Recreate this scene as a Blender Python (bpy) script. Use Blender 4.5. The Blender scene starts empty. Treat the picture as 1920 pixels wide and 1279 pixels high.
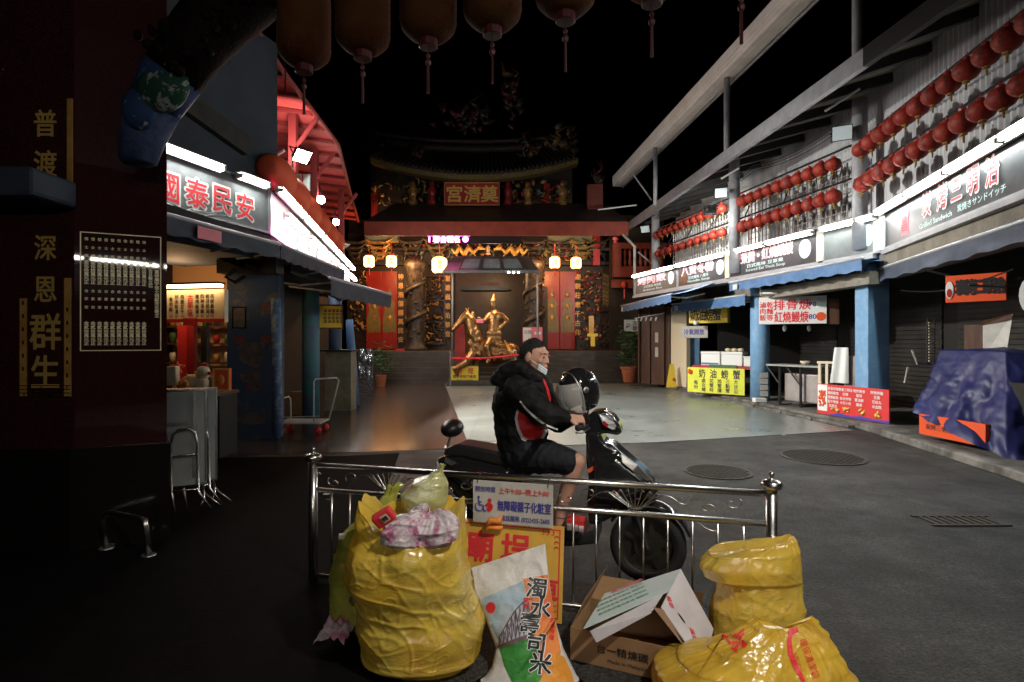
import bpy, bmesh, math, random
from mathutils import Vector, Matrix, noise
from mathutils.bvhtree import BVHTree
from mathutils.geometry import tessellate_polygon
SC = bpy.context.scene
COL = SC.collection
F, CX, CY, H = 1067.0, 960.0, 640.0, 1.6
V = Vector
R = math.radians
Z = V((0, 0, 1))
rnd = random.Random(7)


def at(px, py, d):
    """photo measurement at a known distance -> metres in the place"""
    return V(((px - CX) / F * d, d, H - (py - CY) / F * d))


def gnd(px, py, z=0.0):
    d = F * (H - z) / (py - CY)
    return V(((px - CX) / F * d, d, z))


class Fr:
    """a vertical plane in the place: u runs to the reader's right, n points out of it, w is up"""
    def __init__(s, a, b):
        s.o = V((a[0], a[1], 0)); s.u = (V((b[0], b[1], 0)) - s.o); s.len = s.u.length; s.u.normalize()
        s.n = s.u.cross(Z); s.w = Z.copy()

    def p(s, u, v, w):
        return s.o + s.u * u + s.n * v + s.w * w

    def hit(s, px, py, v=0.0):
        d = V(((px - CX) / F, 1, -(py - CY) / F)); c = V((0, 0, H)); o = s.o + s.n * v
        t = (o - c).dot(s.n) / d.dot(s.n); q = c + d * t
        return (q - s.o).dot(s.u), q.z


class Fg:
    """a free plane: origin, u, w, normal"""
    def __init__(s, o, u, w):
        s.o = V(o); s.u = V(u).normalized(); s.w = V(w).normalized(); s.n = s.u.cross(s.w)

    def p(s, u, v, w):
        return s.o + s.u * u + s.n * v + s.w * w


ORG = {}
_tc = {}


def glyphs(body, bold, line, res=2):
    k = (body, bold, line)
    if k in _tc:
        return _tc[k]
    c = bpy.data.curves.new('t', 'FONT'); c.body = body; c.size = 1; c.offset = bold; c.space_line = line
    c.align_x = 'CENTER'; c.align_y = 'CENTER'; c.resolution_u = res; c.fill_mode = 'BOTH'
    o = bpy.data.objects.new('t', c); COL.objects.link(o)
    dg = bpy.context.evaluated_depsgraph_get(); e = o.evaluated_get(dg); m = e.to_mesh()
    vs = [v.co.copy() for v in m.vertices]; fs = [tuple(p.vertices) for p in m.polygons]
    e.to_mesh_clear(); bpy.data.objects.remove(o); bpy.data.curves.remove(c)
    if vs:
        x0 = min(v.x for v in vs); x1 = max(v.x for v in vs); y0 = min(v.y for v in vs); y1 = max(v.y for v in vs)
    else:
        x0 = y0 = 0; x1 = y1 = 1
    _tc[k] = (vs, fs, (x0, x1, y0, y1))
    return _tc[k]


class MB:
    def __init__(s):
        s.v = []; s.f = []; s.mi = []; s.cm = 0

    def add(s, vs, fs):
        b = len(s.v); s.v += [V(v) for v in vs]; s.f += [tuple(b + i for i in f) for f in fs]; s.mi += [s.cm] * len(fs)
        return s

    def box(s, c, size, rot=None):
        x, y, z = (k / 2 for k in size); c = V(c)
        vs = [V((a * x, b * y, e * z)) for a in (-1, 1) for b in (-1, 1) for e in (-1, 1)]
        if rot is not None:
            vs = [rot @ q for q in vs]
        return s.add([c + q for q in vs], [(0, 1, 3, 2), (4, 6, 7, 5), (0, 4, 5, 1), (2, 3, 7, 6), (0, 2, 6, 4), (1, 5, 7, 3)])

    def fbox(s, fr, u0, u1, v0, v1, w0, w1):
        vs = [fr.p(a, b, e) for a in (u0, u1) for b in (v0, v1) for e in (w0, w1)]
        return s.add(vs, [(0, 1, 3, 2), (4, 6, 7, 5), (0, 4, 5, 1), (2, 3, 7, 6), (0, 2, 6, 4), (1, 5, 7, 3)])

    def beam(s, a, b, w, h, up=Z):
        a, b = V(a), V(b); d = (b - a).normalized(); sd = d.cross(up)
        if sd.length < 1e-4:
            sd = V((1, 0, 0))
        sd.normalize(); t = sd.cross(d)
        vs = [q + sd * (i * w / 2) + t * (j * h / 2) for q in (a, b) for i in (-1, 1) for j in (-1, 1)]
        return s.add(vs, [(0, 1, 3, 2), (4, 6, 7, 5), (0, 4, 5, 1), (2, 3, 7, 6), (0, 2, 6, 4), (1, 5, 7, 3)])

    def tube(s, pts, r, n=8, closed=False):
        pts = [V(p) for p in pts]; k = len(pts)
        rs = r if isinstance(r, (list, tuple)) else [r] * k
        b = len(s.v); prev = None; vs = []
        for i, p in enumerate(pts):
            if closed:
                t = pts[(i + 1) % k] - pts[i - 1]
            else:
                t = pts[min(i + 1, k - 1)] - pts[max(i - 1, 0)]
            t.normalize()
            if prev is None:
                a = t.cross(Z)
                if a.length < .05:
                    a = t.cross(V((1, 0, 0)))
            else:
                a = prev - t * prev.dot(t)
            a.normalize(); prev = a; c = t.cross(a)
            for j in range(n):
                q = 2 * math.pi * j / n
                vs.append(p + (a * math.cos(q) + c * math.sin(q)) * rs[i])
        fs = []
        for i in range(k if closed else k - 1):
            for j in range(n):
                i2 = (i + 1) % k
                fs.append((i * n + j, i * n + (j + 1) % n, i2 * n + (j + 1) % n, i2 * n + j))
        if not closed:
            fs.append(tuple(range(n - 1, -1, -1))); fs.append(tuple(range((k - 1) * n, k * n)))
        return s.add(vs, fs)

    def lathe(s, prof, n=16, o=(0, 0, 0), M=None):
        o = V(o); vs = []; fs = []
        for r, z in prof:
            for j in range(n):
                q = 2 * math.pi * j / n; p = V((r * math.cos(q), r * math.sin(q), z))
                vs.append(o + (M @ p if M is not None else p))
        for i in range(len(prof) - 1):
            for j in range(n):
                fs.append((i * n + j, i * n + (j + 1) % n, (i + 1) * n + (j + 1) % n, (i + 1) * n + j))
        fs.append(tuple(range(n - 1, -1, -1))); fs.append(tuple(range((len(prof) - 1) * n, len(prof) * n)))
        return s.add(vs, fs)

    def ball(s, c, r, n=10, m=7, rot=None):
        rx, ry, rz = r if isinstance(r, (tuple, list)) else (r, r, r)
        c = V(c); vs = []; fs = []
        for i in range(1, m):
            a = math.pi * i / m
            for j in range(n):
                q = 2 * math.pi * j / n
                vs.append(V((rx * math.sin(a) * math.cos(q), ry * math.sin(a) * math.sin(q), rz * math.cos(a))))
        vs += [V((0, 0, rz)), V((0, 0, -rz))]; t, bt = len(vs) - 2, len(vs) - 1
        for i in range(m - 2):
            for j in range(n):
                fs.append((i * n + j, (i + 1) * n + j, (i + 1) * n + (j + 1) % n, i * n + (j + 1) % n))
        for j in range(n):
            fs.append((t, j, (j + 1) % n)); fs.append((bt, (m - 2) * n + (j + 1) % n, (m - 2) * n + j))
        if rot is not None:
            vs = [rot @ q for q in vs]
        return s.add([c + q for q in vs], fs)

    def prism(s, poly, off):
        poly = [V(p) for p in poly]; off = V(off); n = len(poly)
        vs = poly + [p + off for p in poly]
        tri = tessellate_polygon([poly]); fs = [tuple(t) for t in tri] + [tuple(i + n for i in reversed(t)) for t in tri]
        fs += [(i, (i + 1) % n, (i + 1) % n + n, i + n) for i in range(n)]
        return s.add(vs, fs)

    def quad(s, *p):
        return s.add(p, [tuple(range(len(p)))])

    def grid(s, fn, nu, nv, cu=False):
        vs = []; fs = []
        for i in range(nv + 1):
            for j in range(nu if cu else nu + 1):
                vs.append(V(fn(j / nu, i / nv)))
        k = nu if cu else nu + 1
        for i in range(nv):
            for j in range(nu):
                fs.append((i * k + j, i * k + (j + 1) % k, (i + 1) * k + (j + 1) % k, (i + 1) * k + j))
        return s.add(vs, fs)

    def text(s, body, fr, u, w, h, v=.004, bold=0.0, line=1.0, sx=1.0, width=None, rot=0.0, th=0, vert=False):
        """centre of the text block at (u, w); h = height of one character"""
        if vert:
            body = '\n'.join(body); vert = False
        vs, fs, (x0, x1, y0, y1) = glyphs(body, 0.0, line)
        if not vs:
            return s
        if bold > .004:
            n = 6 if bold < .03 else 10; r_ = bold * h * .9
            for k in range(n):
                s.text(body, fr, u + r_ * math.cos(6.2832 * k / n), w + r_ * math.sin(6.2832 * k / n), h, v + .00012 * k, 0.0, line, sx, width, rot)
            v += .00012 * n
        cx, cy = (x0 + x1) / 2, (y0 + y1) / 2; k = h / .92
        kx = k * sx if width is None else width / max(x1 - x0, 1e-3)
        ca, sa = math.cos(rot), math.sin(rot); out = []
        for q in vs:
            X, Y = (q.x - cx) * kx, (q.y - cy) * k
            out.append(fr.p(u + X * ca - Y * sa, v, w + X * sa + Y * ca))
        return s.add(out, fs)

    def mesh(s, name, mats, smooth=False, org=V((0, 0, 0))):
        m = bpy.data.meshes.new(name)
        m.from_pydata([tuple(v - org) for v in s.v], [], s.f)
        for t in (mats if isinstance(mats, (list, tuple)) else [mats]):
            m.materials.append(t)
        m.polygons.foreach_set('material_index', s.mi)
        if smooth:
            m.polygons.foreach_set('use_smooth', [True] * len(m.polygons))
        m.update()
        return m

    def build(s, name, mats, parent=None, smooth=False, bevel=0, fix=True, label=None, cat=None, group=None, kind=None, plabel=None, org=None):
        if parent is not None:
            org = ORG[parent.name]
        elif org is None:
            xs = [v.x for v in s.v]; ys = [v.y for v in s.v]; zs = [v.z for v in s.v]
            org = V(((min(xs) + max(xs)) / 2, (min(ys) + max(ys)) / 2, min(zs)))
        m = s.mesh(name, mats, smooth, org)
        if fix:
            bm = bmesh.new(); bm.from_mesh(m); bmesh.ops.recalc_face_normals(bm, faces=bm.faces); bm.to_mesh(m); bm.free()
        o = bpy.data.objects.new(name, m); COL.objects.link(o); ORG[o.name] = V(org)
        if parent is not None:
            o.parent = parent
        else:
            o.location = org
        if bevel:
            b = o.modifiers.new('bevel', 'BEVEL'); b.width = bevel; b.segments = 2; b.limit_method = 'ANGLE'; b.angle_limit = R(40)
        if label:
            tag(o, label, cat, group)
        if plabel:
            o['label'] = plabel
        if kind:
            o['kind'] = kind
        return o


def tag(o, label, cat=None, group=None):
    o['label'] = label
    if cat:
        o['category'] = cat
    if group:
        o['group'] = group
    return o


def thing(name, label, cat, loc, group=None):
    o = bpy.data.objects.new(name, None); COL.objects.link(o); o.location = V(loc); ORG[o.name] = V(loc); o.empty_display_size = .1
    return tag(o, label, cat, group)


def copy_tree(o, parent=None):
    c = o.copy(); COL.objects.link(c)
    if parent is not None:
        c.parent = parent; c.matrix_parent_inverse = o.matrix_parent_inverse.copy()
    for ch in list(o.children):
        copy_tree(ch, c)
    return c


def capsule(mb, pts):
    """tapered capsule chain of (point, radius) for a body that is remeshed into one surface"""
    P = [V(p) for p, r in pts]; Rr = [r for p, r in pts]
    for i in range(len(P) - 1):
        a, b = P[i], P[i + 1]; L = (b - a).length; n = max(2, int(L / (min(Rr[i], Rr[i + 1]) * .9)) + 1)
        mb.tube([a.lerp(b, k / n) for k in range(n + 1)], [Rr[i] + (Rr[i + 1] - Rr[i]) * k / n for k in range(n + 1)], 14)
    for p, r in zip(P, Rr):
        mb.ball(p, r, 14, 9)


def remesh(mb, name, mats, voxel, smooth_it=4, parent=None, org=None, disp=None, **kw):
    m0 = mb.mesh('tmp', []); bm = bmesh.new(); bm.from_mesh(m0); bmesh.ops.recalc_face_normals(bm, faces=bm.faces); bm.to_mesh(m0); bm.free()
    o = bpy.data.objects.new('tmp', m0); COL.objects.link(o)
    r = o.modifiers.new('r', 'REMESH'); r.mode = 'VOXEL'; r.voxel_size = voxel; r.use_smooth_shade = True
    q = o.modifiers.new('s', 'SMOOTH'); q.factor = .5; q.iterations = smooth_it
    dg = bpy.context.evaluated_depsgraph_get(); m = bpy.data.meshes.new_from_object(o.evaluated_get(dg))
    bpy.data.objects.remove(o); bpy.data.meshes.remove(m0)
    if disp:
        ns = [v.normal.copy() for v in m.vertices]
        for v, n in zip(m.vertices, ns):
            v.co += disp(v.co, n)
    bv = BVHTree.FromPolygons([v.co.copy() for v in m.vertices], [tuple(p.vertices) for p in m.polygons])
    k = MB(); k.v = [v.co.copy() for v in m.vertices]; k.f = [tuple(p.vertices) for p in m.polygons]; k.mi = [0] * len(k.f)
    bpy.data.meshes.remove(m)
    ob = k.build(name, mats, parent, smooth=True, fix=False, org=org, **kw)
    return ob, bv


def patch(poly, bv, direction, off, cuts=3, mb=None):
    """a piece of cloth or print with a given outline laid on a surface"""
    direction = V(direction).normalized(); bm = bmesh.new(); poly = [V(p) for p in poly]
    vs = [bm.verts.new(p) for p in poly]
    for t in tessellate_polygon([poly]):
        try:
            bm.faces.new([vs[i] for i in t])
        except ValueError:
            pass
    for _ in range(cuts):
        bmesh.ops.subdivide_edges(bm, edges=bm.edges[:], cuts=1, use_grid_fill=True)
    bm.verts.index_update(); out = []
    for v in bm.verts:
        h, n, i, d = bv.ray_cast(v.co - direction * 2, direction)
        out.append((h - direction * off) if h is not None else v.co.copy())
    mb = mb or MB(); mb.add(out, [tuple(v.index for v in f.verts) for f in bm.faces]); bm.free()
    return mb


def lay(mb, bv, direction, off):
    """lay lettering on a surface"""
    direction = V(direction).normalized()
    for i, v in enumerate(mb.v):
        h, n, k, d = bv.ray_cast(v - direction * 2, direction)
        if h is not None:
            mb.v[i] = h - direction * off
    return mb


def fbm(p, o=4):
    return noise.fractal(V(p), 1.0, 2.0, o)


# ---------------------------------------------------------------- materials
MT = {}


def mat(name, col, rough=.6, metal=0.0, col2=None, scale=4.0, mixlo=.4, mixhi=.6, bump=0.0, bscale=40.0, em=None, es=0.0,
        spec=.5, trans=0.0, rough2=None, coat=0.0, detail=6.0, stretch=None, alpha=1.0, sheen=0.0, ior=1.45):
    m = bpy.data.materials.new(name); m.use_nodes = True; nt = m.node_tree; N = nt.nodes; L = nt.links
    b = N['Principled BSDF']; I = b.inputs
    c4 = lambda c: (c[0], c[1], c[2], 1)
    I['Base Color'].default_value = c4(col); I['Roughness'].default_value = rough; I['Metallic'].default_value = metal
    I['Specular IOR Level'].default_value = spec; I['Transmission Weight'].default_value = trans; I['Coat Weight'].default_value = coat
    I['Alpha'].default_value = alpha; I['Sheen Weight'].default_value = sheen; I['IOR'].default_value = ior
    tc = N.new('ShaderNodeTexCoord'); src = tc.outputs['Object']
    if stretch:
        mp = N.new('ShaderNodeMapping'); mp.inputs['Scale'].default_value = stretch; L.new(src, mp.inputs['Vector']); src = mp.outputs[0]
    if col2 is not None or rough2 is not None:
        n = N.new('ShaderNodeTexNoise'); n.inputs['Scale'].default_value = scale; n.inputs['Detail'].default_value = detail
        n.inputs['Roughness'].default_value = .65; L.new(src, n.inputs['Vector'])
        r = N.new('ShaderNodeMapRange'); r.inputs['From Min'].default_value = mixlo; r.inputs['From Max'].default_value = mixhi
        L.new(n.outputs['Fac'], r.inputs['Value'])
        if col2 is not None:
            x = N.new('ShaderNodeMix'); x.data_type = 'RGBA'; x.inputs[6].default_value = c4(col); x.inputs[7].default_value = c4(col2)
            L.new(r.outputs[0], x.inputs[0]); L.new(x.outputs[2], I['Base Color'])
        if rough2 is not None:
            x = N.new('ShaderNodeMix'); x.data_type = 'FLOAT'; x.inputs[2].default_value = rough; x.inputs[3].default_value = rough2
            L.new(r.outputs[0], x.inputs[0]); L.new(x.outputs[0], I['Roughness'])
    if bump:
        n = N.new('ShaderNodeTexNoise'); n.inputs['Scale'].default_value = bscale; n.inputs['Detail'].default_value = 5
        L.new(src, n.inputs['Vector'])
        q = N.new('ShaderNodeBump'); q.inputs['Strength'].default_value = bump; q.inputs['Distance'].default_value = .02
        L.new(n.outputs['Fac'], q.inputs['Height']); L.new(q.outputs[0], I['Normal'])
    if em is not None:
        I['Emission Color'].default_value = c4(em); I['Emission Strength'].default_value = es
    MT[name] = m
    return m


def nodes(m):
    nt = m.node_tree
    return nt, nt.nodes, nt.links, nt.nodes['Principled BSDF']
# ---------------------------------------------------------------- camera, night sky
cam = bpy.data.cameras.new('camera'); cam.sensor_width = 36; cam.lens = 36 * F / 1920; cam.clip_end = 400; cam.clip_start = .05
co = bpy.data.objects.new('camera', cam); COL.objects.link(co); co.location = (0, 0, H); co.rotation_euler = (R(90), 0, 0); SC.camera = co
SC.render.resolution_x, SC.render.resolution_y = 1024, 682
SC.view_settings.view_transform = 'Standard'; SC.view_settings.look = 'None'; SC.view_settings.exposure = 0
SC.render.engine = 'CYCLES'; SC.cycles.use_denoising = True; SC.cycles.max_bounces = 6; SC.cycles.diffuse_bounces = 3
SC.cycles.glossy_bounces = 3; SC.cycles.transmission_bounces = 6; SC.cycles.transparent_max_bounces = 8
SC.cycles.sample_clamp_indirect = 4; SC.cycles.caustics_reflective = False; SC.cycles.caustics_refractive = False
w = bpy.data.worlds.new('World'); SC.world = w; w.use_nodes = True
sk = w.node_tree.nodes.new('ShaderNodeTexSky'); sk.sky_type = 'NISHITA'; sk.sun_disc = False
sk.sun_elevation = R(-8); sk.sun_rotation = R(200)
w.node_tree.links.new(sk.outputs[0], w.node_tree.nodes['Background'].inputs[0]); w.node_tree.nodes['Background'].inputs[1].default_value = .05

# ---------------------------------------------------------------- palette
mat('asphalt', (.015, .015, .0145), .68, col2=(.043, .042, .038), scale=1.1, mixlo=.36, mixhi=.68, bump=1.0, bscale=85, rough2=.5)
mat('tile', (.17, .19, .178), .22, col2=(.25, .27, .255), scale=.9, mixlo=.25, mixhi=.75, bump=.10, bscale=6, rough2=.42)
mat('tile_shaded', (.05, .038, .034), .16, col2=(.07, .052, .046), scale=1.0, mixlo=.2, mixhi=.8, rough2=.24, bump=.12, bscale=5)  # court tile with the awning's shade put into its colour
mat('kerb', (.07, .066, .058), .7, col2=(.2, .19, .17), scale=3, bump=.4)
mat('iron', (.04, .037, .034), .55, .5, col2=(.06, .05, .04), scale=8, bump=.3)
mat('steel', (.55, .53, .5), .27, 1.0, bump=.03, bscale=60)
mat('steel_dull', (.42, .42, .41), .42, 1.0, col2=(.3, .28, .26), scale=7)
mat('galv', (.4, .41, .43), .45, .35, col2=(.3, .31, .33), scale=3)
mat('pipe_grey', (.33, .34, .36), .5, .0, col2=(.26, .26, .28), scale=4)
mat('corrugated', (.58, .59, .6), .5, .1, col2=(.42, .43, .45), scale=1.5, stretch=(1, 1, .2))
mat('eave_panel', (.3, .28, .22), .8, col2=(.22, .13, .05), scale=1.6, mixlo=.5, mixhi=.72)
mat('dark_steel', (.03, .03, .03), .5, .5)
mat('canvas', (.82, .75, .68), .85, col2=(.72, .64, .57), scale=2, bump=.3, bscale=20)
mat('black', (.012, .012, .012), .5)
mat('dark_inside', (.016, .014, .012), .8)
mat('rail_black', (.02, .02, .022), .4, .5)
mat('red_lantern', (.3, .022, .008), .6, col2=(.2, .014, .006), scale=6, bump=.15, bscale=30)
mat('gold', (.65, .42, .12), .35, .7, col2=(.4, .22, .05), scale=9)
mat('gold_leaf', (.75, .48, .13), .42, .45)
mat('tassel', (.25, .13, .03), .8)
mat('cap_red', (.35, .02, .02), .4)
mat('blue_awning', (.07, .15, .30), .55, col2=(.1, .2, .38), scale=3, bump=.2, bscale=8)
mat('navy_awning', (.02, .028, .045), .65, col2=(.03, .04, .06), scale=3, bump=.2, bscale=8)
mat('slate_awning', (.04, .055, .085), .6, col2=(.055, .075, .11), scale=3, bump=.2, bscale=8)
mat('blue_paint', (.16, .32, .52), .6, col2=(.26, .42, .6), scale=5, mixlo=.45, mixhi=.7, bump=.15)
mat('sign_black', (.03, .03, .034), .32, col2=(.05, .05, .055), scale=3)
mat('sign_grey', (.11, .125, .13), .4, col2=(.16, .19, .19), scale=2)
mat('white', (.78, .78, .76), .5)
mat('white_dirty', (.62, .6, .55), .6, col2=(.5, .47, .42), scale=4)
mat('cream', (.7, .6, .42), .6)
mat('red_ink', (.72, .03, .04), .5)
mat('blue_ink', (.06, .06, .32), .5)
mat('pink_ink', (.8, .2, .25), .5)
mat('black_ink', (.015, .015, .015), .5)
mat('green_ink', (.05, .25, .08), .5)
mat('teal_emblem', (.55, .75, .72), .5)
mat('yellow_sign', (.85, .6, .05), .5)
mat('lime_sign', (.72, .72, .06), .55, col2=(.6, .62, .05), scale=3)
mat('orange_red', (.75, .09, .02), .5)
mat('orange', (.85, .28, .05), .5)
mat('red_board', (.62, .035, .035), .45)
mat('tube_lit', (1, 1, 1), .5, em=(1, .97, .93), es=22)
mat('tube_lit_cool', (1, 1, 1), .5, em=(.9, 1, .97), es=22)
mat('tube_off', (.6, .6, .55), .3)
mat('concrete_dim', (.24, .22, .18), .85, col2=(.16, .145, .12), scale=3, bump=.4)
mat('wood', (.1, .042, .02), .5, col2=(.06, .024, .012), scale=3, stretch=(6, 6, .5), bump=.15)
mat('terracotta', (.42, .12, .05), .7, col2=(.36, .1, .04), scale=6)
mat('leaf', (.045, .1, .035), .5, col2=(.07, .14, .05), scale=12)
mat('tarp', (.012, .016, .085), .5, col2=(.016, .02, .1), scale=2, bump=.15, bscale=9)
mat('plastic_white', (.75, .77, .74), .4)
mat('stainless_panel', (.5, .45, .43), .35, .6, col2=(.42, .36, .34), scale=3)
mat('lens_glass', (.5, .58, .58), .12, em=(.8, .95, 1), es=.12)
mat('lens_lit', (1, 1, 1), .3, em=(1, .98, .92), es=60)


def light(name, kind, loc, energy, color=(1, 1, 1), size=.2, target=None, spot=60, blend=.5):
    l = bpy.data.lights.new(name, kind); l.energy = energy; l.color = color
    if kind == 'AREA':
        l.size = size
    else:
        l.shadow_soft_size = size
    if kind == 'SPOT':
        l.spot_size = R(spot); l.spot_blend = blend
    o = bpy.data.objects.new(name, l); COL.objects.link(o); o.location = loc
    if target is not None:
        o.rotation_euler = (V(target) - V(loc)).to_track_quat('-Z', 'Y').to_euler()
    return o


# ---------------------------------------------------------------- ground
g = MB(); g.grid(lambda u, v: ((u - .5) * 120, -30 + v * 130, 0), 2, 2); g.build('ground', MT['asphalt'], kind='structure', fix=False)
c = MB(); c.prism([(-.62, 8.46, .004), (2.27, 8.96, .004), (6.1, 10.15, .004), (5.3, 20.4, .004), (5.2, 22.5, .004), (-2.7, 22.5, .004)], (0, 0, .004))
court = c.build('paved_court', MT['tile'], kind='structure')
nt, N, L, b = nodes(MT['asphalt'])
for sc_, lo, hi, f0, f1 in ((42, .15, 2.3, .36, .64), (110, .4, 1.7, .36, .64), (.5, .4, 1.35, .36, .62), (5, .55, 1.35, .35, .65)):
    n_ = N.new('ShaderNodeTexNoise'); n_.inputs['Scale'].default_value = sc_; n_.inputs['Detail'].default_value = 4; n_.inputs['Roughness'].default_value = .7; tcg = N.new('ShaderNodeTexCoord'); L.new(tcg.outputs['Object'], n_.inputs['Vector'])
    r_ = N.new('ShaderNodeMapRange'); r_.inputs['From Min'].default_value = f0; r_.inputs['From Max'].default_value = f1; r_.inputs['To Min'].default_value = lo; r_.inputs['To Max'].default_value = hi; L.new(n_.outputs['Fac'], r_.inputs['Value'])
    x_ = N.new('ShaderNodeVectorMath'); x_.operation = 'SCALE'; L.new(b.inputs['Base Color'].links[0].from_socket, x_.inputs[0]); L.new(r_.outputs[0], x_.inputs['Scale']); L.new(x_.outputs[0], b.inputs['Base Color'])
for tn in ('tile', 'tile_shaded'):
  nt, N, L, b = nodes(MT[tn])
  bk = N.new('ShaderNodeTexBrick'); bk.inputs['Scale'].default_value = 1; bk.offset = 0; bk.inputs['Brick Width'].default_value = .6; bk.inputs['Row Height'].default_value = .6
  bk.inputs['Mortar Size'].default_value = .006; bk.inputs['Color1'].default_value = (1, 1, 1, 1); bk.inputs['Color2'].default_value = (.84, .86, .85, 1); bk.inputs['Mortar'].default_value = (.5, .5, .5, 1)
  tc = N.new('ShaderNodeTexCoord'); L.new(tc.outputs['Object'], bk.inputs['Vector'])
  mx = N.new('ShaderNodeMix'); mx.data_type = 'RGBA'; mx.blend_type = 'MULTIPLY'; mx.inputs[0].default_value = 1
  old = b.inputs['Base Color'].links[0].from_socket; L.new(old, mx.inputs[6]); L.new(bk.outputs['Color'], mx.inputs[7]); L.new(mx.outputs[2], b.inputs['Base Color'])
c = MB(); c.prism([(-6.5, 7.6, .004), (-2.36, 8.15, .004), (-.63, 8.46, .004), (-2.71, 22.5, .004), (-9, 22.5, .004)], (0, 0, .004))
c.build('shaded_court_strip', MT['tile_shaded'], kind='structure')  # left part of the court, painted dark for the shadow of the awning
# raised pavement in front of the right hand shops, with its kerb stones
c = MB(); c.prism([(6.3, 10.3, 0), (5.3, 20.3, 0), (5.1, 22.6, 0), (12, 22.6, 0), (12, 2, 0), (4.6, 2, 0), (5.75, 6.5, 0)], (0, 0, .12))
c.build('pavement', MT['kerb'], kind='structure', bevel=.02)
c = MB()
for k in range(9):
    a = V((6.22, 10.4, .03)).lerp(V((5.22, 20.2, .03)), (k + .02) / 9); e = V((6.22, 10.4, .03)).lerp(V((5.22, 20.2, .03)), (k + .97) / 9)
    c.beam(a, e, .14, .06)
c.build('kerb', MT['kerb'], kind='structure', bevel=.01)


def manhole(px, py, r, label):
    o = gnd(px, py); t = thing('manhole_cover', label, 'manhole cover', o, 'round manhole covers')
    m = MB(); m.lathe([(r, 0.002), (r, .012), (r * .93, .012), (r * .93, .006), (0.001, .006)], 40, o); m.build('rim', MT['iron'], t)
    m = MB(); n = int(r / .045)
    for i in range(-n, n + 1):
        for j in range(-n, n + 1):
            x, y = i * .045, j * .045
            if x * x + y * y < (r * .9) ** 2:
                m.box(o + V((x, y, .010)), (.036, .016, .008), Matrix.Rotation(R(45 if (i + j) % 2 else -45), 3, 'Z'))
    m.build('tread', MT['iron'], t)


manhole(1346, 886, .40, 'smaller iron manhole cover in the asphalt nearer the scooter')
manhole(1542, 858, .54, 'larger iron manhole cover in the asphalt, farther right')
dg_ = MB(); o = gnd(1800, 978)
for k in range(9):
    dg_.box(o + V((-.28 + k * .07, 0, .006)), (.03, .22, .012))
dg_.beam(o + V((-.34, .13, .006)), o + V((.34, .13, .006)), .03, .012); dg_.beam(o + V((-.34, -.13, .006)), o + V((.34, -.13, .006)), .03, .012)
dg_.build('drain_grate', MT['iron'], label='narrow steel drain grate set in the dark asphalt at the right', cat='drain grate')

# ---------------------------------------------------------------- right hand row of food shops
S1 = Fr((4.29, 19.9), (6.6, 10.2)); S2 = Fr((6.6, 10.2), (4.55, 2.4)); PR = Fr((5.97, 18.9), (6.63, 10.3))
WA = Fr((6.24, 21.6), (6.94, 11.3)); WB = Fr((6.94, 11.3), (6.1, 2.0))
shop = thing('shop_row', 'long right hand shop row with grey corrugated upper wall and deep eave above dark stalls', 'building', (6.9, 12, 0))
m = MB()
for fr in (WA, WB):
    n = int(fr.len / .11)
    for k in range(n):
        u = fr.len * k / n; du = fr.len / n
        m.add([fr.p(u, 0, 3.9), fr.p(u + du * .35, .035, 3.9), fr.p(u + du * .65, .035, 3.9), fr.p(u + du, 0, 3.9),
               fr.p(u, 0, 6.45), fr.p(u + du * .35, .035, 6.45), fr.p(u + du * .65, .035, 6.45), fr.p(u + du, 0, 6.45)],
              [(0, 1, 5, 4), (1, 2, 6, 5), (2, 3, 7, 6)])
m.build('corrugated_wall', MT['corrugated'], shop, fix=False)
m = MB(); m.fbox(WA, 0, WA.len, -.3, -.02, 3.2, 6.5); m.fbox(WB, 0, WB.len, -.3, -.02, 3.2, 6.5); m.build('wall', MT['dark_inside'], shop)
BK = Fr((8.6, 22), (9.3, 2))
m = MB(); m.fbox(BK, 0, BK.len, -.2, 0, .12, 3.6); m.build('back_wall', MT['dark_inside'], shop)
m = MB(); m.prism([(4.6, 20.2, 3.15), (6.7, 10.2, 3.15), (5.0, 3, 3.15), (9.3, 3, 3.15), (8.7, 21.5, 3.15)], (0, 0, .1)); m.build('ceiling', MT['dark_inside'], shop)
for px in (1500, 1345):
    m = MB(); q = at(px, 640, 13 if px > 1400 else 17); m.prism([(q.x, q.y, .12), (9.2, q.y + .3, .12), (9.2, q.y + .5, .12), (q.x + .1, q.y + .2, .12)], (0, 0, 3)) if px == 1345 else None
    if m.v:
        m.build('partition_wall', MT['dark_inside'], shop)
# pillars standing on the pavement
for px0, px1, d, rr in ((1285, 1312, 18.4, 0), (1408, 1442, 14.3, 1), (1627, 1668, 10.5, 0)):
    a, e = at(px0, 640, d), at(px1, 640, d)
    m = MB()
    if rr:
        m.lathe([((e.x - a.x) / 2, .12), ((e.x - a.x) / 2, 3.15)], 20, ((a.x + e.x) / 2, d, 0))
    else:
        m.box(((a.x + e.x) / 2, d + .2, 1.62), (e.x - a.x, .4, 3.02))
    m.build('pillar', MT['blue_paint'], shop, smooth=bool(rr), bevel=0 if rr else .015)
# beam over the openings, weathered concrete
m = MB()
for (x0, y0, x1, y1, d0, d1) in ((1395, 562, 1405, 545, 14.6, 14.2),):
    pass
m.fbox(PR, 3.2, PR.len + .1, -.05, .25, 2.62, 2.85); m.build('beam', MT['concrete_dim'], shop)
m = MB(); m.fbox(PR, .1, 4.6, -.1, .2, 2.72, 3.15); m.build('board_fascia', MT['concrete_dim'], shop)
m = MB(); q = Fr((6.63, 10.3), (5.3, 5.0)); m.fbox(q, .05, q.len, -.3, .0, 2.72, 3.14); m.build('beam', MT['concrete_dim'], shop)
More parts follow.
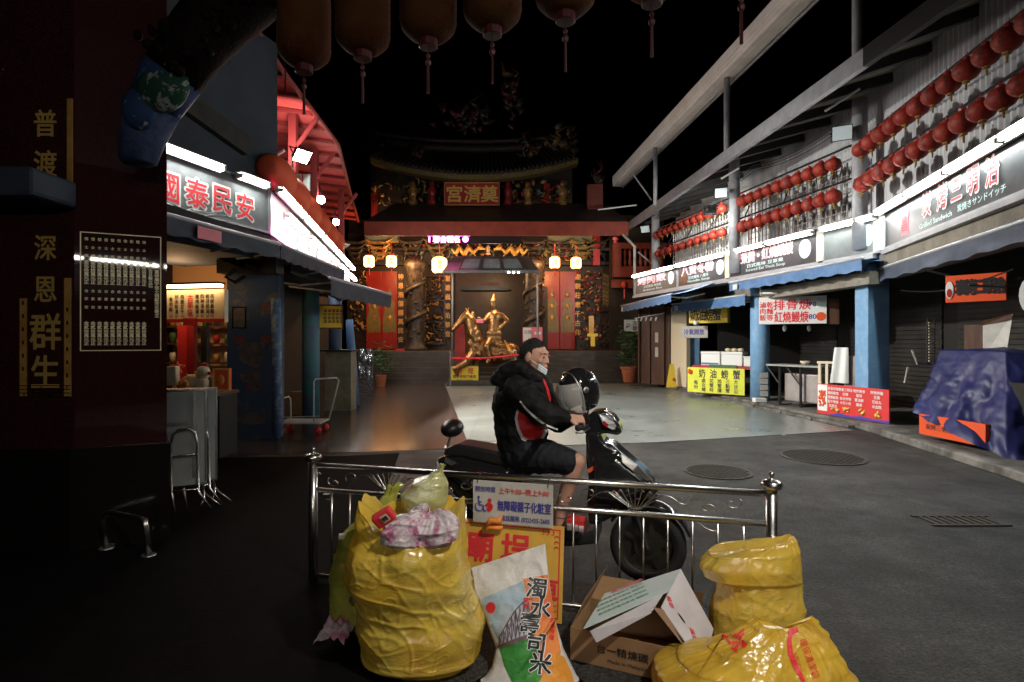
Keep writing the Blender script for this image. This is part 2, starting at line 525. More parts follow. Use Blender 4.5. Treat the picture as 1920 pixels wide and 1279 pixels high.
# the deep eave: edge beam, underside panels, purlins
E0, E1, E2 = V((4.28, 22.1, 6.0)), V((5.32, 8.55, 6.0)), V((5.75, 3.0, 6.0))
m = MB(); m.beam(E0 + V((0, 0, -.14)), E1 + V((0, 0, -.14)), .1, .28); m.build('eave_beam', MT['galv'], shop)
m = MB(); m.beam(E1 + V((0, 0, -.14)), E2 + V((0, 0, -.14)), .1, .28); m.build('eave_beam', MT['dark_steel'], shop)
def eave(t):
    a = E0.lerp(E1, t / .7) if t < .7 else E1.lerp(E2, (t - .7) / .3)
    W = V((6.24, 21.6, 6.42)).lerp(V((6.94, 11.3, 6.42)), t / .55) if t < .55 else V((6.94, 11.3, 6.42)).lerp(V((6.3, 2.4, 6.42)), (t - .55) / .45)
    return a, W
m = MB()
for k in range(40):
    a, W = eave(k / 40); e, X = eave((k + 1) / 40)
    m.add([a, W, X, e, a + V((0, 0, .04)), W + V((0, 0, .04)), X + V((0, 0, .04)), e + V((0, 0, .04))], [(0, 1, 2, 3), (4, 7, 6, 5)])
m.build('eave_panel', MT['eave_panel'], shop, fix=False)
for k in range(19):
    a, W = eave((k + .5) / 19); m = MB(); m.beam(a + V((0.06, 0, -.1)), W + V((-.05, 0, -.1)), .12, .16); m.build('purlin', MT['dark_steel'], shop)
# grey posts: through the eave and up to the canvas roll
for px, d, y1 in ((1229, 18.0, 0), (1363, 13.2, 0), (1607, 8.85, 0)):
    q = at(px, 640, d); m = MB(); m.tube([(q.x, q.y, 5.9), (q.x, q.y, 7.8)], .07, 12); m.build('post', MT['pipe_grey'], shop, smooth=True)
for px, d in ((1229, 19.0), (1377, 14.2), (1612, 10.6)):
    q = at(px, 640, d); m = MB(); m.tube([(q.x, q.y, 3.3), (q.x, q.y, 6.1)], .13, 16); m.build('post', MT['pipe_grey'], shop, smooth=True)
m = MB(); m.tube([at(1168, 440, 20.6), at(1190, 463, 20.3), at(1190, 556, 20.3)], .05, 8); m.build('downpipe', MT['white_dirty'], shop, smooth=True)
for (x0, y0, x1, y1, d) in ((1186, 326, 1222, 376, 18.6), (1196, 473, 1228, 500, 19.4)):
    m = MB(); m.tube([at(x0, y0, d), at(x1, y1, d)], .025, 6); m.build('brace', MT['pipe_grey'], shop)
# canvas roll
A, B = V((4.2, 22.5, 7.93)), V((5.35, 9.0, 7.93)); B2 = A.lerp(B, 1.5)
m = MB(); n = 60
def roll(u, v):
    p = A.lerp(B2, v); q = 2 * math.pi * u; s = V((math.cos(q), 0, math.sin(q)))
    k = .225 / (abs(s.x) ** 7 + abs(s.z) ** 7) ** (1 / 7) * (1 + .035 * fbm((p.y * .8, u * 6, 3)) + (.03 * math.sin(s.z * 16) if s.x < -.3 and s.z < .2 else 0))
    return p + s * k
m.grid(roll, 64, n, True); m.add([roll(j / 64, 0) for j in range(64)], [tuple(range(64))])
t = thing('canvas_roll', 'rolled up pale canvas awning on grey posts above the right hand eave', 'awning', A)
m.build('canvas', MT['canvas'], t, smooth=True)
m = MB(); m.tube([A + V((.16, -.1, -.29)), B2 + V((.16, 0, -.29))], .03, 8); m.build('roller_bar', MT['pipe_grey'], t, smooth=True)

# lantern rails and the cage mesh behind them
LA = Fr((4.83, 18.8), (6.42, 10.75)); LB = Fr((6.38, 10.25), (5.3, 3.8))
rk = thing('lantern_rack', 'black steel rails and wire grid carrying the rows of red lanterns', 'rack', LA.p(4, 0, 4.6))
for z in (5.3, 4.67):
    m = MB(); m.tube([LA.p(0, 0, z), LA.p(LA.len, 0, z)], .022, 6); m.build('rail', MT['rail_black'], rk)
    m = MB(); m.tube([LB.p(0, 0, z), LB.p(LB.len, 0, z)], .022, 6); m.build('rail', MT['rail_black'], rk)
mat('mesh_white', (.62, .63, .62), .5)
for fr, u0, u1, w0, w1, v in ((LA, .6, 4.0, 4.0, 5.15, -.25), (LA, 4.6, LA.len - .1, 4.0, 5.1, -.25)):
    m = MB(); n = int((u1 - u0) / .14)
    for k in range(n + 1):
        u = u0 + (u1 - u0) * k / n; m.fbox(fr, u - .012, u + .012, v, v + .02, w0, w1)
    for k in range(int((w1 - w0) / .14) + 1):
        m.fbox(fr, u0, u1, v + .02, v + .03, w0 + k * .14, w0 + k * .14 + .014)
    m.build('wire_grid', MT['mesh_white' if fr is LA and u0 < 1 else 'steel_dull'], rk)
for u in (1.0, 2.2, 3.4, 5.0, 6.4):
    m = MB(); m.tube([LA.p(u, .0, 4.9), LA.p(u + .25, .3, 4.55)], .016, 6); m.build('strut', MT['rail_black'], rk)


def lantern(r, label, group, name='paper_lantern'):
    t = thing(name, label, 'lantern', (0, 0, 0), group); m = MB(); prof = []
    for i in range(13):
        a = math.pi * (.06 + .88 * i / 12); prof.append((r * math.sin(a) * (1.0 + .012 * (i % 2)), r * .9 * math.cos(a)))
    m.lathe(prof[::-1], 16); m.build('body', MT['red_lantern'], t, smooth=True)
    m = MB(); m.lathe([(r * .3, r * .85), (r * .3, r * 1.05), (.01, r * 1.05)], 8); m.tube([(0, 0, r), (0, 0, r * 1.45)], .006, 4); m.build('cap', MT['cap_red'], t)
    m = MB(); m.lathe([(r * .28, -r * 1.02), (r * .28, -r * .84)], 8); m.lathe([(.012, -r * 1.02), (r * .1, -r * 1.2), (r * .07, -r * 1.6), (.01, -r * 1.61)], 6); m.build('tassel', MT['tassel'], t)
    m = MB()
    for a in (200, 290):
        q = R(a); f = Fg((math.cos(q) * r * 1.005, math.sin(q) * r * 1.005, 0), (-math.sin(q), math.cos(q), 0), Z); m.text('奠\n濟\n宮', f, 0, 0, r * .34, .004)
    m.build('lettering', MT['black_ink'], t)
    return t


rows = []
for nm, fr, z, n, u0, u1, rz in (('upper row left of the middle grey post', LA, 5.3, 12, .12, 3.95, .135),
                             ('lower row left of the middle grey post', LA, 4.67, 10, .25, 3.95, .135),
                             ('upper row between the two thick grey posts', LA, 5.3, 11, 4.55, 7.85, .155),
                             ('lower row between the two thick grey posts', LA, 4.67, 11, 4.55, 7.85, .155),
                             ('upper row right of the nearest grey post', LB, 5.3, 13, .05, 4.6, .155),
                             ('lower row right of the nearest grey post', LB, 4.67, 12, .1, 4.1, .155)):
    ln = lantern(rz, 'round red paper lantern, ' + nm, 'lanterns, ' + nm)
    for k in range(n):
        o = ln if k == 0 else copy_tree(ln); o.location = fr.p(u0 + (u1 - u0) * k / (n - 1), .1, z - rz * 1.5 - .03); o.rotation_euler = (rnd.uniform(-.11, .11), rnd.uniform(-.11, .11), rnd.uniform(-.6, .6)); o.scale = (rnd.uniform(.94, 1.05),) * 2 + (rnd.uniform(.9, 1.06),)

# ---------------------------------------------------------------- sign band with fluorescent tubes
def tube_lamp(name, fr, u0, u1, v, w, label, m_lit='tube_lit', r=.02, bracket=True, group=None, cat='tube lamp', es=None):
    t = thing(name, label, cat, fr.p((u0 + u1) / 2, v, w), group)
    m = MB(); m.tube([fr.p(u0 + .04, v, w), fr.p(u1 - .04, v, w)], r, 8); m.build('tube', MT[m_lit], t, smooth=True)
    m = MB(); m.fbox(fr, u0, u1, v - .09, v - .045, w - .045, w + .06); m.fbox(fr, u0, u1, v - .0449, v + .035, w + .045, w + .06); m.fbox(fr, u0, u0 + .035, v - .045, v + .03, w - .03, w + .03); m.fbox(fr, u1 - .035, u1, v - .045, v + .03, w - .03, w + .03)
    m.build('fitting', MT['white_dirty'], t)
    if bracket:
        m = MB(); m.fbox(fr, (u0 + u1) / 2 - .02, (u0 + u1) / 2 + .02, -.02, v - .05, w + .061, w + .08); m.build('bracket', MT['dark_steel'], t)
    return t


def board(name, label, cat, fr, u0, u1, w0, w1, v, th, m, frame=None, group=None):
    t = thing(name, label, cat, fr.p((u0 + u1) / 2, v, w0), group); k = MB(); k.fbox(fr, u0, u1, v - th, v, w0, w1); k.build('panel', MT[m], t, bevel=min(.004, th * .25))
    if frame:
        k = MB()
        for a, b_, c_, d_ in ((u0 - .02, u1 + .02, w1, w1 + .03), (u0 - .02, u1 + .02, w0 - .03, w0), (u0 - .02, u0, w0, w1), (u1, u1 + .02, w0, w1)):
            k.fbox(fr, a, b_, v - th, v + .012, c_, d_)
        k.build('frame', MT[frame], t)
    return t


def oval(fr, u, w, ru, rw, v, n=20):
    return [fr.p(u + ru * math.cos(2 * math.pi * k / n), v, w + rw * math.sin(2 * math.pi * k / n)) for k in range(n)]


def U(px, fr=S1):
    return fr.hit(px, 500)[0]


ZB, ZT = 3.22, 3.86
bands = [(1191, 1269, '烤肉飯', 'Barbecue Rice', 'farthest black shop sign with pink lettering at the end of the band', 'sign_black'),
         (1272, 1363, '八寶冬粉', 'Noodle Soup', 'black shop sign with red lettering and brown corner, second from the far end', 'sign_black'),
         (1368, 1534, '豆簽羹 • 紅燒鰻焿', 'Stewed Eel Thick Soup', 'longest black shop sign with two lines of small white text and a pale oval', 'sign_black'),
         (1545, 1652, '', '', 'blank grey shop sign with a pale green oval near the bend', 'sign_grey')]
for i, (p0, p1, tx, en, lb, bm_) in enumerate(bands):
    u0, u1 = U(p0), U(p1); L_ = u1 - u0
    t = board('shop_sign', lb, 'shop sign', S1, u0, u1, ZB, ZT, 0, .12, bm_, 'galv', 'shop signs along the lit band')
    if tx:
        m = MB(); m.text(tx, S1, u0 + L_ * .42, ZB + .42, .27, .006, .035, width=L_ * .68); m.build('lettering_outline', MT['white'], t)
        m = MB(); m.text(tx, S1, u0 + L_ * .42, ZB + .42, .27, .010, .008, width=L_ * .66); m.build('lettering', MT['pink_ink'], t)
        m = MB(); m.text('日式風味 ' + tx[:3], S1, u0 + L_ * .45, ZB + .2, .085, .006, width=L_ * .42); m.text(en, S1, u0 + L_ * .45, ZB + .09, .085, .006, width=L_ * .46); m.build('small_lettering', MT['teal_emblem'], t)
    if i == 1:
        m = MB(); m.fbox(S1, u0 + .02, u0 + L_ * .22, .001, .006, ZB + .05, ZB + .36); m.build('brown_panel', MT['wood'], t)
    m = MB(); m.prism(oval(S1, u1 - L_ * (.12 if i < 3 else .2), ZB + .32, min(.17, L_ * .08), .2, .006), S1.n * .004); m.build('emblem', MT['teal_emblem'], t)
    n = max(1, round(L_ / 1.25))
    for k in range(n):
        tube_lamp('fluorescent_tube', S1, u0 + L_ * k / n + .03, u0 + L_ * (k + 1) / n - .03, .13, ZT - .03, 'lit fluorescent tube over the far shop signs along the band before the bend', group='tubes over the far sign band')
for px in (1365, 1539):
    m = MB(); u = U(px); m.fbox(S1, u - .09, u + .09, 0.0, .03, ZB, ZT - .02)
    o = m.build('price_board', MT['cream' if px == 1365 else 'white_dirty'], label='narrow pale upright board between two black shop signs, ' + ('far one' if px == 1365 else 'near one beside the blank sign'), cat='board', group='upright boards between signs')
# the nearer sign after the bend, and the ones beyond the right edge
t = board('shop_sign', 'black sandwich shop sign with white edged red characters, nearest at the upper right', 'shop sign', S2, .25, 4.6, ZB + .02, ZT + .04, 0, .12, 'sign_black', 'galv')
for u, w_, ch in ((1.3, 3.5, '炭'), (1.78, 3.52, '烤'), (2.22, 3.53, '三'), (2.67, 3.53, '明'), (3.1, 3.56, '治')):
    pass
uu = [S2.hit(px, 400)[0] for px in (1738, 1767, 1794, 1825, 1861)]
m = MB(); mo = MB()
for u, ch in zip(uu, '炭烤三明治'):
    mo.text(ch, S2, u, ZB + .4, .36, .006, .05, sx=.8); m.text(ch, S2, u, ZB + .4, .34, .010, .014, sx=.8)
mo.build('lettering_outline', MT['white'], t); m.build('lettering', MT['red_ink'], t)
m = MB(); u = S2.hit(1752, 440)[0]; m.text('Grilled Sandwich', S2, u + .02, ZB + .11, .1, .006, .01, width=1.0); u = S2.hit(1838, 390)[0]; m.text('炭焼きサンドイッチ', S2, u, ZB + .13, .1, .006, .01, width=1.1); m.build('small_lettering', MT['teal_emblem'], t)
u = S2.hit(1697, 425)[0]
m = MB(); m.fbox(S2, u - .14, u + .14, .001, .006, ZB + .08, ZT - .1); m.build('red_block', MT['pink_ink'], t)
m = MB(); m.text('昌', S2, u, ZB + .26, .24, .010, .02); m.build('block_lettering', MT['red_ink'], t)
for k in range(5):
    tube_lamp('fluorescent_tube', S2, .15 + k * 1.28, 1.4 + k * 1.28, .13, ZT + .0, 'bright fluorescent tube over the nearest sandwich shop sign', 'tube_lit_cool', .026, group='tubes over the near shop sign')
# bend piece between the two signs
m = MB(); a = S1.p(S1.len - .15, .0, ZB); e = S2.p(.25, 0, ZB); m.prism([a, e, e + V((.3, .1, 0)), a + V((.3, .1, 0))], (0, 0, .62)); m.build('sign_corner', MT['plastic_white'], label='pale green corner piece where the sign band bends', cat='sign')
# trim under the sign band
m = MB(); m.fbox(S1, -.05, S1.len - .1, -.3, .06, ZB - .12, ZB - .04); m.fbox(S2, .2, 6.5, -.3, .06, ZB - .1, ZB - .03); m.build('gutter_trim', MT['galv'], shop)


# ---------------------------------------------------------------- awnings of the right row
def awning(label, a, b_, z, depth, drop, m, seed, name='blue_awning', rise=.35, back=None, lip='white_dirty'):
    fr = Fr(a, b_); t = thing(name, label, 'awning', fr.p(fr.len / 2, 0, z), 'roll out awnings')
    k = MB()
    def top(u, v):
        p = fr.p(u * fr.len, -depth * v, z + rise * v); p.z += -.05 * math.sin(math.pi * v) + .012 * fbm((u * 8, v * 2, seed)); return p
    k.grid(top, 24, 6); k.build('canopy', MT[m], t, smooth=True, fix=False)
    k = MB()
    def val(u, v):
        p = fr.p(u * fr.len, .01 + .03 * fbm((u * 9, v, seed + 5)) * v, z - drop * v); p.z += .015 * math.sin(u * 60) * v; return p
    k.grid(val, 60, 4); k.build('valance', MT[m], t, smooth=True, fix=False)
    k = MB(); k.tube([fr.p(-.03, 0, z + .02), fr.p(fr.len + .03, 0, z + .02)], .028, 8); k.build('front_bar', MT['galv'], t, smooth=True)
    k = MB()
    for u in (.12, .5, .88):
        k.tube([fr.p(u * fr.len, -.02, z), fr.p(u * fr.len + .1, -depth * .5, z - .04), fr.p(u * fr.len - .1, -depth, z + rise - .25)], .02, 6)
    k.build('folding_arm', MT['white_dirty'], t)
    if lip:
        k = MB(); k.fbox(fr, .22, .42, .045, .05, z - drop * .9, z - drop * .25); k.build('tag', MT[lip], t)
    return t


awning('farthest blue roll out awning, beside the potted plant', (3.88, 20.2), (4.2, 15.0), 2.82, 1.2, .2, 'blue_awning', 1)
awning('short blue roll out awning above the yellow crab sign', (4.96, 17.6), (5.78, 14.1), 2.72, .8, .24, 'blue_awning', 2, rise=.1)
awning('long blue roll out awning above the white menu board', (5.43, 14.2), (6.13, 9.97), 3.03, .6, .2, 'blue_awning', 3, rise=.06)
awning('nearest dark blue awning at the right edge, above the covered stall', (6.71, 10.7), (4.95, 4.0), 2.87, 1.0, .2, 'slate_awning', 4, rise=.1, lip='pink_ink')
# ---------------------------------------------------------------- left hand side: gate pillar, blue house, food stalls
mat('granite_red', (.03, .009, .008), .025, col2=(.045, .013, .011), scale=60, detail=2, spec=.6)
mat('granite_dark', (.006, .0045, .004), .14, col2=(.01, .007, .006), scale=50)
mat('gold_carved', (.62, .36, .1), .45, .3, col2=(.5, .26, .06), scale=8)
mat('gold_pale', (.8, .68, .42), .4, .2)
mat('house_blue', (.045, .055, .075), .85, col2=(.03, .038, .048), scale=1.2, bump=.3)
mat('brace_grey', (.045, .042, .036), .85, col2=(.028, .026, .023), scale=4)
mat('roof_red', (.55, .07, .06), .55, col2=(.45, .05, .045), scale=2)
mat('roof_red_dark', (.2, .02, .02), .6)
mat('silk_red', (.8, .09, .035), .6, col2=(.75, .12, .04), scale=3)
mat('acrylic', (.8, .8, .78), .3, em=(1, .98, .95), es=.25)
mat('neon_pink', (1, .2, .7), .4, em=(1, .05, .45), es=14)
mat('warm_wall', (.5, .3, .15), .8, col2=(.52, .3, .14), scale=2)
mat('pillar_mural', (.025, .05, .1), .6, col2=(.1, .085, .07), scale=4.5, mixlo=.56, mixhi=.62, bump=.2)
mat('pillar_sea', (.04, .16, .17), .6, col2=(.07, .1, .2), scale=3)
mat('formica', (.3, .31, .295), .5, col2=(.36, .37, .35), scale=3)
mat('foil', (.6, .62, .64), .18, .9, bump=1, bscale=14)
mat('plush_cream', (.7, .6, .4), .9)
mat('bracket_paint', (.02, .04, .1), .6, spec=.12, col2=(.3, .3, .3), scale=14, mixlo=.6, mixhi=.64)
mat('bracket_blue', (.02, .03, .075), .6, spec=.12, col2=(.05, .07, .13), scale=6)
mat('bracket_green', (.012, .045, .03), .6, spec=.12, col2=(.22, .22, .2), scale=16, mixlo=.55, mixhi=.6)
mat('lamp_warm', (1, .8, .5), .4, em=(1, .62, .28), es=9)

# gate pillar with the couplet
PF = Fr((-4.15, 4.33), (-3.33, 4.33)); PB = Fr((-3.33, 4.33), (-2.79, 4.6))
gp = thing('gate_pillar', 'tall polished dark red granite gate pillar with gold couplet and plaque at the left', 'pillar', (-3.4, 4.9, 0))
def oct_(z0, z1, g=0.0):
    return [(-4.6 - g, 5.9, z0), (-4.6 - g, 4.33 - g, z0), (-3.33 - g * .3, 4.33 - g, z0), (-2.79 + g, 4.6 - g * .4, z0), (-3.2, 5.25, z0), (-3.7, 5.9, z0)], (0, 0, z1 - z0)
m = MB(); m.prism(*oct_(.78, 7.5)); m.build('shaft', MT['granite_red'], gp)
m = MB(); m.prism(*oct_(0, .78, .03)); m.build('base', MT['granite_dark'], gp)
# donor plaque cut into the bevelled face
m = MB(); a0, b0, z0, z1 = .035, .565, 1.53, 2.43
for q in ((a0, b0, z1, z1 + .007), (a0, b0, z0 - .007, z0), (a0, a0 + .007, z0, z1), (b0 - .007, b0, z0, z1)):
    m.fbox(PB, q[0], q[1], .001, .004, q[2], q[3])
m.build('plaque_border', MT['gold_pale'], gp)
m = MB(); k = 10
for i in range(k):
    u = .075 + i * .0415
    m.text('信', PB, u, 2.385, .024, .002, .02); m.text('士', PB, u, 2.32, .022, .002, .02); m.text('捐', PB, u, 2.255, .022, .002, .02)
    m.text('金伍拾萬元正', PB, u, 2.13, .029, .002, .03, line=.98, vert=True)
    m.text('合', PB, u, 1.985, .023, .002, .02); m.text('家', PB, u, 1.925, .023, .002, .02); m.text('安', PB, u, 1.86, .023, .002, .02)
    m.text('金貳拾萬元正', PB, u, 1.66, .029, .002, .03, line=.98, vert=True)
m.text('重修廟宇信士捐獻芳名敬立', PB, .535, 1.98, .03, .002, .03, line=.98, vert=True); m.text('歲次吉旦敬立石', PB, .492, 2.13, .028, .002, .03, line=.98, vert=True)
m.build('plaque_lettering', MT['gold_pale'], gp)
# couplet frame and characters on the front face
def pf(px, py):
    return PF.hit(px, py)
m = MB(); ua, ub = pf(38, 640)[0], pf(134, 640)[0]; zb, zt = pf(40, 745)[1], 4.1
fw = .052
m.fbox(PF, ua, ua + fw, .0, .006, zb, pf(40, 560)[1]); m.fbox(PF, ub - fw, ub, .0, .006, zb, pf(40, 522)[1]); m.build('couplet_frame', MT['gold_carved'], gp)  # gold frame cut short: the dimness above is put into its shape
m = MB()
for z in (zb, zb + .028, zb + .056, zb + .084):
    m.fbox(PF, ua + .0, ub - .0, .007, .009, z, z + .006)
for i in range(6):
    u = ua + (ub - ua) * (i + .5) / 6; m.fbox(PF, u, u + .006, .007, .009, zb + .028 * (i % 3), zb + .028 * (i % 3) + .03)
for i in range(18):
    z = zb + .15 + i * .1
    if z > pf(40, 575)[1]:
        break
    m.fbox(PF, ub - .033, ub - .02, .007, .008, z, z + .03); m.fbox(PF, ua + .02, ua + .033, .007, .008, z + .05, z + .08)
m.build('fretwork', MT['granite_dark'], gp)
m = MB(); m.fbox(PF, ub - .03, ub + .012, .0, .006, pf(40, 345)[1], pf(40, 186)[1]); m.build('upper_frame_strip', MT['gold_carved'], gp)  # upper frame built only along the stretch that catches light
m = MB(); uc = (ua + ub) / 2
for ch, y, h in (('普', 232, .2), ('渡', 308, .2), ('深', 465, .19), ('恩', 543, .2), ('群', 622, .27), ('生', 697, .25)):
    m.text(ch, PF, uc, pf(85, y)[1], h, .006, .02, sx=.85)
m.build('couplet_lettering', MT['gold_leaf'], gp)
m = MB(); m.prism([(-4.5, 3.9, 2.6), (-3.28, 3.9, 2.6), (-3.28, 4.3, 2.6), (-4.5, 4.3, 2.6)], (0, 0, .2)); m.build('rolled_awning', MT['navy_awning'], label='folded dark blue awning in front of the gold couplet at the left edge', cat='awning', bevel=.03)
m = MB(); pts = [PF.p(u_, .02, z_) for u_, z_ in ((.02, 1.53), (.19, 1.53), (.19, 1.7), (.15, 1.77), (.08, 1.78), (.02, 1.75))]; m.prism([p + V((-.3, 0, 0)) for p in pts], (0, -.01, 0)); m.build('arched_notice', MT['bracket_blue'], label='small arched pale blue notice at the left edge of the pillar', cat='notice')

# painted bracket and dark beam of the gate
gb = thing('gate_eave', 'dark carved gate eave with a painted bracket, above the camera at upper left', 'gate', (-2.9, 4.3, 3.0))
axis = [at(258, 300, 4.15), at(268, 255, 4.15), at(290, 200, 4.12), at(325, 140, 4.1), at(375, 70, 4.08), at(440, 0, 4.05), at(520, -70, 4.0)]
m = MB(); m.tube([axis[0] + V((0, 0, -.03))] + axis[:3], [.10, .125, .15, .175], 16); m.build('bracket_tip', MT['bracket_blue'], gb, smooth=True)
m = MB(); m.tube(axis[2:4], [.17, .2], 16); m.ball(at(262, 205, 4.0), (.13, .08, .15)); m.build('bracket_scales', MT['bracket_paint'], gb, smooth=True)
m = MB(); m.ball(at(305, 165, 4.0), (.2, .1, .17), rot=Matrix.Rotation(R(-35), 3, 'Y')); m.build('bracket_scallop', MT['bracket_green'], gb, smooth=True)
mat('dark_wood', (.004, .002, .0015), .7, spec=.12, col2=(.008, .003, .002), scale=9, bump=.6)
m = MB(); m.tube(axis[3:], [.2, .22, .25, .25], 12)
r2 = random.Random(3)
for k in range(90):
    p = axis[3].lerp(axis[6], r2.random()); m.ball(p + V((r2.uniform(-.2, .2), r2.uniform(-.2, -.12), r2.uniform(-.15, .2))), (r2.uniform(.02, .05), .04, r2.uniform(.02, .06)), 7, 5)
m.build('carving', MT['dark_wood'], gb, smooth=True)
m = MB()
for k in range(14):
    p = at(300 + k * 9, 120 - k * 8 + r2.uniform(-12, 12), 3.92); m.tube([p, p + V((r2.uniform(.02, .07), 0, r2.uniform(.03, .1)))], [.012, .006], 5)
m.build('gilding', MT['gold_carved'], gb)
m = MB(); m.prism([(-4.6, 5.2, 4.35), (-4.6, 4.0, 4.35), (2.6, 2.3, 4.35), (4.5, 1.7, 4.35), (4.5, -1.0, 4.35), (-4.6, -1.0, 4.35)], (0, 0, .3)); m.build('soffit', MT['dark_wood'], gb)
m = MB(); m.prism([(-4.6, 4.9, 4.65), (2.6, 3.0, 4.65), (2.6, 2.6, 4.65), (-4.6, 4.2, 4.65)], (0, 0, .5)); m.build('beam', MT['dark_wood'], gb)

# barrel lanterns of the gate
mat('barrel_paper', (.06, .014, .005), .85, spec=.12, col2=(.075, .03, .009), scale=3, bump=.25, bscale=40)
mat('barrel_ring', (.03, .05, .04), .6)
def barrel(label, group):
    t = thing('barrel_lantern', label, 'lantern', (0, 0, 0), group); r, h = .18, .58
    m = MB(); prof = []
    for i in range(25):
        z = -h / 2 + h * i / 24; e = min(1, (1 - abs(2 * i / 24 - 1)) * 2.6); prof.append((r * (.45 + .55 * math.sin(math.pi / 2 * e) ** .8) + (.003 if i % 2 else 0), z))
    m.lathe(prof, 26); m.build('body', MT['barrel_paper'], t, smooth=True)
    m = MB(); m.lathe([(.055, -h / 2 - .05), (.06, -h / 2 - .045), (.06, -h / 2 + .005), (.05, -h / 2 + .006)], 12); m.build('collar', mat('collar_red', (.07, .006, .006), .5) if 'collar_red' not in MT else MT['collar_red'], t)
    m = MB(); m.lathe([(.1, -h / 2 + .045), (.115, -h / 2 + .06), (.12, -h / 2 + .075)], 20); m.build('petal_ring', MT['barrel_ring'], t)
    m = MB(); m.tube([(0, 0, -h / 2 - .05), (0, 0, -h / 2 - .16)], .004, 5); m.ball((0, 0, -h / 2 - .1), .014); m.lathe([(.016, -h / 2 - .16), (.02, -h / 2 - .14), (.01, -h / 2 - .12)], 8); m.tube([(0, 0, -h / 2 - .16), (0, 0, -h / 2 - .34)], [.008, .01], 6); m.build('tassel', MT['collar_red'], t)
    m = MB(); m.tube([(0, 0, h / 2), (0, 0, .9)], .01, 5); m.build('cord', MT['black'], t)
    return t
bl = barrel('barrel shaped orange paper lantern with tassel in the row hanging from the gate', 'gate lanterns along the top edge')
for k, (px, yb) in enumerate(((570, 124), (680, 99), (803, 76), (923, 54), (1060, 27), (1222, -6), (1390, -36))):
    d = 4.0 * 515 / (640 - yb); q = at(px, yb, d); o = bl if k == 0 else copy_tree(bl); o.location = q + V((0, 0, .29)); o.rotation_euler = (0, 0, k * .7)

# blue house and its lit sign
L1 = Fr((-4.75, 5.65), (-3.78, 8.85)); L2 = Fr((-3.78, 8.85), (-5.5, 19.5))
mat('tube_lane', (1, 1, 1), .5, em=(1, .97, .92), es=110)
lh = thing('stall_house', 'narrow dark blue house front with a pale diagonal brace above the lit sign', 'building', L1.p(2.5, -.5, 0))
m = MB(); uR = L1.hit(520, 300, -.25)[0]; m.fbox(L1, -2.0, uR, -2.2, -.25, 2.9, 6.5); m.build('wall', MT['house_blue'], lh)
m = MB(); ia = L1.hit(330, 178, -.2); ib = L1.hit(462, 275, -.2); m.beam(L1.p(ia[0], -.2, ia[1]), L1.p(ib[0], -.2, ib[1]), .12, .3); m.build('brace', MT['brace_grey'], lh)
m = MB(); ia = L1.hit(560, 60, -.25); m.tube([L1.p(uR + .05, -.2, 6.45), L1.p(uR + .08, -.15, 6.1), L1.p(uR, -.1, 5.7)], .012, 6); m.build('cable', MT['black'], lh)
zb, zt = 3.3, 3.98
sg = board('temple_blessing_sign', 'grey sign with four large red characters under bright tubes at the left', 'sign', L1, .9, L1.len - .02, zb, zt, 0, .1, 'sign_grey', 'galv')
mo, m = MB(), MB()
for ch, px, py in (('國', 314, 352), ('泰', 369, 364), ('民', 416, 376), ('安', 459, 388)):
    u, z = L1.hit(px, py); mo.text(ch, L1, u, z, .4, .006, .06, sx=.95); m.text(ch, L1, u, z, .37, .010, .018, sx=.95)
mo.build('lettering_outline', MT['white'], sg); m.build('lettering', MT['red_ink'], sg)
for (pa, pb) in ((250, 407), (436, 492)):
    ua, ub = L1.hit(pa, 330)[0], L1.hit(pb, 330)[0]
    tube_lamp('fluorescent_tube', L1, ua, ub, .13, zt - .02, 'bright fluorescent tube over the four red characters, ' + ('longer one at left' if pa == 250 else 'shorter one at right'), group='tubes over the left hand signs')
# receding run of white acrylic signs with two rows of tubes
for k in range(5):
    u0, u1 = .08 + k * 2.05, 2.05 + k * 2.05
    t = board('acrylic_sign', 'glaring white acrylic shop sign in the receding run at the left', 'shop sign', L2, u0, u1, zb, zt - .05, 0, .1, 'acrylic', 'galv', 'white signs receding at the left')
    m = MB(); m.text('小吃', L2, (u0 + u1) / 2, zb + .2, .22, .006, .02); m.build('lettering', MT['pink_ink'], t)
    tube_lamp('fluorescent_tube', L2, u0, u1, .16, zt, 'fluorescent tube in the upper row over the receding white signs', group='upper tubes over the receding signs')
    tube_lamp('fluorescent_tube', L2, u0 + .2, u1 - .1, .22, zb + .32, 'fluorescent tube in the lower row before the receding white signs', group='lower tubes before the receding signs', bracket=False)
m = MB(); m.tube([L2.p(.1, .12, zb + .05), L2.p(.7, .12, zb + .07), L2.p(1.6, .12, zb + .05)], .03, 6); m.build('neon_strip', MT['neon_pink'], label='short pink neon strip at the foot of the first white sign', cat='neon light')

# red roof over the left row
RE = [V((-4.0, 8.6, 6.5)), V((-4.17, 10.35, 6.5)), V((-4.34, 14.1, 6.5)), V((-5.3, 18.5, 6.5)), V((-6.3, 23.2, 6.5))]
rr_ = thing('red_canopy', 'red corrugated canopy roof on posts over the left hand food row', 'canopy', (-5.5, 13, 0))
def re(t):
    k = min(int(t * 4), 3); return RE[k].lerp(RE[k + 1], t * 4 - k)
m = MB(); m.grid(lambda u, v: re(u) + V((-4.2 * v, -.3 * v, .5 * v)), 40, 2); m.build('roof_sheet', MT['roof_red'], rr_, fix=False)
m = MB(); m.tube([p + V((.03, 0, -.03)) for p in RE], .05, 6); m.build('edge_trim', MT['roof_red_dark'], rr_)
for k in range(17):
    p = re((k + .3) / 17); m = MB(); m.beam(p + V((-.02, 0, -.05)), p + V((-4.1, -.3, .44)), .09, .07); m.build('purlin', MT['roof_red_dark'], rr_)
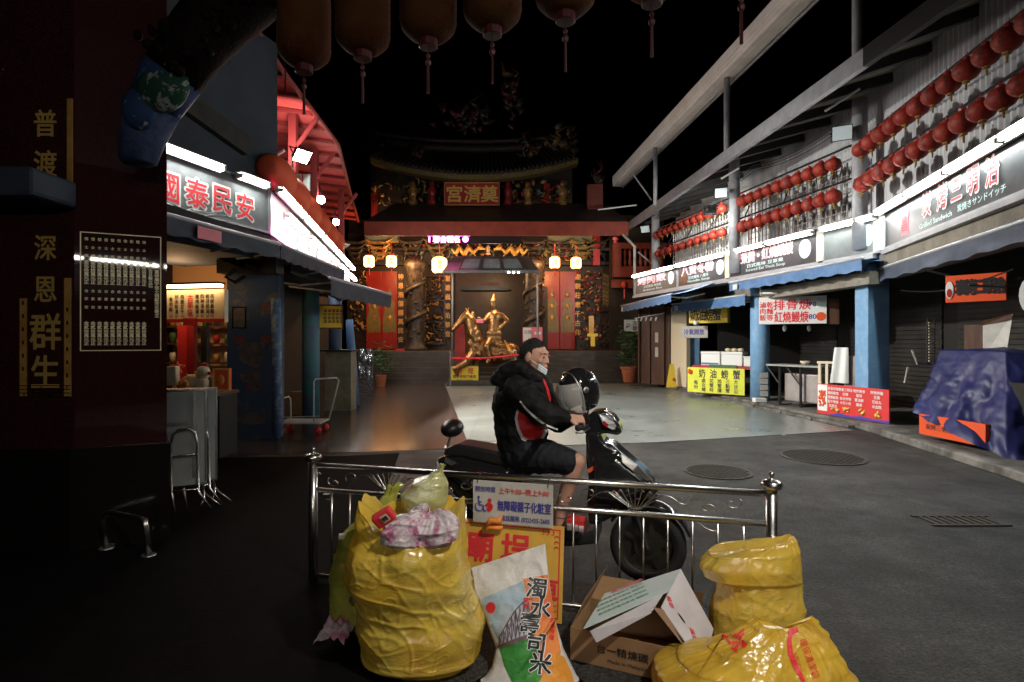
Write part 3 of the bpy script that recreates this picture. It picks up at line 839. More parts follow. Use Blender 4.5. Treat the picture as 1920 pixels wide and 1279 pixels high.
for (px, d, y0) in ((550, 12.3, 235), (590, 14.5, 300), (640, 18.5, 405)):
    q = at(px, 640, d); m = MB(); m.beam((q.x, q.y, 3.2), (q.x, q.y, 6.5), .16, .16, V((1, 0, 0))); m.beam((q.x, q.y, 5.7), (q.x + .5, q.y, 6.4), .06, .08); m.build('post', MT['roof_red_dark'], rr_)
# silk bunting of red lantern drums along the sign top
for k in range(6):
    u = .55 + k * 1.25; q = L2.p(u + .1, -.05, 4.34); t = thing('silk_lantern', 'large pleated red silk lantern in the row above the white signs', 'lantern', q, 'red silk lanterns above the white signs')
    m = MB(); prof = []
    for i in range(21):
        a = math.pi * (.07 + .86 * i / 20); prof.append((.29 * math.sin(a) ** .6 * (1 + .07 * (i % 2)), .6 * math.cos(a)))
    m.lathe(prof[::-1], 22, q, Matrix.Rotation(R(90), 3, 'X') @ Matrix.Rotation(R(9), 3, 'Y')); m.build('drum', MT['silk_red'], t, smooth=True)
    m = MB(); m.tube([q + V((0, 0, .35)), q + V((0, 0, .8))], .012, 5); m.build('cord', MT['black'], t)


def floodlight(label, p, tgt, m_l, s=.2, energy=0, col=(1, .97, .9), spot=80):
    p = V(p); t = thing('floodlight', label, 'floodlight', p, 'floodlights'); d = (V(tgt) - p).normalized(); q = d.to_track_quat('-Z', 'Y').to_matrix()
    m = MB()
    vs = [q @ V((a * s * k, b_ * s * .8 * k, z)) + p for z, k in ((-.02, 1), (.12, .75), (.16, .4)) for a, b_ in ((-1, -1), (1, -1), (1, 1), (-1, 1))]
    m.add(vs, [(0, 1, 5, 4), (1, 2, 6, 5), (2, 3, 7, 6), (3, 0, 4, 7), (4, 5, 9, 8), (5, 6, 10, 9), (6, 7, 11, 10), (7, 4, 8, 11), (8, 9, 10, 11)])
    m.build('housing', MT['black'], t, fix=True)
    m = MB(); m.add([q @ V((a * s * .92, b_ * s * .72, -.021)) + p for a, b_ in ((-1, -1), (1, -1), (1, 1), (-1, 1))], [(0, 1, 2, 3)]); m.build('lens', MT[m_l], t)
    m = MB(); m.tube([q @ V((-s * 1.05, 0, .05)) + p, q @ V((-s * 1.05, .02, .22)) + p, q @ V((s * 1.05, .02, .22)) + p, q @ V((s * 1.05, 0, .05)) + p], .014, 6); m.tube([q @ V((0, .02, .22)) + p, q @ V((0, .02, .22)) + p + V((.1, .05, .0)) + d * -.15], .02, 6); m.build('yoke', MT['black'], t)
    if energy:
        light('flood_beam', 'SPOT', p + d * .05, energy, col, .06, tgt, spot, .6)
    return t


floodlight('blazing floodlight under the red canopy, aimed at the court', at(566, 293, 11.2), (-1, 9, 1.5), 'lens_lit', .17, 0)
light('canopy_flood', 'SPOT', at(566, 293, 11.2) + V((-.3, .2, .2)), 150, (1, .9, .82), .1, (-5.0, 13.2, 6.6), 110, .8)
light('court_flood', 'SPOT', at(566, 293, 11.2) + V((.2, -.05, -.08)), 3900, (1, .97, .9), .12, (4.4, 11.6, -.2), 88, .7)
for px, py, d, lb in ((602, 375, 14.5, 'small round glaring lamp under the red canopy, nearer one'), (630, 417, 17, 'small round glaring lamp under the red canopy, farther one')):
    q = at(px, py, d); t = thing('globe_lamp', lb, 'lamp', q, 'globe lamps under the canopy'); m = MB(); m.ball(q, .1); m.build('globe', MT['lens_lit'], t, smooth=True)
    m = MB(); m.tube([q + V((0, .02, .08)), q + V((-.1, .1, .5))], .02, 6); m.build('arm', MT['black'], t)
q = at(568, 343, 11.6); m = MB(); m.box(q + V((-.1, 0, 0)), (.13, .05, .34)); m.box(q + V((.08, 0, 0)), (.13, .05, .34)); m.build('lamp_shutters', MT['teal_emblem'], label='pair of pale green shutters under the blazing floodlight', cat='shutter')
for (x0, y0, x1, y1, d) in ((517, 292, 533, 282, 10.8), (622, 455, 655, 460, 17), (632, 473, 653, 461, 17)):
    m = MB(); m.tube([at(x0, y0, d), at(x1, y1, d)], .03, 6); m.build('unlit_tube', MT['white'], label='thin white rod sticking out over the receding signs at ' + ('the blue house corner' if x0 < 600 else 'their far end, ' + ('flat one' if y0 == 455 else 'slanting one')), cat='rod')

# awnings of the left row
awning('dark navy awning fascia running under the lit signs at the left', (-4.35, 4.7), (-3.46, 8.45), 3.02, .7, .2, 'navy_awning', 11, rise=.1, lip=None)
awning('farther dark navy awning continuing behind the first one at the left', (-3.46, 8.5), (-3.43, 11.6), 3.02, .8, .2, 'navy_awning', 14, rise=.1, lip=None)
awning('lower sagging dark awning of the left row, ending in mid court', (-3.0, 9.4), (-2.72, 12.8), 2.62, 1.5, .28, 'navy_awning', 12, rise=.3, lip=None)
q = L1.hit(388, 440, .5); m = MB(); p0 = Fr((-4.35, 4.7), (-3.46, 8.45)); ua, ub = p0.hit(363, 440)[0], p0.hit(408, 440)[0]; k_ = board('pink_notice', 'faded pink notice pasted on the dark navy awning fascia', 'notice', p0, ua, ub, 2.84, 2.99, .06, .006, 'pink_ink')

# left stalls: structure
ls = thing('stall_row', 'dark left hand stall row with painted blue corner pillar and warm lit interior', 'building', (-5, 10, 0))
cr = Matrix.Rotation(R(12), 3, 'Z')
m = MB(); q = at(476, 640, 9.35); m.box((q.x, q.y + .1, 1.45), (.78, .5, 2.9), cr); m.build('corner_pillar', MT['pillar_mural'], ls)
m = MB(); m.tube([at(517, 560, 9.1), at(521, 818, 9.15)], .075, 10); m.build('downpipe', mat('pipe_worn', (.07, .13, .24), .6, col2=(.3, .32, .33), scale=7, mixlo=.48, mixhi=.6), ls, smooth=True)
for px0, px1, d, mm in ((562, 594, 11.6, 'pillar_sea'), (613, 637, 13.4, 'pillar_mural')):
    a, e = at(px0, 640, d), at(px1, 640, d); m = MB(); m.lathe([((e.x - a.x) / 2, 0), ((e.x - a.x) / 2, 2.8)], 20, ((a.x + e.x) / 2, d + .15, 0)); m.build('pillar', MT[mm], ls, smooth=True)
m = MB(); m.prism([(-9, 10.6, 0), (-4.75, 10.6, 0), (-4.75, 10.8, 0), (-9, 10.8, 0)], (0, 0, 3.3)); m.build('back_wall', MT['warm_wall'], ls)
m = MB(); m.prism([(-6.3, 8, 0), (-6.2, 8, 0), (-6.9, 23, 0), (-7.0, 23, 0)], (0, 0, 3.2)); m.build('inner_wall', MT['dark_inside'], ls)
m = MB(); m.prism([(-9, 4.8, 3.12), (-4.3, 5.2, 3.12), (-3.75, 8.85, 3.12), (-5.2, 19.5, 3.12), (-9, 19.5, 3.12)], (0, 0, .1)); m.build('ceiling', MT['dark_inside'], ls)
m = MB(); m.box(at(470, 500, 9.2), (.95, .3, .25)); m.beam(at(540, 505, 9.6), at(640, 560, 13.5), .1, .12); m.build('beam', MT['dark_inside'], ls)
m = MB(); q = at(417, 470, 8.9)
for k in range(4):
    m.box(q + V((k * .14 - .1, .1, -.05 - k * .06)), (.36, .2, .1), Matrix.Rotation(R(18), 3, 'Y'))
m.tube([q + V((.2, 0, -.3)), q + V((.05, 0, -.42)), q + V((.2, 0, -.5)), q + V((.36, 0, -.4))], .03, 6); m.build('eave_bracket', MT['dark_wood'], ls)
# lit menu sign in the first stall
fm = Fr((at(300, 640, 8.6).x, 8.6), (at(421, 640, 8.35).x, 8.35)); ml = fm.len
z0, z1 = 1.88, 2.36
t = board('menu_sign', 'white menu sign with red base and columns of small characters in the warm stall', 'menu sign', fm, 0, ml, z0, z1, 0, .08, 'cream')
m = MB(); m.fbox(fm, 0, ml, .001, .008, z0, z0 + .05); m.fbox(fm, .42, .66, .009, .012, z0 - .05, z0 + .06); m.build('red_base', MT['red_board'], t)
m = MB()
for u, s_ in ((.2, '魯肉飯'), (.3, '炒米粉湯'), (.4, '肉圓豆干'), (.66, '雞肉飯湯'), (.75, '四神湯飯'), (.84, '蚵仔煎湯'), (.92, '花枝羹麵')):
    m.text(s_, fm, u, z0 + .27, .062, .004, .02, line=1.1, vert=True); m.text('50', fm, u, z0 + .09, .05, .004)
m.build('lettering', MT['black_ink'], t)
m = MB(); m.text('古早味', fm, .54, z0 + .25, .1, .004, .02, line=1.0, vert=True); m.build('red_lettering', MT['red_ink'], t)
t = thing('strip_lamp', 'warm strip lamp along the top of the lit menu sign', 'lamp', fm.p(ml / 2, .1, z1 + .05)); m = MB(); m.fbox(fm, 0, ml - .02, .0, .12, z1 + .03, z1 + .07); m.build('diffuser', MT['lamp_warm'], t); m = MB(); m.fbox(fm, -.02, ml, -.02, .13, z1 + .072, z1 + .1); m.build('housing', MT['dark_steel'], t)
light('stall_lamp', 'POINT', at(330, 560, 9.3) + V((0, 0, .3)), 28, (1, .58, .28), .15)
# counter goods
ct = thing('stall_counter', 'dark counter of the warm lit stall behind the folded tables', 'counter', at(372, 640, 7.9) + V((0, 0, -1.6)))
q = at(372, 735, 7.9); m = MB(); m.box((q.x - .1, 7.95, q.z - .02), (1.0, .6, .04)); m.build('top', MT['wood'], ct); m = MB(); m.box((q.x - .1, 8.0, (q.z - .04) / 2), (.94, .5, q.z - .04)); m.build('cabinet', MT['dark_inside'], ct)
zc = q.z
t = thing('plush_hen', 'cream plush hen with red comb lying on the stall counter', 'toy', at(372, 735, 7.8)); m = MB(); b0 = at(365, 718, 7.8); m.ball(b0, (.2, .12, .12)); m.ball(b0 + V((.12, 0, .14)), (.09, .08, .1)); m.tube([b0 + V((.08, 0, .04)), b0 + V((.12, 0, .15))], .08, 8); m.build('body', MT['plush_cream'], t, smooth=True)
m = MB(); m.ball(b0 + V((.13, 0, .24)), (.06, .03, .035)); m.ball(b0 + V((.21, -.02, .13)), .025); m.build('comb', MT['red_board'], t, smooth=True)
t = thing('gift_box', 'orange box with a gold frame and red flower at the counter end', 'box', at(417, 735, 7.7)); m = MB(); b0 = at(417, 712, 7.7); m.box(b0, (.2, .12, .3), cr); m.build('carton', MT['orange_red'], t); m = MB()
for dx, dz, sx_, sz_ in ((-.095, 0, .02, .3), (.095, 0, .02, .3), (0, .14, .2, .02), (0, -.14, .2, .02)):
    m.box(b0 + cr @ V((dx, -.065, dz)), (sx_, .01, sz_), cr)
m.build('border', MT['gold_leaf'], t); m = MB(); m.ball(b0 + V((0, -.06, 0)), (.06, .02, .07)); m.build('flower', MT['orange'], t)
m = MB(); m.box(at(324, 705, 7.8), (.14, .1, .26)); m.build('snack_box', MT['cream'], label='pale cream box at the left end of the stall counter', cat='box', bevel=.01)
m = MB(); b0 = at(332, 690, 7.9)
for k in range(5):
    a = R(90 + 72 * k); m.tube([b0, b0 + V((math.cos(a) * .11, 0, math.sin(a) * .09))], [.045, .012], 8)
m.build('red_star_ornament', MT['orange_red'], label='red star shaped ornament standing above the cream box', cat='ornament')
for k, (px, w_, c_) in enumerate(((345, .16, 'red_board'), (385, .1, 'dark_steel'), (360, .12, 'cap_red'))):
    m = MB(); q = at(px, 640, 9.6); m.box((q.x, q.y, 1.35), (w_, .1, 1.0)); m.build('poster', MT[c_], label=('narrow red', 'narrow grey', 'dark crimson')[k] + ' hanging banner at the back of the warm stall', cat='banner')
# folded banquet tables leaning behind the pillar
TB = Fr((-3.62, 5.3), (-2.86, 5.62))
def folded(label, v, u1, m_=None):
    t = thing('folding_table', label, 'folding table', TB.p(.3, v, 0), 'folded tables behind the pillar')
    m = MB(); m.fbox(TB, .0, u1, v - .03, v, .22, 1.12); m.build('tabletop', MT['formica'], t, bevel=.008)
    m = MB(); m.fbox(TB, -.012, u1 + .014, v - .034, v + .004, 1.121, 1.14); m.fbox(TB, u1 + .001, u1 + .016, v - .034, v + .004, .22, 1.12); m.build('edge_strip', MT['steel'], t)
    for uo, w0 in ((.2, .0), (.52, .02)):
        pass
    m = MB(); ul = u1 - .27; m.tube([TB.p(ul + .04, v + .14, .01), TB.p(ul, v + .05, .16), TB.p(ul - .01, v + .035, .62), TB.p(ul + .01, v + .035, .72), TB.p(ul + .05, v + .035, .76), TB.p(u1 - .12, v + .035, .77), TB.p(u1 - .08, v + .035, .73), TB.p(u1 - .06, v + .035, .62), TB.p(u1 - .05, v + .05, .16), TB.p(u1 + .06, v + .12, .01)], .013, 8)
    m.tube([TB.p(ul, v + .035, .52), TB.p(u1 - .06, v + .035, .52)], .011, 6); m.tube([TB.p(ul, v + .055, .19), TB.p(u1 - .05, v + .055, .19)], .009, 6); m.build('leg_frame', MT['steel'], t, smooth=True)
    m = MB(); m.fbox(TB, .02, u1 - .11, v + .001, v + .014, .80, .83); m.fbox(TB, u1 - .1, u1 - .07, v + .001, v + .02, .3, 1.1); m.build('rail', MT['steel_dull'], t)
    m = MB(); m.tube([TB.p(u1 - .02, v, .24), TB.p(u1 - .0, v + .05, .1), TB.p(u1 - .04, v + .1, .0)], .011, 6); m.tube([TB.p(u1, v + .02, .14), TB.p(u1 + .14, v + .06, .01)], .009, 6); m.build('foot', MT['steel'], t, smooth=True)
folded('grey folded banquet table in front, chrome legs against the pillar edge', 0.08, .68)
folded('second grey folded table, mostly hidden behind the front one', -.06, .76)
# platform trolley
q = gnd(575, 812); t = thing('platform_trolley', 'steel platform trolley with a tall handle beside the left stalls', 'trolley', q)
m = MB(); m.box(q + V((-.05, 0, .2)), (.74, .5, .03)); m.build('deck', MT['white_dirty'], t, bevel=.006)
for s_ in (-1, 1):
    hh = .95 if s_ > 0 else .62
    m = MB(); x = s_ * .2 if s_ > 0 else -.36
    m.tube([q + V((x, -.22, .21)), q + V((x, -.22, hh - .05)), q + V((x + .02, -.2, hh)), q + V((x + .28 * (s_ > 0), .12, hh)), q + V((x + .3 * (s_ > 0), .2, hh - .05)), q + V((x + .12 * (s_ > 0), .22, .21))], .014, 8)
    m.build('handle', MT['white_dirty'], t, smooth=True)
for x, y in ((-.36, -.2), (.26, -.2), (-.36, .2), (.26, .2)):
    m = MB(); m.lathe([(.06, -.02), (.065, 0), (.06, .02)], 14, q + V((x, y, .07)), Matrix.Rotation(R(90), 3, 'X')); m.build('wheel', MT['red_board'], t, smooth=True)
m = MB(); m.tube([q + V((-.38, -.24, .3)), q + V((.3, -.24, .32))], .009, 6); m.build('side_rail', MT['white_dirty'], t)
# things along the left stalls
fy = Fr((at(591, 640, 11.8).x, 11.8), (at(641, 640, 11.9).x, 11.9)); t = board('menu_board', 'faded yellow menu board with dark characters under the sagging left awning', 'menu board', fy, 0, fy.len, 1.88, 2.33, 0, .05, 'yellow_sign', 'wood')
m = MB()
for k in range(5):
    m.text('滷味飯湯', fy, .2 + k * .08, 2.12, .07, .004, .02, line=1.0, vert=True)
m.build('lettering', MT['black_ink'], t)
q = at(630, 640, 13.0); t = thing('stall_cabinet', 'cream stall cabinet with a dark worktop, left of the blue tarp roll', 'cabinet', (q.x, 13.2, 0)); m = MB(); m.box((q.x + .05, 13.2, .68), (.6, .45, 1.36)); m.build('cabinet', mat('cream_dim', (.26, .23, .15), .6, col2=(.18, .16, .11), scale=4), t, bevel=.01); m = MB(); m.box((q.x + .0, 13.15, 1.38), (.8, .6, .04)); m.build('worktop', MT['dark_steel'], t)
m = MB(); a, e = at(655, 600, 14), at(664, 735, 14); m.tube([a, a.lerp(e, .5), V((e.x, 14, .02))], [.09, .11, .14], 12); m.build('tarp_roll', MT['blue_awning'], label='upright roll of bright blue tarpaulin at the end of the left stalls', cat='tarpaulin', smooth=True)
m = MB(); q = at(685, 682, 15.5); m.grid(lambda u, v: q + V(((u - .5) * .38, .06 * fbm((u * 4, v * 4, 1)), (v - .5) * .8)), 14, 18); m.add([q + V((-.2, .05, -1.35)), q + V((.2, .05, -1.35)), q + V((.2, .05, .3)), q + V((-.2, .05, .3))], [(0, 1, 2, 3)]); m.build('foil_cover', MT['foil'], label='crinkled silver foil cover beside the blue tarpaulin roll', cat='cover', smooth=True, fix=False)

# steel hoop barrier set in the dark paving
a, e = gnd(200, 1030), gnd(279, 1043); t = thing('hoop_barrier', 'low bent stainless steel hoop set in the dark paving at lower left', 'hoop barrier', (a + e) / 2)
m = MB(); hp = .27; m.tube([a, a + V((-.03, 0, hp - .04)), a + V((.0, 0, hp)), a.lerp(e, .15) + V((-.02, 0, hp + .015)), a.lerp(e, .85) + V((-.03, 0, hp)), e + V((-.03, 0, hp - .01)), e + V((-.025, 0, hp - .05)), e], .024, 12); m.build('hoop', MT['steel'], t, smooth=True)
for p in (a, e):
    m = MB(); m.lathe([(.055, 0), (.05, .012), (.02, .014)], 16, p); m.build('foot_plate', MT['steel_dull'], t)

# lit shop sign across the lane behind the viewer: the lamp mirrored in the granite
LZ = Fr((4.4, -6.0), (-1.6, -5.6)); zz = 3.42
t = board('lane_sign', 'lit shop sign across the lane, facing the gate', 'shop sign', LZ, .2, 6.2, zz - .8, zz - .1, 0, .1, 'sign_black')
for k in range(4):
    tube_lamp('fluorescent_tube', LZ, .2 + k * 1.55, 1.68 + k * 1.55, .25, zz, 'lit fluorescent tube over the sign across the lane', 'tube_lane', group='tubes over the lane sign')

# floodlight fixed under the gate eave, above the viewer, shining on the lane and the rubbish
floodlight('floodlight under the gate eave shining down on the rubbish by the fence', (1.9, .6, 4.1), (.8, 3.0, .2), 'lens_lit', .14, 350, (1, .93, .82), 75)
# ---------------------------------------------------------------- the temple at the end of the court
mat('stone_step', (.045, .036, .028), .5, col2=(.07, .055, .042), scale=3, bump=.3)
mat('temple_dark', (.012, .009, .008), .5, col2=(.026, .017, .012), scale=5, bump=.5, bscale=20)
mat('door_red', (.3, .025, .02), .3, col2=(.24, .02, .018), scale=3)
mat('door_paint', (.22, .14, .03), .35, col2=(.12, .14, .06), scale=7, mixlo=.45, mixhi=.55)
mat('relief', (.06, .045, .034), .42, col2=(.02, .016, .013), scale=6, bump=.6, bscale=18)
mat('relief_gold', (.5, .29, .08), .4, .3, col2=(.2, .08, .03), scale=7, mixlo=.45, mixhi=.6)
mat('paint_teal', (.12, .2, .2), .6, col2=(.2, .22, .14), scale=6)
mat('paint_green', (.13, .15, .05), .6, col2=(.18, .12, .04), scale=8)
mat('fascia_red', (.3, .042, .018), .55, col2=(.22, .03, .014), scale=2.5)
mat('roof_metal', (.06, .04, .035), .5, col2=(.09, .06, .05), scale=2)
mat('eave_tile', (.14, .11, .035), .5, col2=(.09, .055, .018), scale=9)
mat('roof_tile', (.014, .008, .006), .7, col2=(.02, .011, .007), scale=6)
mat('statue_gold', (.36, .2, .085), .3, .85, col2=(.2, .1, .04), scale=7, bump=.6, bscale=16)
mat('canopy_metal', (.22, .22, .22), .4, .5)
mat('glass_pane', (.35, .45, .45), .06, spec=.8, col2=(.45, .55, .55), scale=2)
mat('lantern_lit', (.9, .5, .2), .6, em=(1, .4, .1), es=7)
mat('lantern_lit_green', (.7, .6, .2), .6, em=(1, .5, .11), es=6)
mat('led_panel', (.02, .01, .012), .4)
mat('led_pink', (1, .3, .6), .4, em=(1, .12, .38), es=16)
mat('rope_red', (.75, .04, .07), .5, em=(1, .04, .08), es=.05)
mat('cone_red', (.8, .06, .04), .45)
mat('brick_red', (.2, .045, .03), .6, col2=(.15, .03, .02), scale=4)
TF = Fr((-9, 25), (9, 25))


def tx(px, d=25.0):
    return (px - CX) / F * d + 9


def tz(py, d=25.0):
    return H - (py - CY) / F * d


tp = thing('temple', 'ornate temple front with dark carved columns and painted red doors behind the horse statue', 'temple', (-.5, 25, 0))
m = MB(); m.box((-1.3, 25.6, .6), (12.6, 6.4, 1.2))
m.build('platform', MT['stone_step'], tp)
m = MB()
for k in range(6):
    m.box((-1.3, 21.35 + k * .175 + .6, .1 + k * .2 - .004), (12.6 - .02 * k, 1.2, .2))
m.build('steps', MT['stone_step'], tp, bevel=.01)
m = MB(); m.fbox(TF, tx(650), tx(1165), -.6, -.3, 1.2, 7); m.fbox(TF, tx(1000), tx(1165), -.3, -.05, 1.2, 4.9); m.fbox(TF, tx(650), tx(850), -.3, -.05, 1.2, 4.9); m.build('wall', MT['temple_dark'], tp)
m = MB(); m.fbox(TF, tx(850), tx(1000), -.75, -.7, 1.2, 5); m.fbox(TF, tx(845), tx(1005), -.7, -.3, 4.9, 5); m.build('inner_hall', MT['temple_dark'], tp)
rt = random.Random(5)


def relief(name, fr, u0, u1, w0, w1, n, ms, v=0.0, r=(.03, .09), dep=.06):
    m = MB()
    for k in range(n):
        m.cm = rt.randrange(len(ms)); u, w_ = rt.uniform(u0, u1), rt.uniform(w0, w1); a = rt.uniform(*r); b_ = rt.uniform(*r)
        M_ = Matrix((fr.u, fr.n, fr.w)).transposed() @ Matrix.Rotation(rt.uniform(0, 3), 3, 'Y')
        if rt.random() < .5:
            m.ball(fr.p(u, v, w_), (a, dep * .6, b_ * .6), 7, 5, M_)
        else:
            q = rt.uniform(0, 6); m.tube([fr.p(u + a * 1.3 * math.cos(q + t), v + dep * .3, w_ + b_ * 1.3 * math.sin(q + t)) for t in (0, .8, 1.6, 2.4)], [a * .3, a * .35, a * .3, a * .1], 5)
    return m.build(name, [MT[x] for x in ms], tp, smooth=True, fix=False)


def couplet(px, y0, y1, s_, wd=.2):
    u = tx(px); m = MB(); m.fbox(TF, u - wd / 2, u + wd / 2, .0, .05, tz(y1), tz(y0)); m.build('couplet_strip', MT['temple_dark'], tp)
    m = MB(); m.text(s_, TF, u, (tz(y0) + tz(y1)) / 2, (tz(y0) - tz(y1)) / len(s_) * .62, .055, .03, line=1.5, vert=True); m.build('couplet_lettering', MT['gold_carved'], tp)


for p0, p1 in ((687, 745), (1021, 1078)):
    u0, u1 = tx(p0), tx(p1); um = (u0 + u1) / 2; zb, zt = 1.24, 4.66
    for a, e in ((u0, um - .01), (um + .01, u1)):
        m = MB(); m.fbox(TF, a, e, -.04, .03, zb, zt); dr = m.build('door', MT['door_red'], tp, bevel=.01)
        m = MB(); c = (a + e) / 2; wdt = e - a
        m.prism([TF.p(c + x * wdt, .031, z) for x, z in ((-.42, 1.98), (-.45, 2.5), (-.3, 3.0), (-.36, 3.3), (-.14, 3.45), (-.12, 3.75), (0, 3.95), (.12, 3.75), (.14, 3.45), (.38, 3.25), (.28, 2.9), (.44, 2.4), (.42, 1.98))], TF.n * .006)
        m.build('painted_guardian', MT['door_paint'], dr)
        m = MB()
        for k in range(3):
            m.ball(TF.p(c, .04, 3.62 - k * .5), (.1, .02, .12), 8, 5)
        m.build('painted_armour', MT['relief_gold'], dr, smooth=True)
for px, y0, y1, s_ in ((752, 512, 645, '神恩浩蕩護萬民安'), (839, 515, 635, '聖德巍峨佑黎庶'), (1017, 515, 600, '威鎮海疆揚正氣'), (1083, 512, 632, '廟貌莊嚴千古仰')):
    couplet(px, y0, y1, s_)
for px in (779, 1001):
    m = MB(); q = at(px, 640, 23.6); m.lathe([(.5, 1.2), (.5, 1.32), (.4, 1.4), (.38, 1.6), (.36, 4.4), (.42, 4.5), (.5, 4.75), (.5, 4.9)], 20, (q.x, q.y, 0)); col = m.build('column', MT['relief'], tp, smooth=True)
    m = MB(); pts = [V((q.x + .4 * math.cos(t), q.y + .4 * math.sin(t) * 1, 1.6 + t * .2)) for t in [k * .35 for k in range(38)]]
    m.tube(pts, [.05 + .05 * math.sin(k / 38 * 3.1) for k in range(38)], 7)
    for k in range(60):
        t = rt.uniform(0, 6.28); m.ball((q.x + .38 * math.cos(t), q.y + .38 * math.sin(t), rt.uniform(1.6, 4.3)), (rt.uniform(.04, .1), .07, rt.uniform(.03, .1)), 6, 4)
    m.build('coiled_dragon', MT['relief'], col, smooth=True)
relief('carved_panel', TF, tx(799), tx(832), 1.5, 4.4, 130, ['relief', 'relief_gold', 'temple_dark'], .02, (.05, .12))
m = MB()
for z in (1.45, 2.4, 3.35, 4.42):
    m.fbox(TF, tx(797), tx(834), .0, .09, z, z + .06)
for px in (797, 833):
    m.fbox(TF, tx(px), tx(px) + .06, .0, .089, 1.45, 4.48)
m.build('panel_moulding', MT['relief'], tp)
relief('carved_panel', TF, tx(1088), tx(1126), 1.4, 4.6, 110, ['relief', 'temple_dark', 'door_red', 'relief_gold'], .02, (.05, .12))
relief('carved_panel', TF, tx(1128), tx(1152), 1.3, 2.6, 50, ['relief', 'temple_dark'], .02, (.05, .12))
relief('carved_panel', TF, tx(662), tx(687), 2.0, 4.7, 60, ['relief', 'temple_dark', 'relief_gold'], .02, (.05, .12))
t = board('stone_tablet', 'upright dark stone tablet with greenish gold characters at the right end of the temple', 'tablet', TF, tx(1128), tx(1152), 2.9, 4.62, .12, .1, 'temple_dark')
m = MB()
for k in range(4):
    m.text('弟子誠心敬獻廟宇', TF, tx(1132.5 + k * 5.2), 3.85 - .05 * (k % 2), .14, .126, .03, line=1.15, vert=True)
m.build('lettering', MT['paint_green'], t)
for px, w_, y0, y1, mm, v in ((868, .6, 540, 600, 'relief_gold', -.5), (889, .16, 545, 600, 'gold_leaf', -.45), (909, .5, 545, 590, 'door_red', -.55), (950, .3, 530, 640, 'relief', -.8), (972, .08, 525, 600, 'gold_carved', -.4), (862, .1, 520, 640, 'wood', -.4)):
    m = MB(); m.fbox(TF, tx(px) - w_ / 2, tx(px) + w_ / 2, v - .05, v, tz(y1), tz(y0)); m.build('altar_panel', MT[mm], tp)
relief('altar_carving', TF, tx(856), tx(985), 1.6, 4.4, 260, ['relief_gold', 'temple_dark', 'relief', 'gold_carved', 'door_red'], -.5, (.05, .15), .12)
m = MB(); m.prism([TF.p(tx(1011), .3, 1.2), TF.p(tx(1026), .3, 1.2), TF.p(tx(1026), .3, tz(540)), TF.p(tx(1011), .3, tz(540))], TF.n * .05); m.build('screen_board', MT['black'], tp)
# entablature with brackets, dragons and pearl
m = MB(); m.fbox(TF, tx(655), tx(1140), -.3, .35, 4.9, 5.05); m.fbox(TF, tx(655), tx(1140), -.3, .5, 5.5, 5.62); m.fbox(TF, tx(655), tx(1120), -.3, .2, 5.05, 6.3); m.build('entablature', MT['temple_dark'], tp)
for p0, p1 in ((690, 752), (1025, 1108)):
    m = MB(); m.fbox(TF, tx(p0), tx(p1), .2, .56, 5.88, 6.16); m.build('painted_beam', MT['paint_teal'], tp, bevel=.02)
    m = MB(); m.fbox(TF, tx(p0), tx(p1), .5, .59, 5.83, 5.87); m.build('gilt_moulding', MT['gold_carved'], tp)
    m = MB(); m.fbox(TF, tx(p0 + 10), tx(p1 - 14), .2, .5, 5.25, 5.45); m.build('painted_beam', MT['paint_green'], tp, bevel=.02)
for px in (672, 717, 776, 822, 1000, 1044, 1090, 1112):
    m = MB(); u = tx(px)
    for k in range(4):
        s_ = .16 + .1 * k; m.fbox(TF, u - s_, u + s_, .35, .5 + .06 * k, 5.1 + k * .22, 5.2 + k * .22)
        for sd in (-1, 1):
            m.tube([TF.p(u + sd * s_ * f, .5 + .06 * k, 5.12 + k * .22 + .12 * f * f) for f in (.3, .7, 1.1, 1.3)], [.04, .045, .04, .02], 6)
    m.build('bracket_cluster', [MT['relief'], MT['relief_gold'], MT['paint_green'], MT['relief_gold']][px % 4], tp)
relief('bracket_carving', TF, tx(690), tx(1120), 5.1, 5.8, 190, ['relief', 'relief_gold', 'paint_green', 'temple_dark', 'door_red', 'paint_teal'], .5, (.05, .16), .15)


def dragon(px, s):
    m = MB(); c = TF.p(tx(px), .9, 5.42)
    pts = [c + V((s * (x - .0) * .55, 0, z * .26)) for x, z in ((-1.1, .3), (-.8, -.5), (-.5, .5), (-.15, -.6), (.2, .55), (.55, -.3), (.85, .3), (1.1, .5))]
    fine = []
    for i in range(len(pts) - 1):
        for k in range(5):
            fine.append(pts[i].lerp(pts[i + 1], k / 5))
    m.tube(fine, [.03 + .07 * math.sin(math.pi * (k + 3) / (len(fine) + 2)) for k in range(len(fine))], 8)
    h = pts[-1]; m.ball(h, (.14, .1, .1)); m.tube([h + V((s * .05, 0, .06)), h + V((-s * .16, 0, .25))], [.03, .01], 5); m.tube([h, h + V((s * .22, 0, -.06))], [.07, .04], 6)
    for i in (1, 2, 3, 4, 5):
        m.tube([pts[i], pts[i] + V((s * .12, -.05, -.18))], [.04, .015], 5)
        m.tube([pts[i] + V((0, 0, .05)), pts[i] + V((-s * .08, 0, .2))], [.03, .005], 4)
    m.build('gilt_dragon', MT['gold_leaf'], tp, smooth=True)


dragon(877, 1); dragon(962, -1)
m = MB(); q = TF.p(tx(917), .9, 5.45); m.ball(q, .09); m.lathe([(.12, -.18), (.06, -.1), (.03, 0), (.1, .1), (.02, .22)], 10, q); m.build('flaming_pearl', MT['gold_pale'], tp, smooth=True)
for px, m_ in ((1114, 'door_red'),):
    m = MB(); m.fbox(TF, tx(1109), tx(1121), .3, .6, 4.85, 6.3); m.build('red_post', MT['cap_red'], tp)
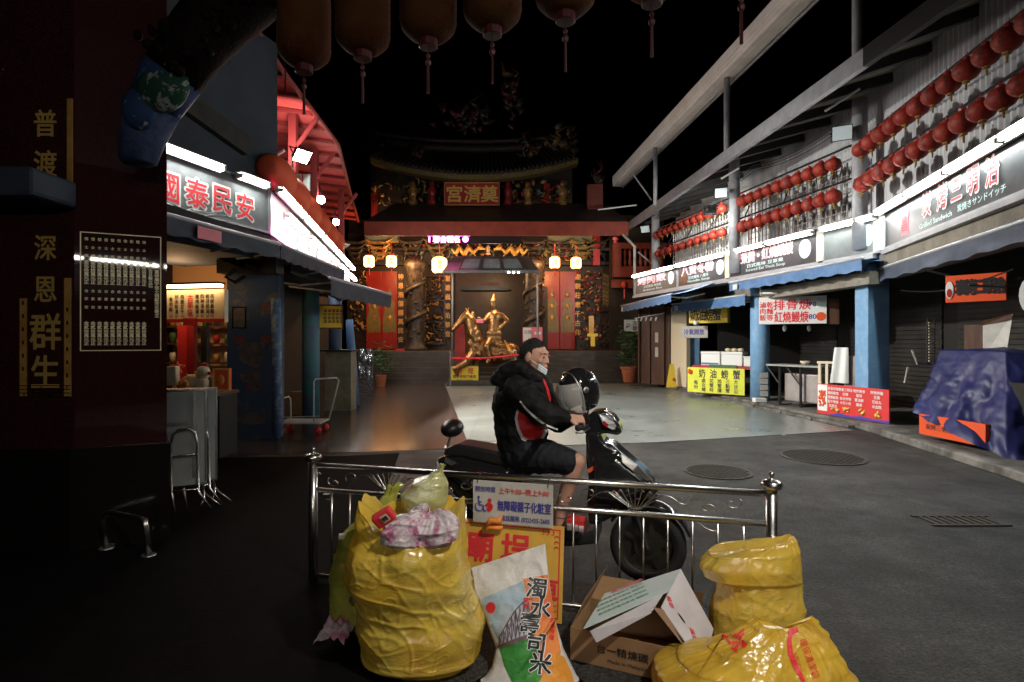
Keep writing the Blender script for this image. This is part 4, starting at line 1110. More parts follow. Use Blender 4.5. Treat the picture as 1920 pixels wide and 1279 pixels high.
# sheet metal fore-roof with red fascia
FD = 20.9; m = MB(); x0, x1 = at(683, 0, FD).x, at(1178, 0, FD).x; zf0, zf1 = at(0, 443, FD).z, at(0, 416, FD).z
m.box(((x0 + x1) / 2, FD, (zf0 + zf1) / 2), (x1 - x0, .06, zf1 - zf0)); m.build('fore_roof_fascia', MT['fascia_red'], tp, bevel=.01)
m = MB(); m.add([(x0, FD - .02, zf1), (x1, FD - .02, zf1), (x1 - .3, FD + 3, zf1 + 1.4), (x0 + .5, FD + 3, zf1 + 1.4), (x0, FD + .0, zf1 - .1), (x1, FD + .0, zf1 - .1), (x1 - .3, FD + 3, zf1 + 1.3), (x0 + .5, FD + 3, zf1 + 1.3)], [(0, 1, 2, 3), (7, 6, 5, 4), (0, 3, 7, 4), (1, 5, 6, 2)]); m.build('fore_roof', MT['roof_metal'], tp)
# upper storey
TU = Fr((-9, 24), (9, 24))
def ux(px): return (px - CX) / F * 24 + 9
def uz(py): return H - (py - CY) / F * 24
m = MB(); m.fbox(TU, ux(690), ux(1075), -1.2, -.4, 6.4, 9.2); m.build('upper_wall', MT['temple_dark'], tp)
for p0, p1 in ((697, 706), (1020, 1031)):
    m = MB(); m.fbox(TU, ux(p0), ux(p1), -.2, .05, 6.6, uz(345)); m.build('red_post', MT['door_red'], tp)
m = MB(); m.fbox(TU, ux(768), ux(1003), -.2, .3, uz(394), uz(386)); m.build('painted_beam', MT['paint_green'], tp, bevel=.02)
for px in (776, 812, 952, 990, 1054):
    m = MB(); u = ux(px); q = TU.p(u, .25, uz(388)); m.lathe([(.16, 0), (.2, .15), (.13, .3), (.17, .45), (.22, .62), (.1, .75), (.12, .85), (.09, .97), (.02, 1.0)], 10, q); m.build('carved_figure', MT[['relief_gold', 'door_red', 'door_red', 'relief_gold', 'relief_gold'][(776, 812, 952, 990, 1054).index(px)]], tp, smooth=True)
relief('upper_carving', TU, ux(700), ux(830), uz(388), uz(342), 60, ['relief', 'temple_dark', 'relief_gold', 'paint_green'], .1, (.06, .16), .15)
relief('upper_carving', TU, ux(942), ux(1065), uz(388), uz(342), 60, ['relief', 'door_red', 'relief_gold', 'paint_teal'], .1, (.06, .16), .15)
def sag(px):
    return 337 - 30 * ((px - 893) / 190) ** 2
m = MB(); ps = [at(px, sag(px), 22.8) for px in range(694, 1085, 10)]
m.add([q for p in ps for q in (p, p + V((0, 0, .24)), p + V((0, .5, .3)), p + V((0, .5, 0)))], [(i * 4 + a, i * 4 + (a + 1) % 4, i * 4 + 4 + (a + 1) % 4, i * 4 + 4 + a) for i in range(len(ps) - 1) for a in range(4)]); m.build('curved_eave', MT['eave_tile'], tp)
m = MB()
for i in range(46):
    px = 698 + i * 8.4; p = at(px, sag(px) - 12, 22.75); m.lathe([(.075, -.03), (.085, 0), (.075, .06), (.01, .07)], 9, p, Matrix.Rotation(R(90), 3, 'X'))
m.build('eave_tile_ends', MT['roof_tile'], tp)
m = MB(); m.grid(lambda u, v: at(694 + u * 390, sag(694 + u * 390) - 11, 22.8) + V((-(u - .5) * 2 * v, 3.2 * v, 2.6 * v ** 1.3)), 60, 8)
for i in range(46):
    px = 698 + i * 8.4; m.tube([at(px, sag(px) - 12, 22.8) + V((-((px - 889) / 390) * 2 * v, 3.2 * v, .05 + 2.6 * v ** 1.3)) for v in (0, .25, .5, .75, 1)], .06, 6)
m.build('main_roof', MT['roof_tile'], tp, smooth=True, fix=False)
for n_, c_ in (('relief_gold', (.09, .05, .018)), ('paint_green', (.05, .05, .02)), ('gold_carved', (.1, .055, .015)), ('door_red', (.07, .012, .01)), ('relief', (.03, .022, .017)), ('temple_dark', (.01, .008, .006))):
    mat('ridge_unlit_' + n_, c_, .5)  # darker copies of the temple materials, lack of light put into the colour
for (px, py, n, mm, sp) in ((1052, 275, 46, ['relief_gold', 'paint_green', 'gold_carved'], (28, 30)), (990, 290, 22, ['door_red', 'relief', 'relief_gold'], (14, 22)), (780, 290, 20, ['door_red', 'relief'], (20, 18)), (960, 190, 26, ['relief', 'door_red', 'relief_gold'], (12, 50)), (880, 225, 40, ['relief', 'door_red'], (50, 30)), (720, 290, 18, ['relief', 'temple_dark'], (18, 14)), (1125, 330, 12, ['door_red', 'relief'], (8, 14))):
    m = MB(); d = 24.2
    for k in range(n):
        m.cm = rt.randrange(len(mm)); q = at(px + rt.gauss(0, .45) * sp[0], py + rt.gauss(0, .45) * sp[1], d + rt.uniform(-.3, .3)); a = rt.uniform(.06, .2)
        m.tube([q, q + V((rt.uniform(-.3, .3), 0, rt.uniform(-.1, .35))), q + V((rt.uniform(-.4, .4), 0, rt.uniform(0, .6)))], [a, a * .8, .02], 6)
    m.build('roof_sculpture', [MT['ridge_unlit_' + x] for x in mm], tp, smooth=True, fix=False)
# name plaque
TQ = Fr((-9, 23.1), (9, 23.1)); kx = lambda px: (px - CX) / F * 23.1 + 9; kz = lambda py: H - (py - CY) / F * 23.1
t = board('name_plaque', 'red name plaque with three gold characters under the curved temple eave', 'plaque', TQ, kx(834), kx(936), kz(384), kz(344), 0, .12, 'cap_red', 'gold_carved')
m = MB()
for ch, px in (('宮', 852), ('濟', 886), ('奠', 918)):
    m.text(ch, TQ, kx(px), kz(364), .66, .012, .03)
m.build('lettering', MT['gold_leaf'], t)
# LED board
TL = Fr((-9, 21.3), (9, 21.3)); lx = lambda px: (px - CX) / F * 21.3 + 9; lz = lambda py: H - (py - CY) / F * 21.3
t = board('led_board', 'dark LED ticker board glowing with pink characters under the red fascia', 'LED board', TL, lx(800), lx(978), lz(457), lz(444), 0, .1, 'led_panel')
m = MB(); m.text('1 聯合報名 ●', TL, lx(841), lz(449), .25, .006, .05, width=1.46); m.build('lettering', MT['led_pink'], t)
m = MB(); m.box(at(841, 449.5, 21.4), (1.6, .02, .26)); m.build('glow_panel', mat('led_dim', (.3, .02, .1), .5, em=(1, .03, .3), es=7), t)


def lit_lantern(px, py, d, r, h, m_, label, char=None):
    q = at(px, py, d); t = thing('lit_lantern', label, 'lantern', q, 'lit lanterns of the temple front')
    m = MB(); prof = []
    for i in range(13):
        z = -h / 2 + h * i / 12; e = min(1, (1 - abs(2 * i / 12 - 1)) * 3); prof.append((r * (.6 + .4 * math.sin(math.pi / 2 * e)) * (1 + .015 * (i % 2)), z))
    m.lathe(prof, 18, q); m.build('body', MT[m_], t, smooth=True)
    m = MB(); m.lathe([(r * .6, h / 2), (r * .5, h / 2 + .05)], 12, q); m.lathe([(r * .4, -h / 2 - .05), (r * .6, -h / 2)], 12, q); m.tube([q + V((0, 0, h / 2)), q + V((0, 0, h / 2 + .5))], .012, 5); m.build('cap', MT['cap_red'], t)
    m = MB(); m.tube([q + V((0, 0, -h / 2 - .05)), q + V((0, 0, -h / 2 - .3))], [.02, .03], 6); m.build('tassel', MT['cap_red'], t)
    m = MB(); f = Fr((q.x, q.y), (q.x + 1, q.y)); m.text('奠濟', Fg(q + V((0, -r - .012, 0)), (1, 0, 0), Z), r * .15, 0, h * .26, 0, .02, vert=True); m.build('lettering', MT['cap_red'], t)
lit_lantern(692, 491, 22.3, .2, .45, 'lantern_lit_green', 'glowing yellow green lantern at the far left of the temple front')
lit_lantern(734, 491, 22.3, .2, .45, 'lantern_lit_green', 'glowing yellow green lantern, second from the left, over the left red door')
lit_lantern(824, 498, 22.3, .29, .62, 'lantern_lit', 'biggest glowing orange lantern, left of the glass canopy')
lit_lantern(1040, 493, 22.3, .2, .44, 'lantern_lit', 'glowing orange lantern right of the glass canopy')
lit_lantern(1080, 494, 22.3, .2, .44, 'lantern_lit', 'glowing orange lantern farthest right on the temple front')
for px in (702, 745, 1015):
    light('lantern_glow', 'POINT', at(px + 15, 500, 22.6), 90, (1, .5, .2), .15)
# canopy with glass panes over the statue
gc = thing('glass_canopy', 'grey metal canopy with bluish glass panes above the golden horse statue', 'canopy', at(925, 510, 21))
a = [at(829, 510, 20.6), at(1013, 510, 20.6), at(990, 481, 21.6), at(850, 481, 21.6)]
m = MB(); m.add([a[0], a[1], a[2], a[3]] + [q + V((0, .06, -.05)) for q in a], [(0, 1, 2, 3), (4, 7, 6, 5), (0, 4, 5, 1), (1, 5, 6, 2), (2, 6, 7, 3), (3, 7, 4, 0)]); m.build('roof_panel', MT['canopy_metal'], gc)
for k in range(3):
    e = []
    for s_, t_ in ((0, 0), (1, 0), (1, 1), (0, 1)):
        u = .17 + k * .235 + s_ * .2; v = .2 + t_ * .6; e.append(a[0].lerp(a[1], u).lerp(a[3].lerp(a[2], u), v) + V((0, -.02, .012)))
    m = MB(); m.quad(*e); m.build('glass_pane', MT['glass_pane'], gc, fix=False)
m = MB()
for k in range(4):
    u = .155 + k * .235; m.beam(a[0].lerp(a[1], u) + V((0, -.03, .02)), a[3].lerp(a[2], u) + V((0, -.03, .02)), .05, .04)
m.beam(a[0], a[1], .06, .1); m.build('frame', MT['canopy_metal'], gc)
for px in (848, 1008):
    q = at(px, 0, 21.4); m = MB(); m.tube([(q.x, q.y, .01), (q.x, q.y, 4.2)], .04, 8); m.build('post', MT['canopy_metal'], gc)
for px, lb in ((972, 'single'), (1075, 'left'), (1084, 'right')):
    q = at(px if px < 1000 else px - 121, 511.5, 20.55); m = MB(); m.ball(q, .035); m.build('downlight', mat('downlight_' + lb, (1, 1, 1), .4, em=(1, .95, .85), es=20), gc, smooth=True)
light('eave_fill', 'AREA', at(790, 455, 21.6), 42, (1, .55, .25), 1.5, at(790, 560, 25))  # warm fill lights added under the eave to brighten the carving, no fixture
light('eave_fill', 'AREA', at(1050, 455, 21.6), 42, (1, .58, .28), 1.5, at(1050, 560, 25))
light('altar_fill', 'POINT', at(925, 535, 24.0), 75, (1, .62, .28), .2)  # fill light added before the hall for its panels and columns, no real lamp
light('fascia_glow', 'AREA', at(930, 470, 18.6), 45, (1, .5, .25), 3.0, at(930, 425, 21)) if False else None
light('canopy_lamp', 'AREA', at(915, 519, 20.4), 46, (1, .78, .5), 1.2, at(905, 640, 20.8))
light('statue_spot', 'SPOT', at(860, 560, 16.5) + V((-1.5, 0, 1.2)), 200, (1, .78, .48), .1, at(905, 640, 20.8), 24)

# golden horse and rider
ST = 20.8
def sp(px, py, dy=0.0):
    return at(px, py, ST + dy)
hs = thing('horse_statue', 'golden statue of an armoured rider on a prancing horse before the temple', 'statue', sp(908, 700) + V((0, 0, -.1)))
m = MB()
capsule(m, [(sp(893, 655, -.1), 0.43), (sp(925, 662, .1), 0.45), (sp(955, 664, .3), .43)])
capsule(m, [(sp(891, 645, -.15), .38), (sp(887, 622, -.25), .31), (sp(881, 602, -.3), .23), (sp(874, 592, -.35), .15)])
capsule(m, [(sp(872, 594, -.38), .15), (sp(862, 605, -.45), .115), (sp(850, 618, -.5), .085), (sp(849, 620, -.5), .08)])
for e in (-1, 1):
    capsule(m, [(sp(875 + e * 2, 585, -.3), .05), (sp(876 + e * 3, 577, -.3), .02)])
capsule(m, [(sp(888, 662, -.4), .2), (sp(870, 684, -.55), .12), (sp(852, 692, -.6), .085), (sp(858, 704, -.5), .07)])
capsule(m, [(sp(892, 662, -.1), .2), (sp(893, 690, -.15), .13), (sp(890, 714, -.15), .08), (sp(889, 722, -.2), .09)])
capsule(m, [(sp(950, 664, .1), .26), (sp(962, 684, .05), .14), (sp(955, 704, .1), .09), (sp(957, 722, .1), .09)])
capsule(m, [(sp(958, 662, .5), .26), (sp(972, 684, .5), .14), (sp(968, 704, .5), .09), (sp(970, 722, .5), .09)])
capsule(m, [(sp(964, 655, .4), .12), (sp(978, 668, .5), .12), (sp(984, 695, .5), .05)])
for k in range(6):
    q = sp(886 + k * 1.8, 590 + k * 10, -.2); m.ball(q, (.09, .1, .12))
r5 = random.Random(11)
for k in range(46):
    q = sp(886 + r5.uniform(-6, 14), 640 + r5.uniform(-28, 34), -.5 + r5.uniform(-.05, .1)); m.ball(q, (.07, .05, .1))
for k in range(30):
    q = sp(930 + r5.uniform(-20, 30), 655 + r5.uniform(-10, 20), -.35); m.ball(q, (.09, .06, .08))
r_, bv = remesh(m, 'horse', MT['statue_gold'], .035, 2, hs)
m = MB()
capsule(m, [(sp(925, 640, -.05), .27), (sp(926, 612, -.05), .25), (sp(928, 594, -.05), .24)])
capsule(m, [(sp(927, 588, -.05), .09), (sp(925, 575, -.08), .125), (sp(924, 566, -.08), .12)]); capsule(m, [(sp(925, 562, -.05), .1), (sp(926, 552, -.05), .03)])
capsule(m, [(sp(938, 592, -.05), .13), (sp(952, 603, -.1), .09), (sp(938, 617, -.2), .075)])
capsule(m, [(sp(918, 592, -.1), .13), (sp(908, 604, -.3), .085), (sp(897, 598, -.5), .07)])
capsule(m, [(sp(918, 640, -.2), .17), (sp(912, 650, -.45), .13), (sp(918, 672, -.45), .09), (sp(914, 680, -.5), .08)])
for k in range(18):
    q = sp(914 + (k % 6) * 5, 626 + (k // 6) * 9, -.28); m.ball(q, (.05, .05, .09))
for sd in (-1, 1):
    m.ball(sp(928 + sd * 11, 592, -.05), (.16, .14, .1))
remesh(m, 'rider', MT['statue_gold'], .03, 2, hs)
m = MB(); m.tube([sp(945, 640, .1), sp(958, 665, -.2), sp(972, 694, -.3)], [.06, .1, .13], 8); m.build('sash', MT['gold_carved'], hs, smooth=True)
m = MB(); m.box(sp(900, 603, -.55), (.26, .1, .14)); m.build('red_scroll', MT['pink_ink'], hs, bevel=.02)
m = MB(); q = sp(866, 645, .1); m.box((q.x, q.y, 1.5), (.5, .1, 1.4)); m.build('saddle_cloth', MT['door_red'], hs)
m = MB(); m.box((sp(915, 0).x, ST + .2, .1), (2.9, 1.6, .2)); m.box((sp(915, 0).x, ST + .2, .245), (2.6, 1.35, .09)); m.build('plinth', MT['stone_step'], hs, bevel=.02)
# dark parasol canopy over an incense table behind the rider
m = MB(); q = at(911, 545, 22.4); m.prism([q + V((x, y, z)) for x, y, z in ((-.9, -.4, -.03), (.85, -.4, -.03), (1.0, -.4, .0), (.6, -.4, .12), (-.6, -.4, .12), (-1.0, -.4, .0))], (0, .8, 0)); ac = m.build('incense_canopy', MT['black'], label='flat dark canopy hanging behind the golden rider', cat='canopy')
m = MB(); q = at(915, 536, 22.9); m.prism([q + V((-.55, 0, -.15)), q + V((.6, 0, -.15)), q + V((.45, 0, .15)), q + V((-.4, 0, .15))], (0, .1, 0)); m.build('hanging_board', MT['wood'], label='brown hanging board just above the flat dark canopy', cat='board')
# rope barrier, signs and cone in front of the statue
pa, pb, pc = at(844, 0, 19.6), at(968, 0, 20.4), at(1000, 0, 20.5)
for q, y0, lb in ((pa, 664, 'left slim rope post in front of the golden horse'), (pb, 661, 'right slim rope post behind the yellow courtyard sign')):
    t = thing('rope_post', lb, 'post', (q.x, q.y, .008), 'rope barrier posts'); z1 = H - (y0 - CY) / F * q.y
    m = MB(); m.lathe([(.17, .008), (.16, .03), (.03, .05), (.025, z1), (.04, z1 + .01), (.04, z1 + .06), (.02, z1 + .08)], 14, (q.x, q.y, 0)); m.build('stem', MT['steel_dull'], t, smooth=False)
m = MB(); za, zb_ = H - (672 - CY) / F * 19.6, H - (666 - CY) / F * 20.4; m.tube([V((pa.x, pa.y, za)).lerp(V((pb.x, pb.y, zb_)), k / 8) + V((0, 0, -.06 * math.sin(math.pi * k / 8))) for k in range(9)], .035, 6); m.tube([(pb.x, pb.y, zb_), (pc.x + .6, pc.y, zb_ - .02)], .035, 6)
m.build('barrier_rope', MT['rope_red'], label='bright red rope strung between the slim posts by the statue', cat='rope')
q = gnd(871, 723); t = thing('traffic_cone', 'red traffic cone standing behind the small yellow courtyard sign', 'traffic cone', q + V((0, 0, .008))); m = MB(); m.lathe([(.19, .04), (.15, .05), (.03, .85), (.02, .86)], 16, q); m.build('cone', MT['cone_red'], t, smooth=True); m = MB(); m.box(q + V((0, 0, .025)), (.44, .44, .035)); m.build('base', MT['cone_red'], t, bevel=.01)
d = q.y - .25; fy = Fr((at(845, 0, d).x, d), (at(897, 0, d - .05).x, d - .05)); z0, z1 = H - (719 - CY) / F * d, H - (687 - CY) / F * d
t = board('courtyard_sign', 'small yellow courtyard sign with red and dark lettering by the statue rope', 'sign', fy, 0, fy.len, z0, z1, 0, .02, 'yellow_sign', 'wood')
m = MB(); m.text('廟', fy, fy.len * .3, z0 + .44, .2, .004, .03); m.text('埕', fy, fy.len * .72, z0 + .44, .2, .004, .03); m.build('lettering', MT['red_ink'], t)
m = MB(); m.text('禁止停放汽機車', fy, fy.len * .5, z0 + .24, .11, .004, .02); m.text('違者依法拖吊處理', fy, fy.len * .5, z0 + .1, .07, .004, .01); m.build('small_lettering', MT['wood'], t)
fy = Fr((at(980, 0, 21.9).x, 21.9), (at(1017, 0, 21.9).x, 21.9)); t = board('pink_poster', 'pink and white poster on a stand behind the seated rider of the scooter', 'poster', fy, 0, fy.len, H - (646 - CY) / F * 21.9, H - (614 - CY) / F * 21.9, 0, .03, 'pink_ink')
m = MB(); m.fbox(fy, .02, .33, .001, .006, 1.6, 2.1); m.fbox(fy, .45, .7, .001, .006, 1.85, 1.95); m.build('white_patch', MT['white'], t); m = MB(); m.text('公告', fy, .2, 1.95, .14, .009, .02); m.build('lettering', MT['blue_ink'], t); m = MB(); m.tube([fy.p(.37, -.04, 1.2), fy.p(.37, -.04, 1.6)], .02, 6); m.build('stand', MT['dark_steel'], t)
fy = Fr((at(1101, 0, 22.4).x, 22.4), (at(1121, 0, 22.4).x, 22.4)); m = MB(); L_ = fy.len; za, zb_ = H - (650 - CY) / F * 22.4, H - (626 - CY) / F * 22.4
m.prism([fy.p(u * L_, 0, za + (zb_ - za) * z) for u, z in ((.32, 0), (.72, 0), (.72, .78), (1, .78), (1, 1), (0, 1), (0, .78), (.32, .78))], fy.n * .03); m.build('yellow_notice', MT['yellow_sign'], label='yellow T shaped notice standing on the temple platform at right', cat='notice')
m = MB(); m.fbox(fy, .1, .3, -.3, -.25, 1.75, 2.6); m.build('wood_tablet', MT['gold_carved'], label='tawny upright wooden tablet above the yellow T shaped notice', cat='tablet')
q = TF.p(tx(780), .9, 1.2); m = MB(); m.box(q + V((0, -.6, .04)), (1.1, .4, .07)); m.build('threshold_mat', MT['red_board'], label='bright red mat at the foot of the dragon column on the platform', cat='mat')
# right end: red balustraded house, plants, wooden front
bh = thing('balustrade_house', 'brownish red upper terrace with a balustrade, right of the temple', 'building', at(1190, 500, 24) + V((0, 0, -4.7)))
fb = Fr((at(1151, 0, 24).x, 24), (at(1250, 0, 24).x, 24))
m = MB(); m.fbox(fb, 0, fb.len, -.4, 0, 4.3, 4.75); m.fbox(fb, 0, fb.len, -.4, .0, 5.5, 5.75); m.fbox(fb, 0, .32, -.4, .02, 4.75, 5.5); m.fbox(fb, -.05, fb.len, -.4, -.1, 3.85, 4.2); m.build('terrace', MT['brick_red'], bh, bevel=.01)
for k in range(8):
    m = MB(); m.lathe([(.05, 4.75), (.09, 4.95), (.05, 5.15), (.08, 5.35), (.05, 5.5)], 8, fb.p(.5 + k * .22, -.15, 0)); m.build('baluster', MT['brick_red'], bh, smooth=True)
m = MB(); m.ball(fb.p(.12, -.2, 5.95), (.14, .14, .1)); m.lathe([(.1, 5.75), (.08, 5.85)], 8, fb.p(.12, -.2, 0)); m.build('lotus_knob', MT['pink_ink'], bh, smooth=True)
m = MB(); m.fbox(fb, -.1, fb.len, -.6, -.45, 0, 7); m.build('wall', MT['dark_inside'], bh)
lit = at(1171, 535, 23); t = thing('red_lantern', 'small dim red lantern hanging in the dark gap below the terrace', 'lantern', lit); m = MB(); m.ball(lit, (.14, .14, .17)); m.build('body', MT['red_lantern'], t, smooth=True); m = MB(); m.tube([lit + V((0, 0, -.15)), lit + V((0, 0, -.55))], [.03, .04], 6); m.build('tassel', MT['cap_red'], t)
m = MB(); m.box(at(1115, 371, 23), (.62, .3, 1.0)); m.build('utility_box', MT['brick_red'], label='dim boxy cabinet on the roof beside the curved eave', cat='cabinet')
m = MB(); m.tube([at(1121, 394, 20.5), at(1194, 385, 20.2)], .025, 6); m.build('unlit_tube', MT['white'], label='thin white rod hanging above the red fascia at its right end', cat='rod')
# potted plant
q = gnd(1180, 722, .12); q = V((at(1180, 0, 20.5).x, 20.5, .12)); t = thing('potted_plant', 'leafy potted shrub in an orange terracotta pot beside the wooden front', 'plant', q)
m = MB(); m.lathe([(.2, 0), (.29, .46), (.32, .47), (.32, .56), (.28, .56), (.27, .5), (.01, .5)], 20, q); m.build('pot', MT['terracotta'], t, smooth=False)
m = MB(); m.tube([q + V((0, 0, .4)), q + V((.03, 0, .9)), q + V((-.03, 0, 1.5))], [.035, .025, .015], 6); m.tube([q + V((.02, 0, .6)), q + V((.2, 0, 1.0))], .015, 5); m.build('stem', MT['wood'], t)
m = MB(); r3 = random.Random(9)
for k in range(520):
    if k < 380:
        c = V((r3.gauss(0, .21), r3.gauss(0, .2), 1.42 + r3.gauss(0, .26)))
    else:
        c = V((r3.gauss(-.1, .14), r3.gauss(0, .12), .85 + r3.gauss(0, .14)))
    s_ = r3.uniform(.05, .11); M_ = Matrix.Rotation(r3.uniform(0, 6.3), 3, 'Z') @ Matrix.Rotation(r3.uniform(-1.2, 1.2), 3, 'X')
    m.add([q + c + M_ @ V(p) for p in ((-s_, 0, 0), (0, -s_ * .4, .015), (s_, 0, -.02), (0, s_ * .4, .015))], [(0, 1, 2, 3)])
m.build('leaves', MT['leaf'], t, fix=False)
q = V((at(714, 0, 20).x, 20, .006)); t = thing('potted_plant', 'dim potted shrub in a clay pot at the left foot of the temple steps', 'plant', q); m = MB(); m.lathe([(.14, 0), (.2, .4), (.17, .4), (.01, .36)], 16, q); m.build('pot', MT['terracotta'], t)
m = MB()
for k in range(240):
    c = V((r3.gauss(0, .22), r3.gauss(0, .15), .95 + r3.gauss(0, .28))); s_ = r3.uniform(.05, .11); M_ = Matrix.Rotation(r3.uniform(0, 6.3), 3, 'Z') @ Matrix.Rotation(r3.uniform(-1.2, 1.2), 3, 'X')
    m.add([q + c + M_ @ V(p) for p in ((-s_, 0, 0), (0, -s_ * .4, .015), (s_, 0, -.02), (0, s_ * .4, .015))], [(0, 1, 2, 3)])
m.tube([q + V((0, 0, .35)), q + V((0, 0, 1.1))], .02, 5); m.build('leaves', MT['leaf'], t, fix=False)
# ---------------------------------------------------------------- goods in the right hand stalls
def fpx(p0, d0, p1, d1):
    return Fr((at(p0, 0, d0).x, d0), (at(p1, 0, d1).x, d1))


def zz_(py, d):
    return H - (py - CY) / F * d


wf = thing('wooden_front', 'brown wooden shop front with a small paned door beside the potted plant', 'shop front', at(1228, 0, 19.6) * V((1, 1, 0)).length if False else (at(1228, 0, 19.6).x, 19.6, .12))
f = fpx(1199, 20.0, 1259, 19.0)
m = MB(); m.fbox(f, 0, f.len, -.1, 0, .12, 2.75); m.build('wall', MT['wood'], wf)
m = MB(); m.fbox(f, f.len * .4, f.len * .78, .001, .05, .12, 2.4); dd = m.build('door', MT['wood'], wf, bevel=.01)
m = MB()
for z in (1.55, 1.05):
    m.fbox(f, f.len * .53, f.len * .63, .052, .058, z, z + .34)
m.build('door_pane', MT['white_dirty'], dd)
m = MB()
for u in (.02, .36, .8, .97):
    m.fbox(f, f.len * u - .03, f.len * u + .03, .0, .08, .12, 2.7)
m.build('batten', MT['wood'], wf)
t = thing('hanging_rack', 'white hanging rod with small white hooks above the wooden shop front', 'rack', f.p(.6, .4, 2.5)); m = MB(); m.tube([f.p(.1, .4, 2.38), f.p(f.len, .4, 2.52)], .015, 6)
for k in range(5):
    m.tube([f.p(.2 + k * .2, .4, 2.4), f.p(.16 + k * .2, .4, 2.28)], .03, 6)
m.build('rod', MT['white'], t)
f = fpx(1170, 20.6, 1200, 20.4); t = board('small_sign', 'small white square sign with black characters above the potted plant', 'sign', f, 0, f.len, zz_(622, 20.5), zz_(600, 20.5), 0, .03, 'white_dirty')
m = MB(); m.text('文郎', f, f.len * .68, zz_(611, 20.5), .16, .004, .03, vert=True); m.text('小館', f, f.len * .2, zz_(611, 20.5), .09, .004, .02, vert=True); m.build('lettering', MT['black_ink'], t)
q = V((at(1253, 0, 18.6).x, 18.2, .12)); t = thing('wet_floor_sign', 'leaning yellow wet floor sign at the foot of the wooden front', 'warning sign', q)
m = MB(); m.prism([q + V(p) for p in ((-.17, 0, 0), (.17, 0, 0), (.09, .1, .74), (-.03, .1, .74))], (0, .03, 0)); m.build('front_leaf', MT['yellow_sign'], t); m = MB(); m.ball(q + V((.06, .0, .25)), (.04, .02, .06)); m.build('warning_mark', MT['orange_red'], t)
m = MB(); f = fpx(1258, 18.9, 1287, 18.2); m.fbox(f, 0, f.len, -.15, 0, .12, 2.7); m.build('end_wall', MT['cream'], shop)
f = fpx(1292, 16.8, 1364, 16.2); t = board('crab_sign', 'yellow box sign with brushed black characters under the short blue awning', 'sign', f, 0, f.len, zz_(606, 16.5), zz_(576, 16.5), 0, .3, 'yellow_sign')
m = MB(); hh = zz_(576, 16.5) - zz_(606, 16.5); zc = zz_(591, 16.5)
for k, ch in enumerate('奶油螃蟹'):
    m.text(ch, f, f.len * (.13 + .2 * k), zc, .33, .004, .02, sx=.7)
m.text('古早味', f, f.len * .89, zc - .06, .1, .004, .01); m.build('lettering', MT['black_ink'], t)
m = MB(); q = f.p(.22, .1, zz_(606, 16.5)); m.ball(q, .07); m.build('bulb', MT['white'], t, smooth=True)
f = fpx(1276, 17.6, 1327, 17.3); t = board('small_sign', 'white oblong sign with four blue characters on the far blue pillar', 'sign', f, 0, f.len, zz_(634, 17.5), zz_(612, 17.5), 0, .03, 'white_dirty')
m = MB(); m.text('冷氣開放', f, f.len * .5, zz_(623, 17.5), .17, .004, .02, width=f.len * .74); m.build('lettering', MT['blue_ink'], t)
st = thing('crab_stall', 'crab stall counter behind the yellow price banner, between the two far blue pillars', 'stall', (at(1350, 0, 16.2).x, 16.2, .12))
f = fpx(1298, 16.6, 1412, 15.4); m = MB(); m.fbox(f, 0, f.len, -.7, 0, .82, .9); m.build('counter', MT['cap_red'], st); m = MB(); m.fbox(f, f.len * .3, f.len * .75, .0, .04, .8, .93); m.build('cloth', MT['leaf'], st); m = MB(); m.fbox(f, .05, f.len - .05, -.65, -.5, .12, .82); m.build('back_panel', MT['dark_inside'], st)
for p0, p1, lb in ((1314, 1351, 'white polystyrene box with a blue band, left one on the crab stall'), (1352, 1393, 'plain white polystyrene box in the middle of the crab stall'), (1394, 1412, 'low white polystyrene box at the right end of the crab stall')):
    ua, ub = f.hit(p0, 660, -.1)[0], f.hit(p1, 660, -.1)[0]; t = thing('foam_box', lb, 'box', f.p((ua + ub) / 2, -.3, .9), 'foam boxes on the crab stall'); h_ = .4 if p0 < 1390 else .28
    m = MB(); m.fbox(f, ua, ub - .02, -.5, -.1, .9, .9 + h_ * .82); m.build('tub', MT['plastic_white'], t, bevel=.02); m = MB(); m.fbox(f, ua - .01, ub - .01, -.51, -.09, .9 + h_ * .82 + .002, .9 + h_); m.build('lid', MT['plastic_white'], t, bevel=.015)
    if p0 == 1314:
        m = MB(); m.fbox(f, ua + .02, ub - .06, -.099, -.096, .93, .98); m.build('band', MT['blue_awning'], t)
for k in range(3):
    q = f.p(f.hit(1365 + k * 12, 648, -.3)[0], -.3, 1.3); m = MB(); m.ball(q + V((0, 0, .05)), (.09, .08, .05)); m.build('bread_roll', MT['cream'], label='cream bun in a row of three on the middle foam box', cat='bun', group='buns on the foam box', smooth=True)
f = fpx(1289, 16.2, 1396, 15.0); t = board('price_banner', 'bright yellow price banner with black handwriting in front of the crab stall', 'banner', f, 0, f.len, .16, .86, 0, .02, 'lime_sign')
m = MB()
for k, ch in enumerate('奶油螃蟹'):
    m.text(ch, f, f.len * (.27 + .2 * k), .7, .24, .004, .02, sx=.8)
for k, s_ in enumerate(('每份', '處女蟳', '花蟹時', '旭蟹價', '三點蟹', '大沙公')):
    m.text(s_, f, f.len * (.16 + .14 * k), .38, .115, .004, .02, line=1.0, vert=True)
m.build('lettering', MT['black_ink'], t)
m = MB(); q = f.p(.13, .005, .72); m.ball(q, (.11, .03, .06)); m.ball(q + V((-.07, 0, .05)), (.03, .03, .05)); m.ball(q + V((.1, 0, .05)), (.04, .03, .04)); m.build('crab_mark', MT['orange_red'], t, smooth=True)
f = fpx(1423, 13.7, 1550, 13.0); t = board('menu_board', 'white hanging menu board with two rows of large red characters and blue prices', 'menu board', f, 0, f.len, zz_(608, 13.4), zz_(557, 13.4), 0, .06, 'white')
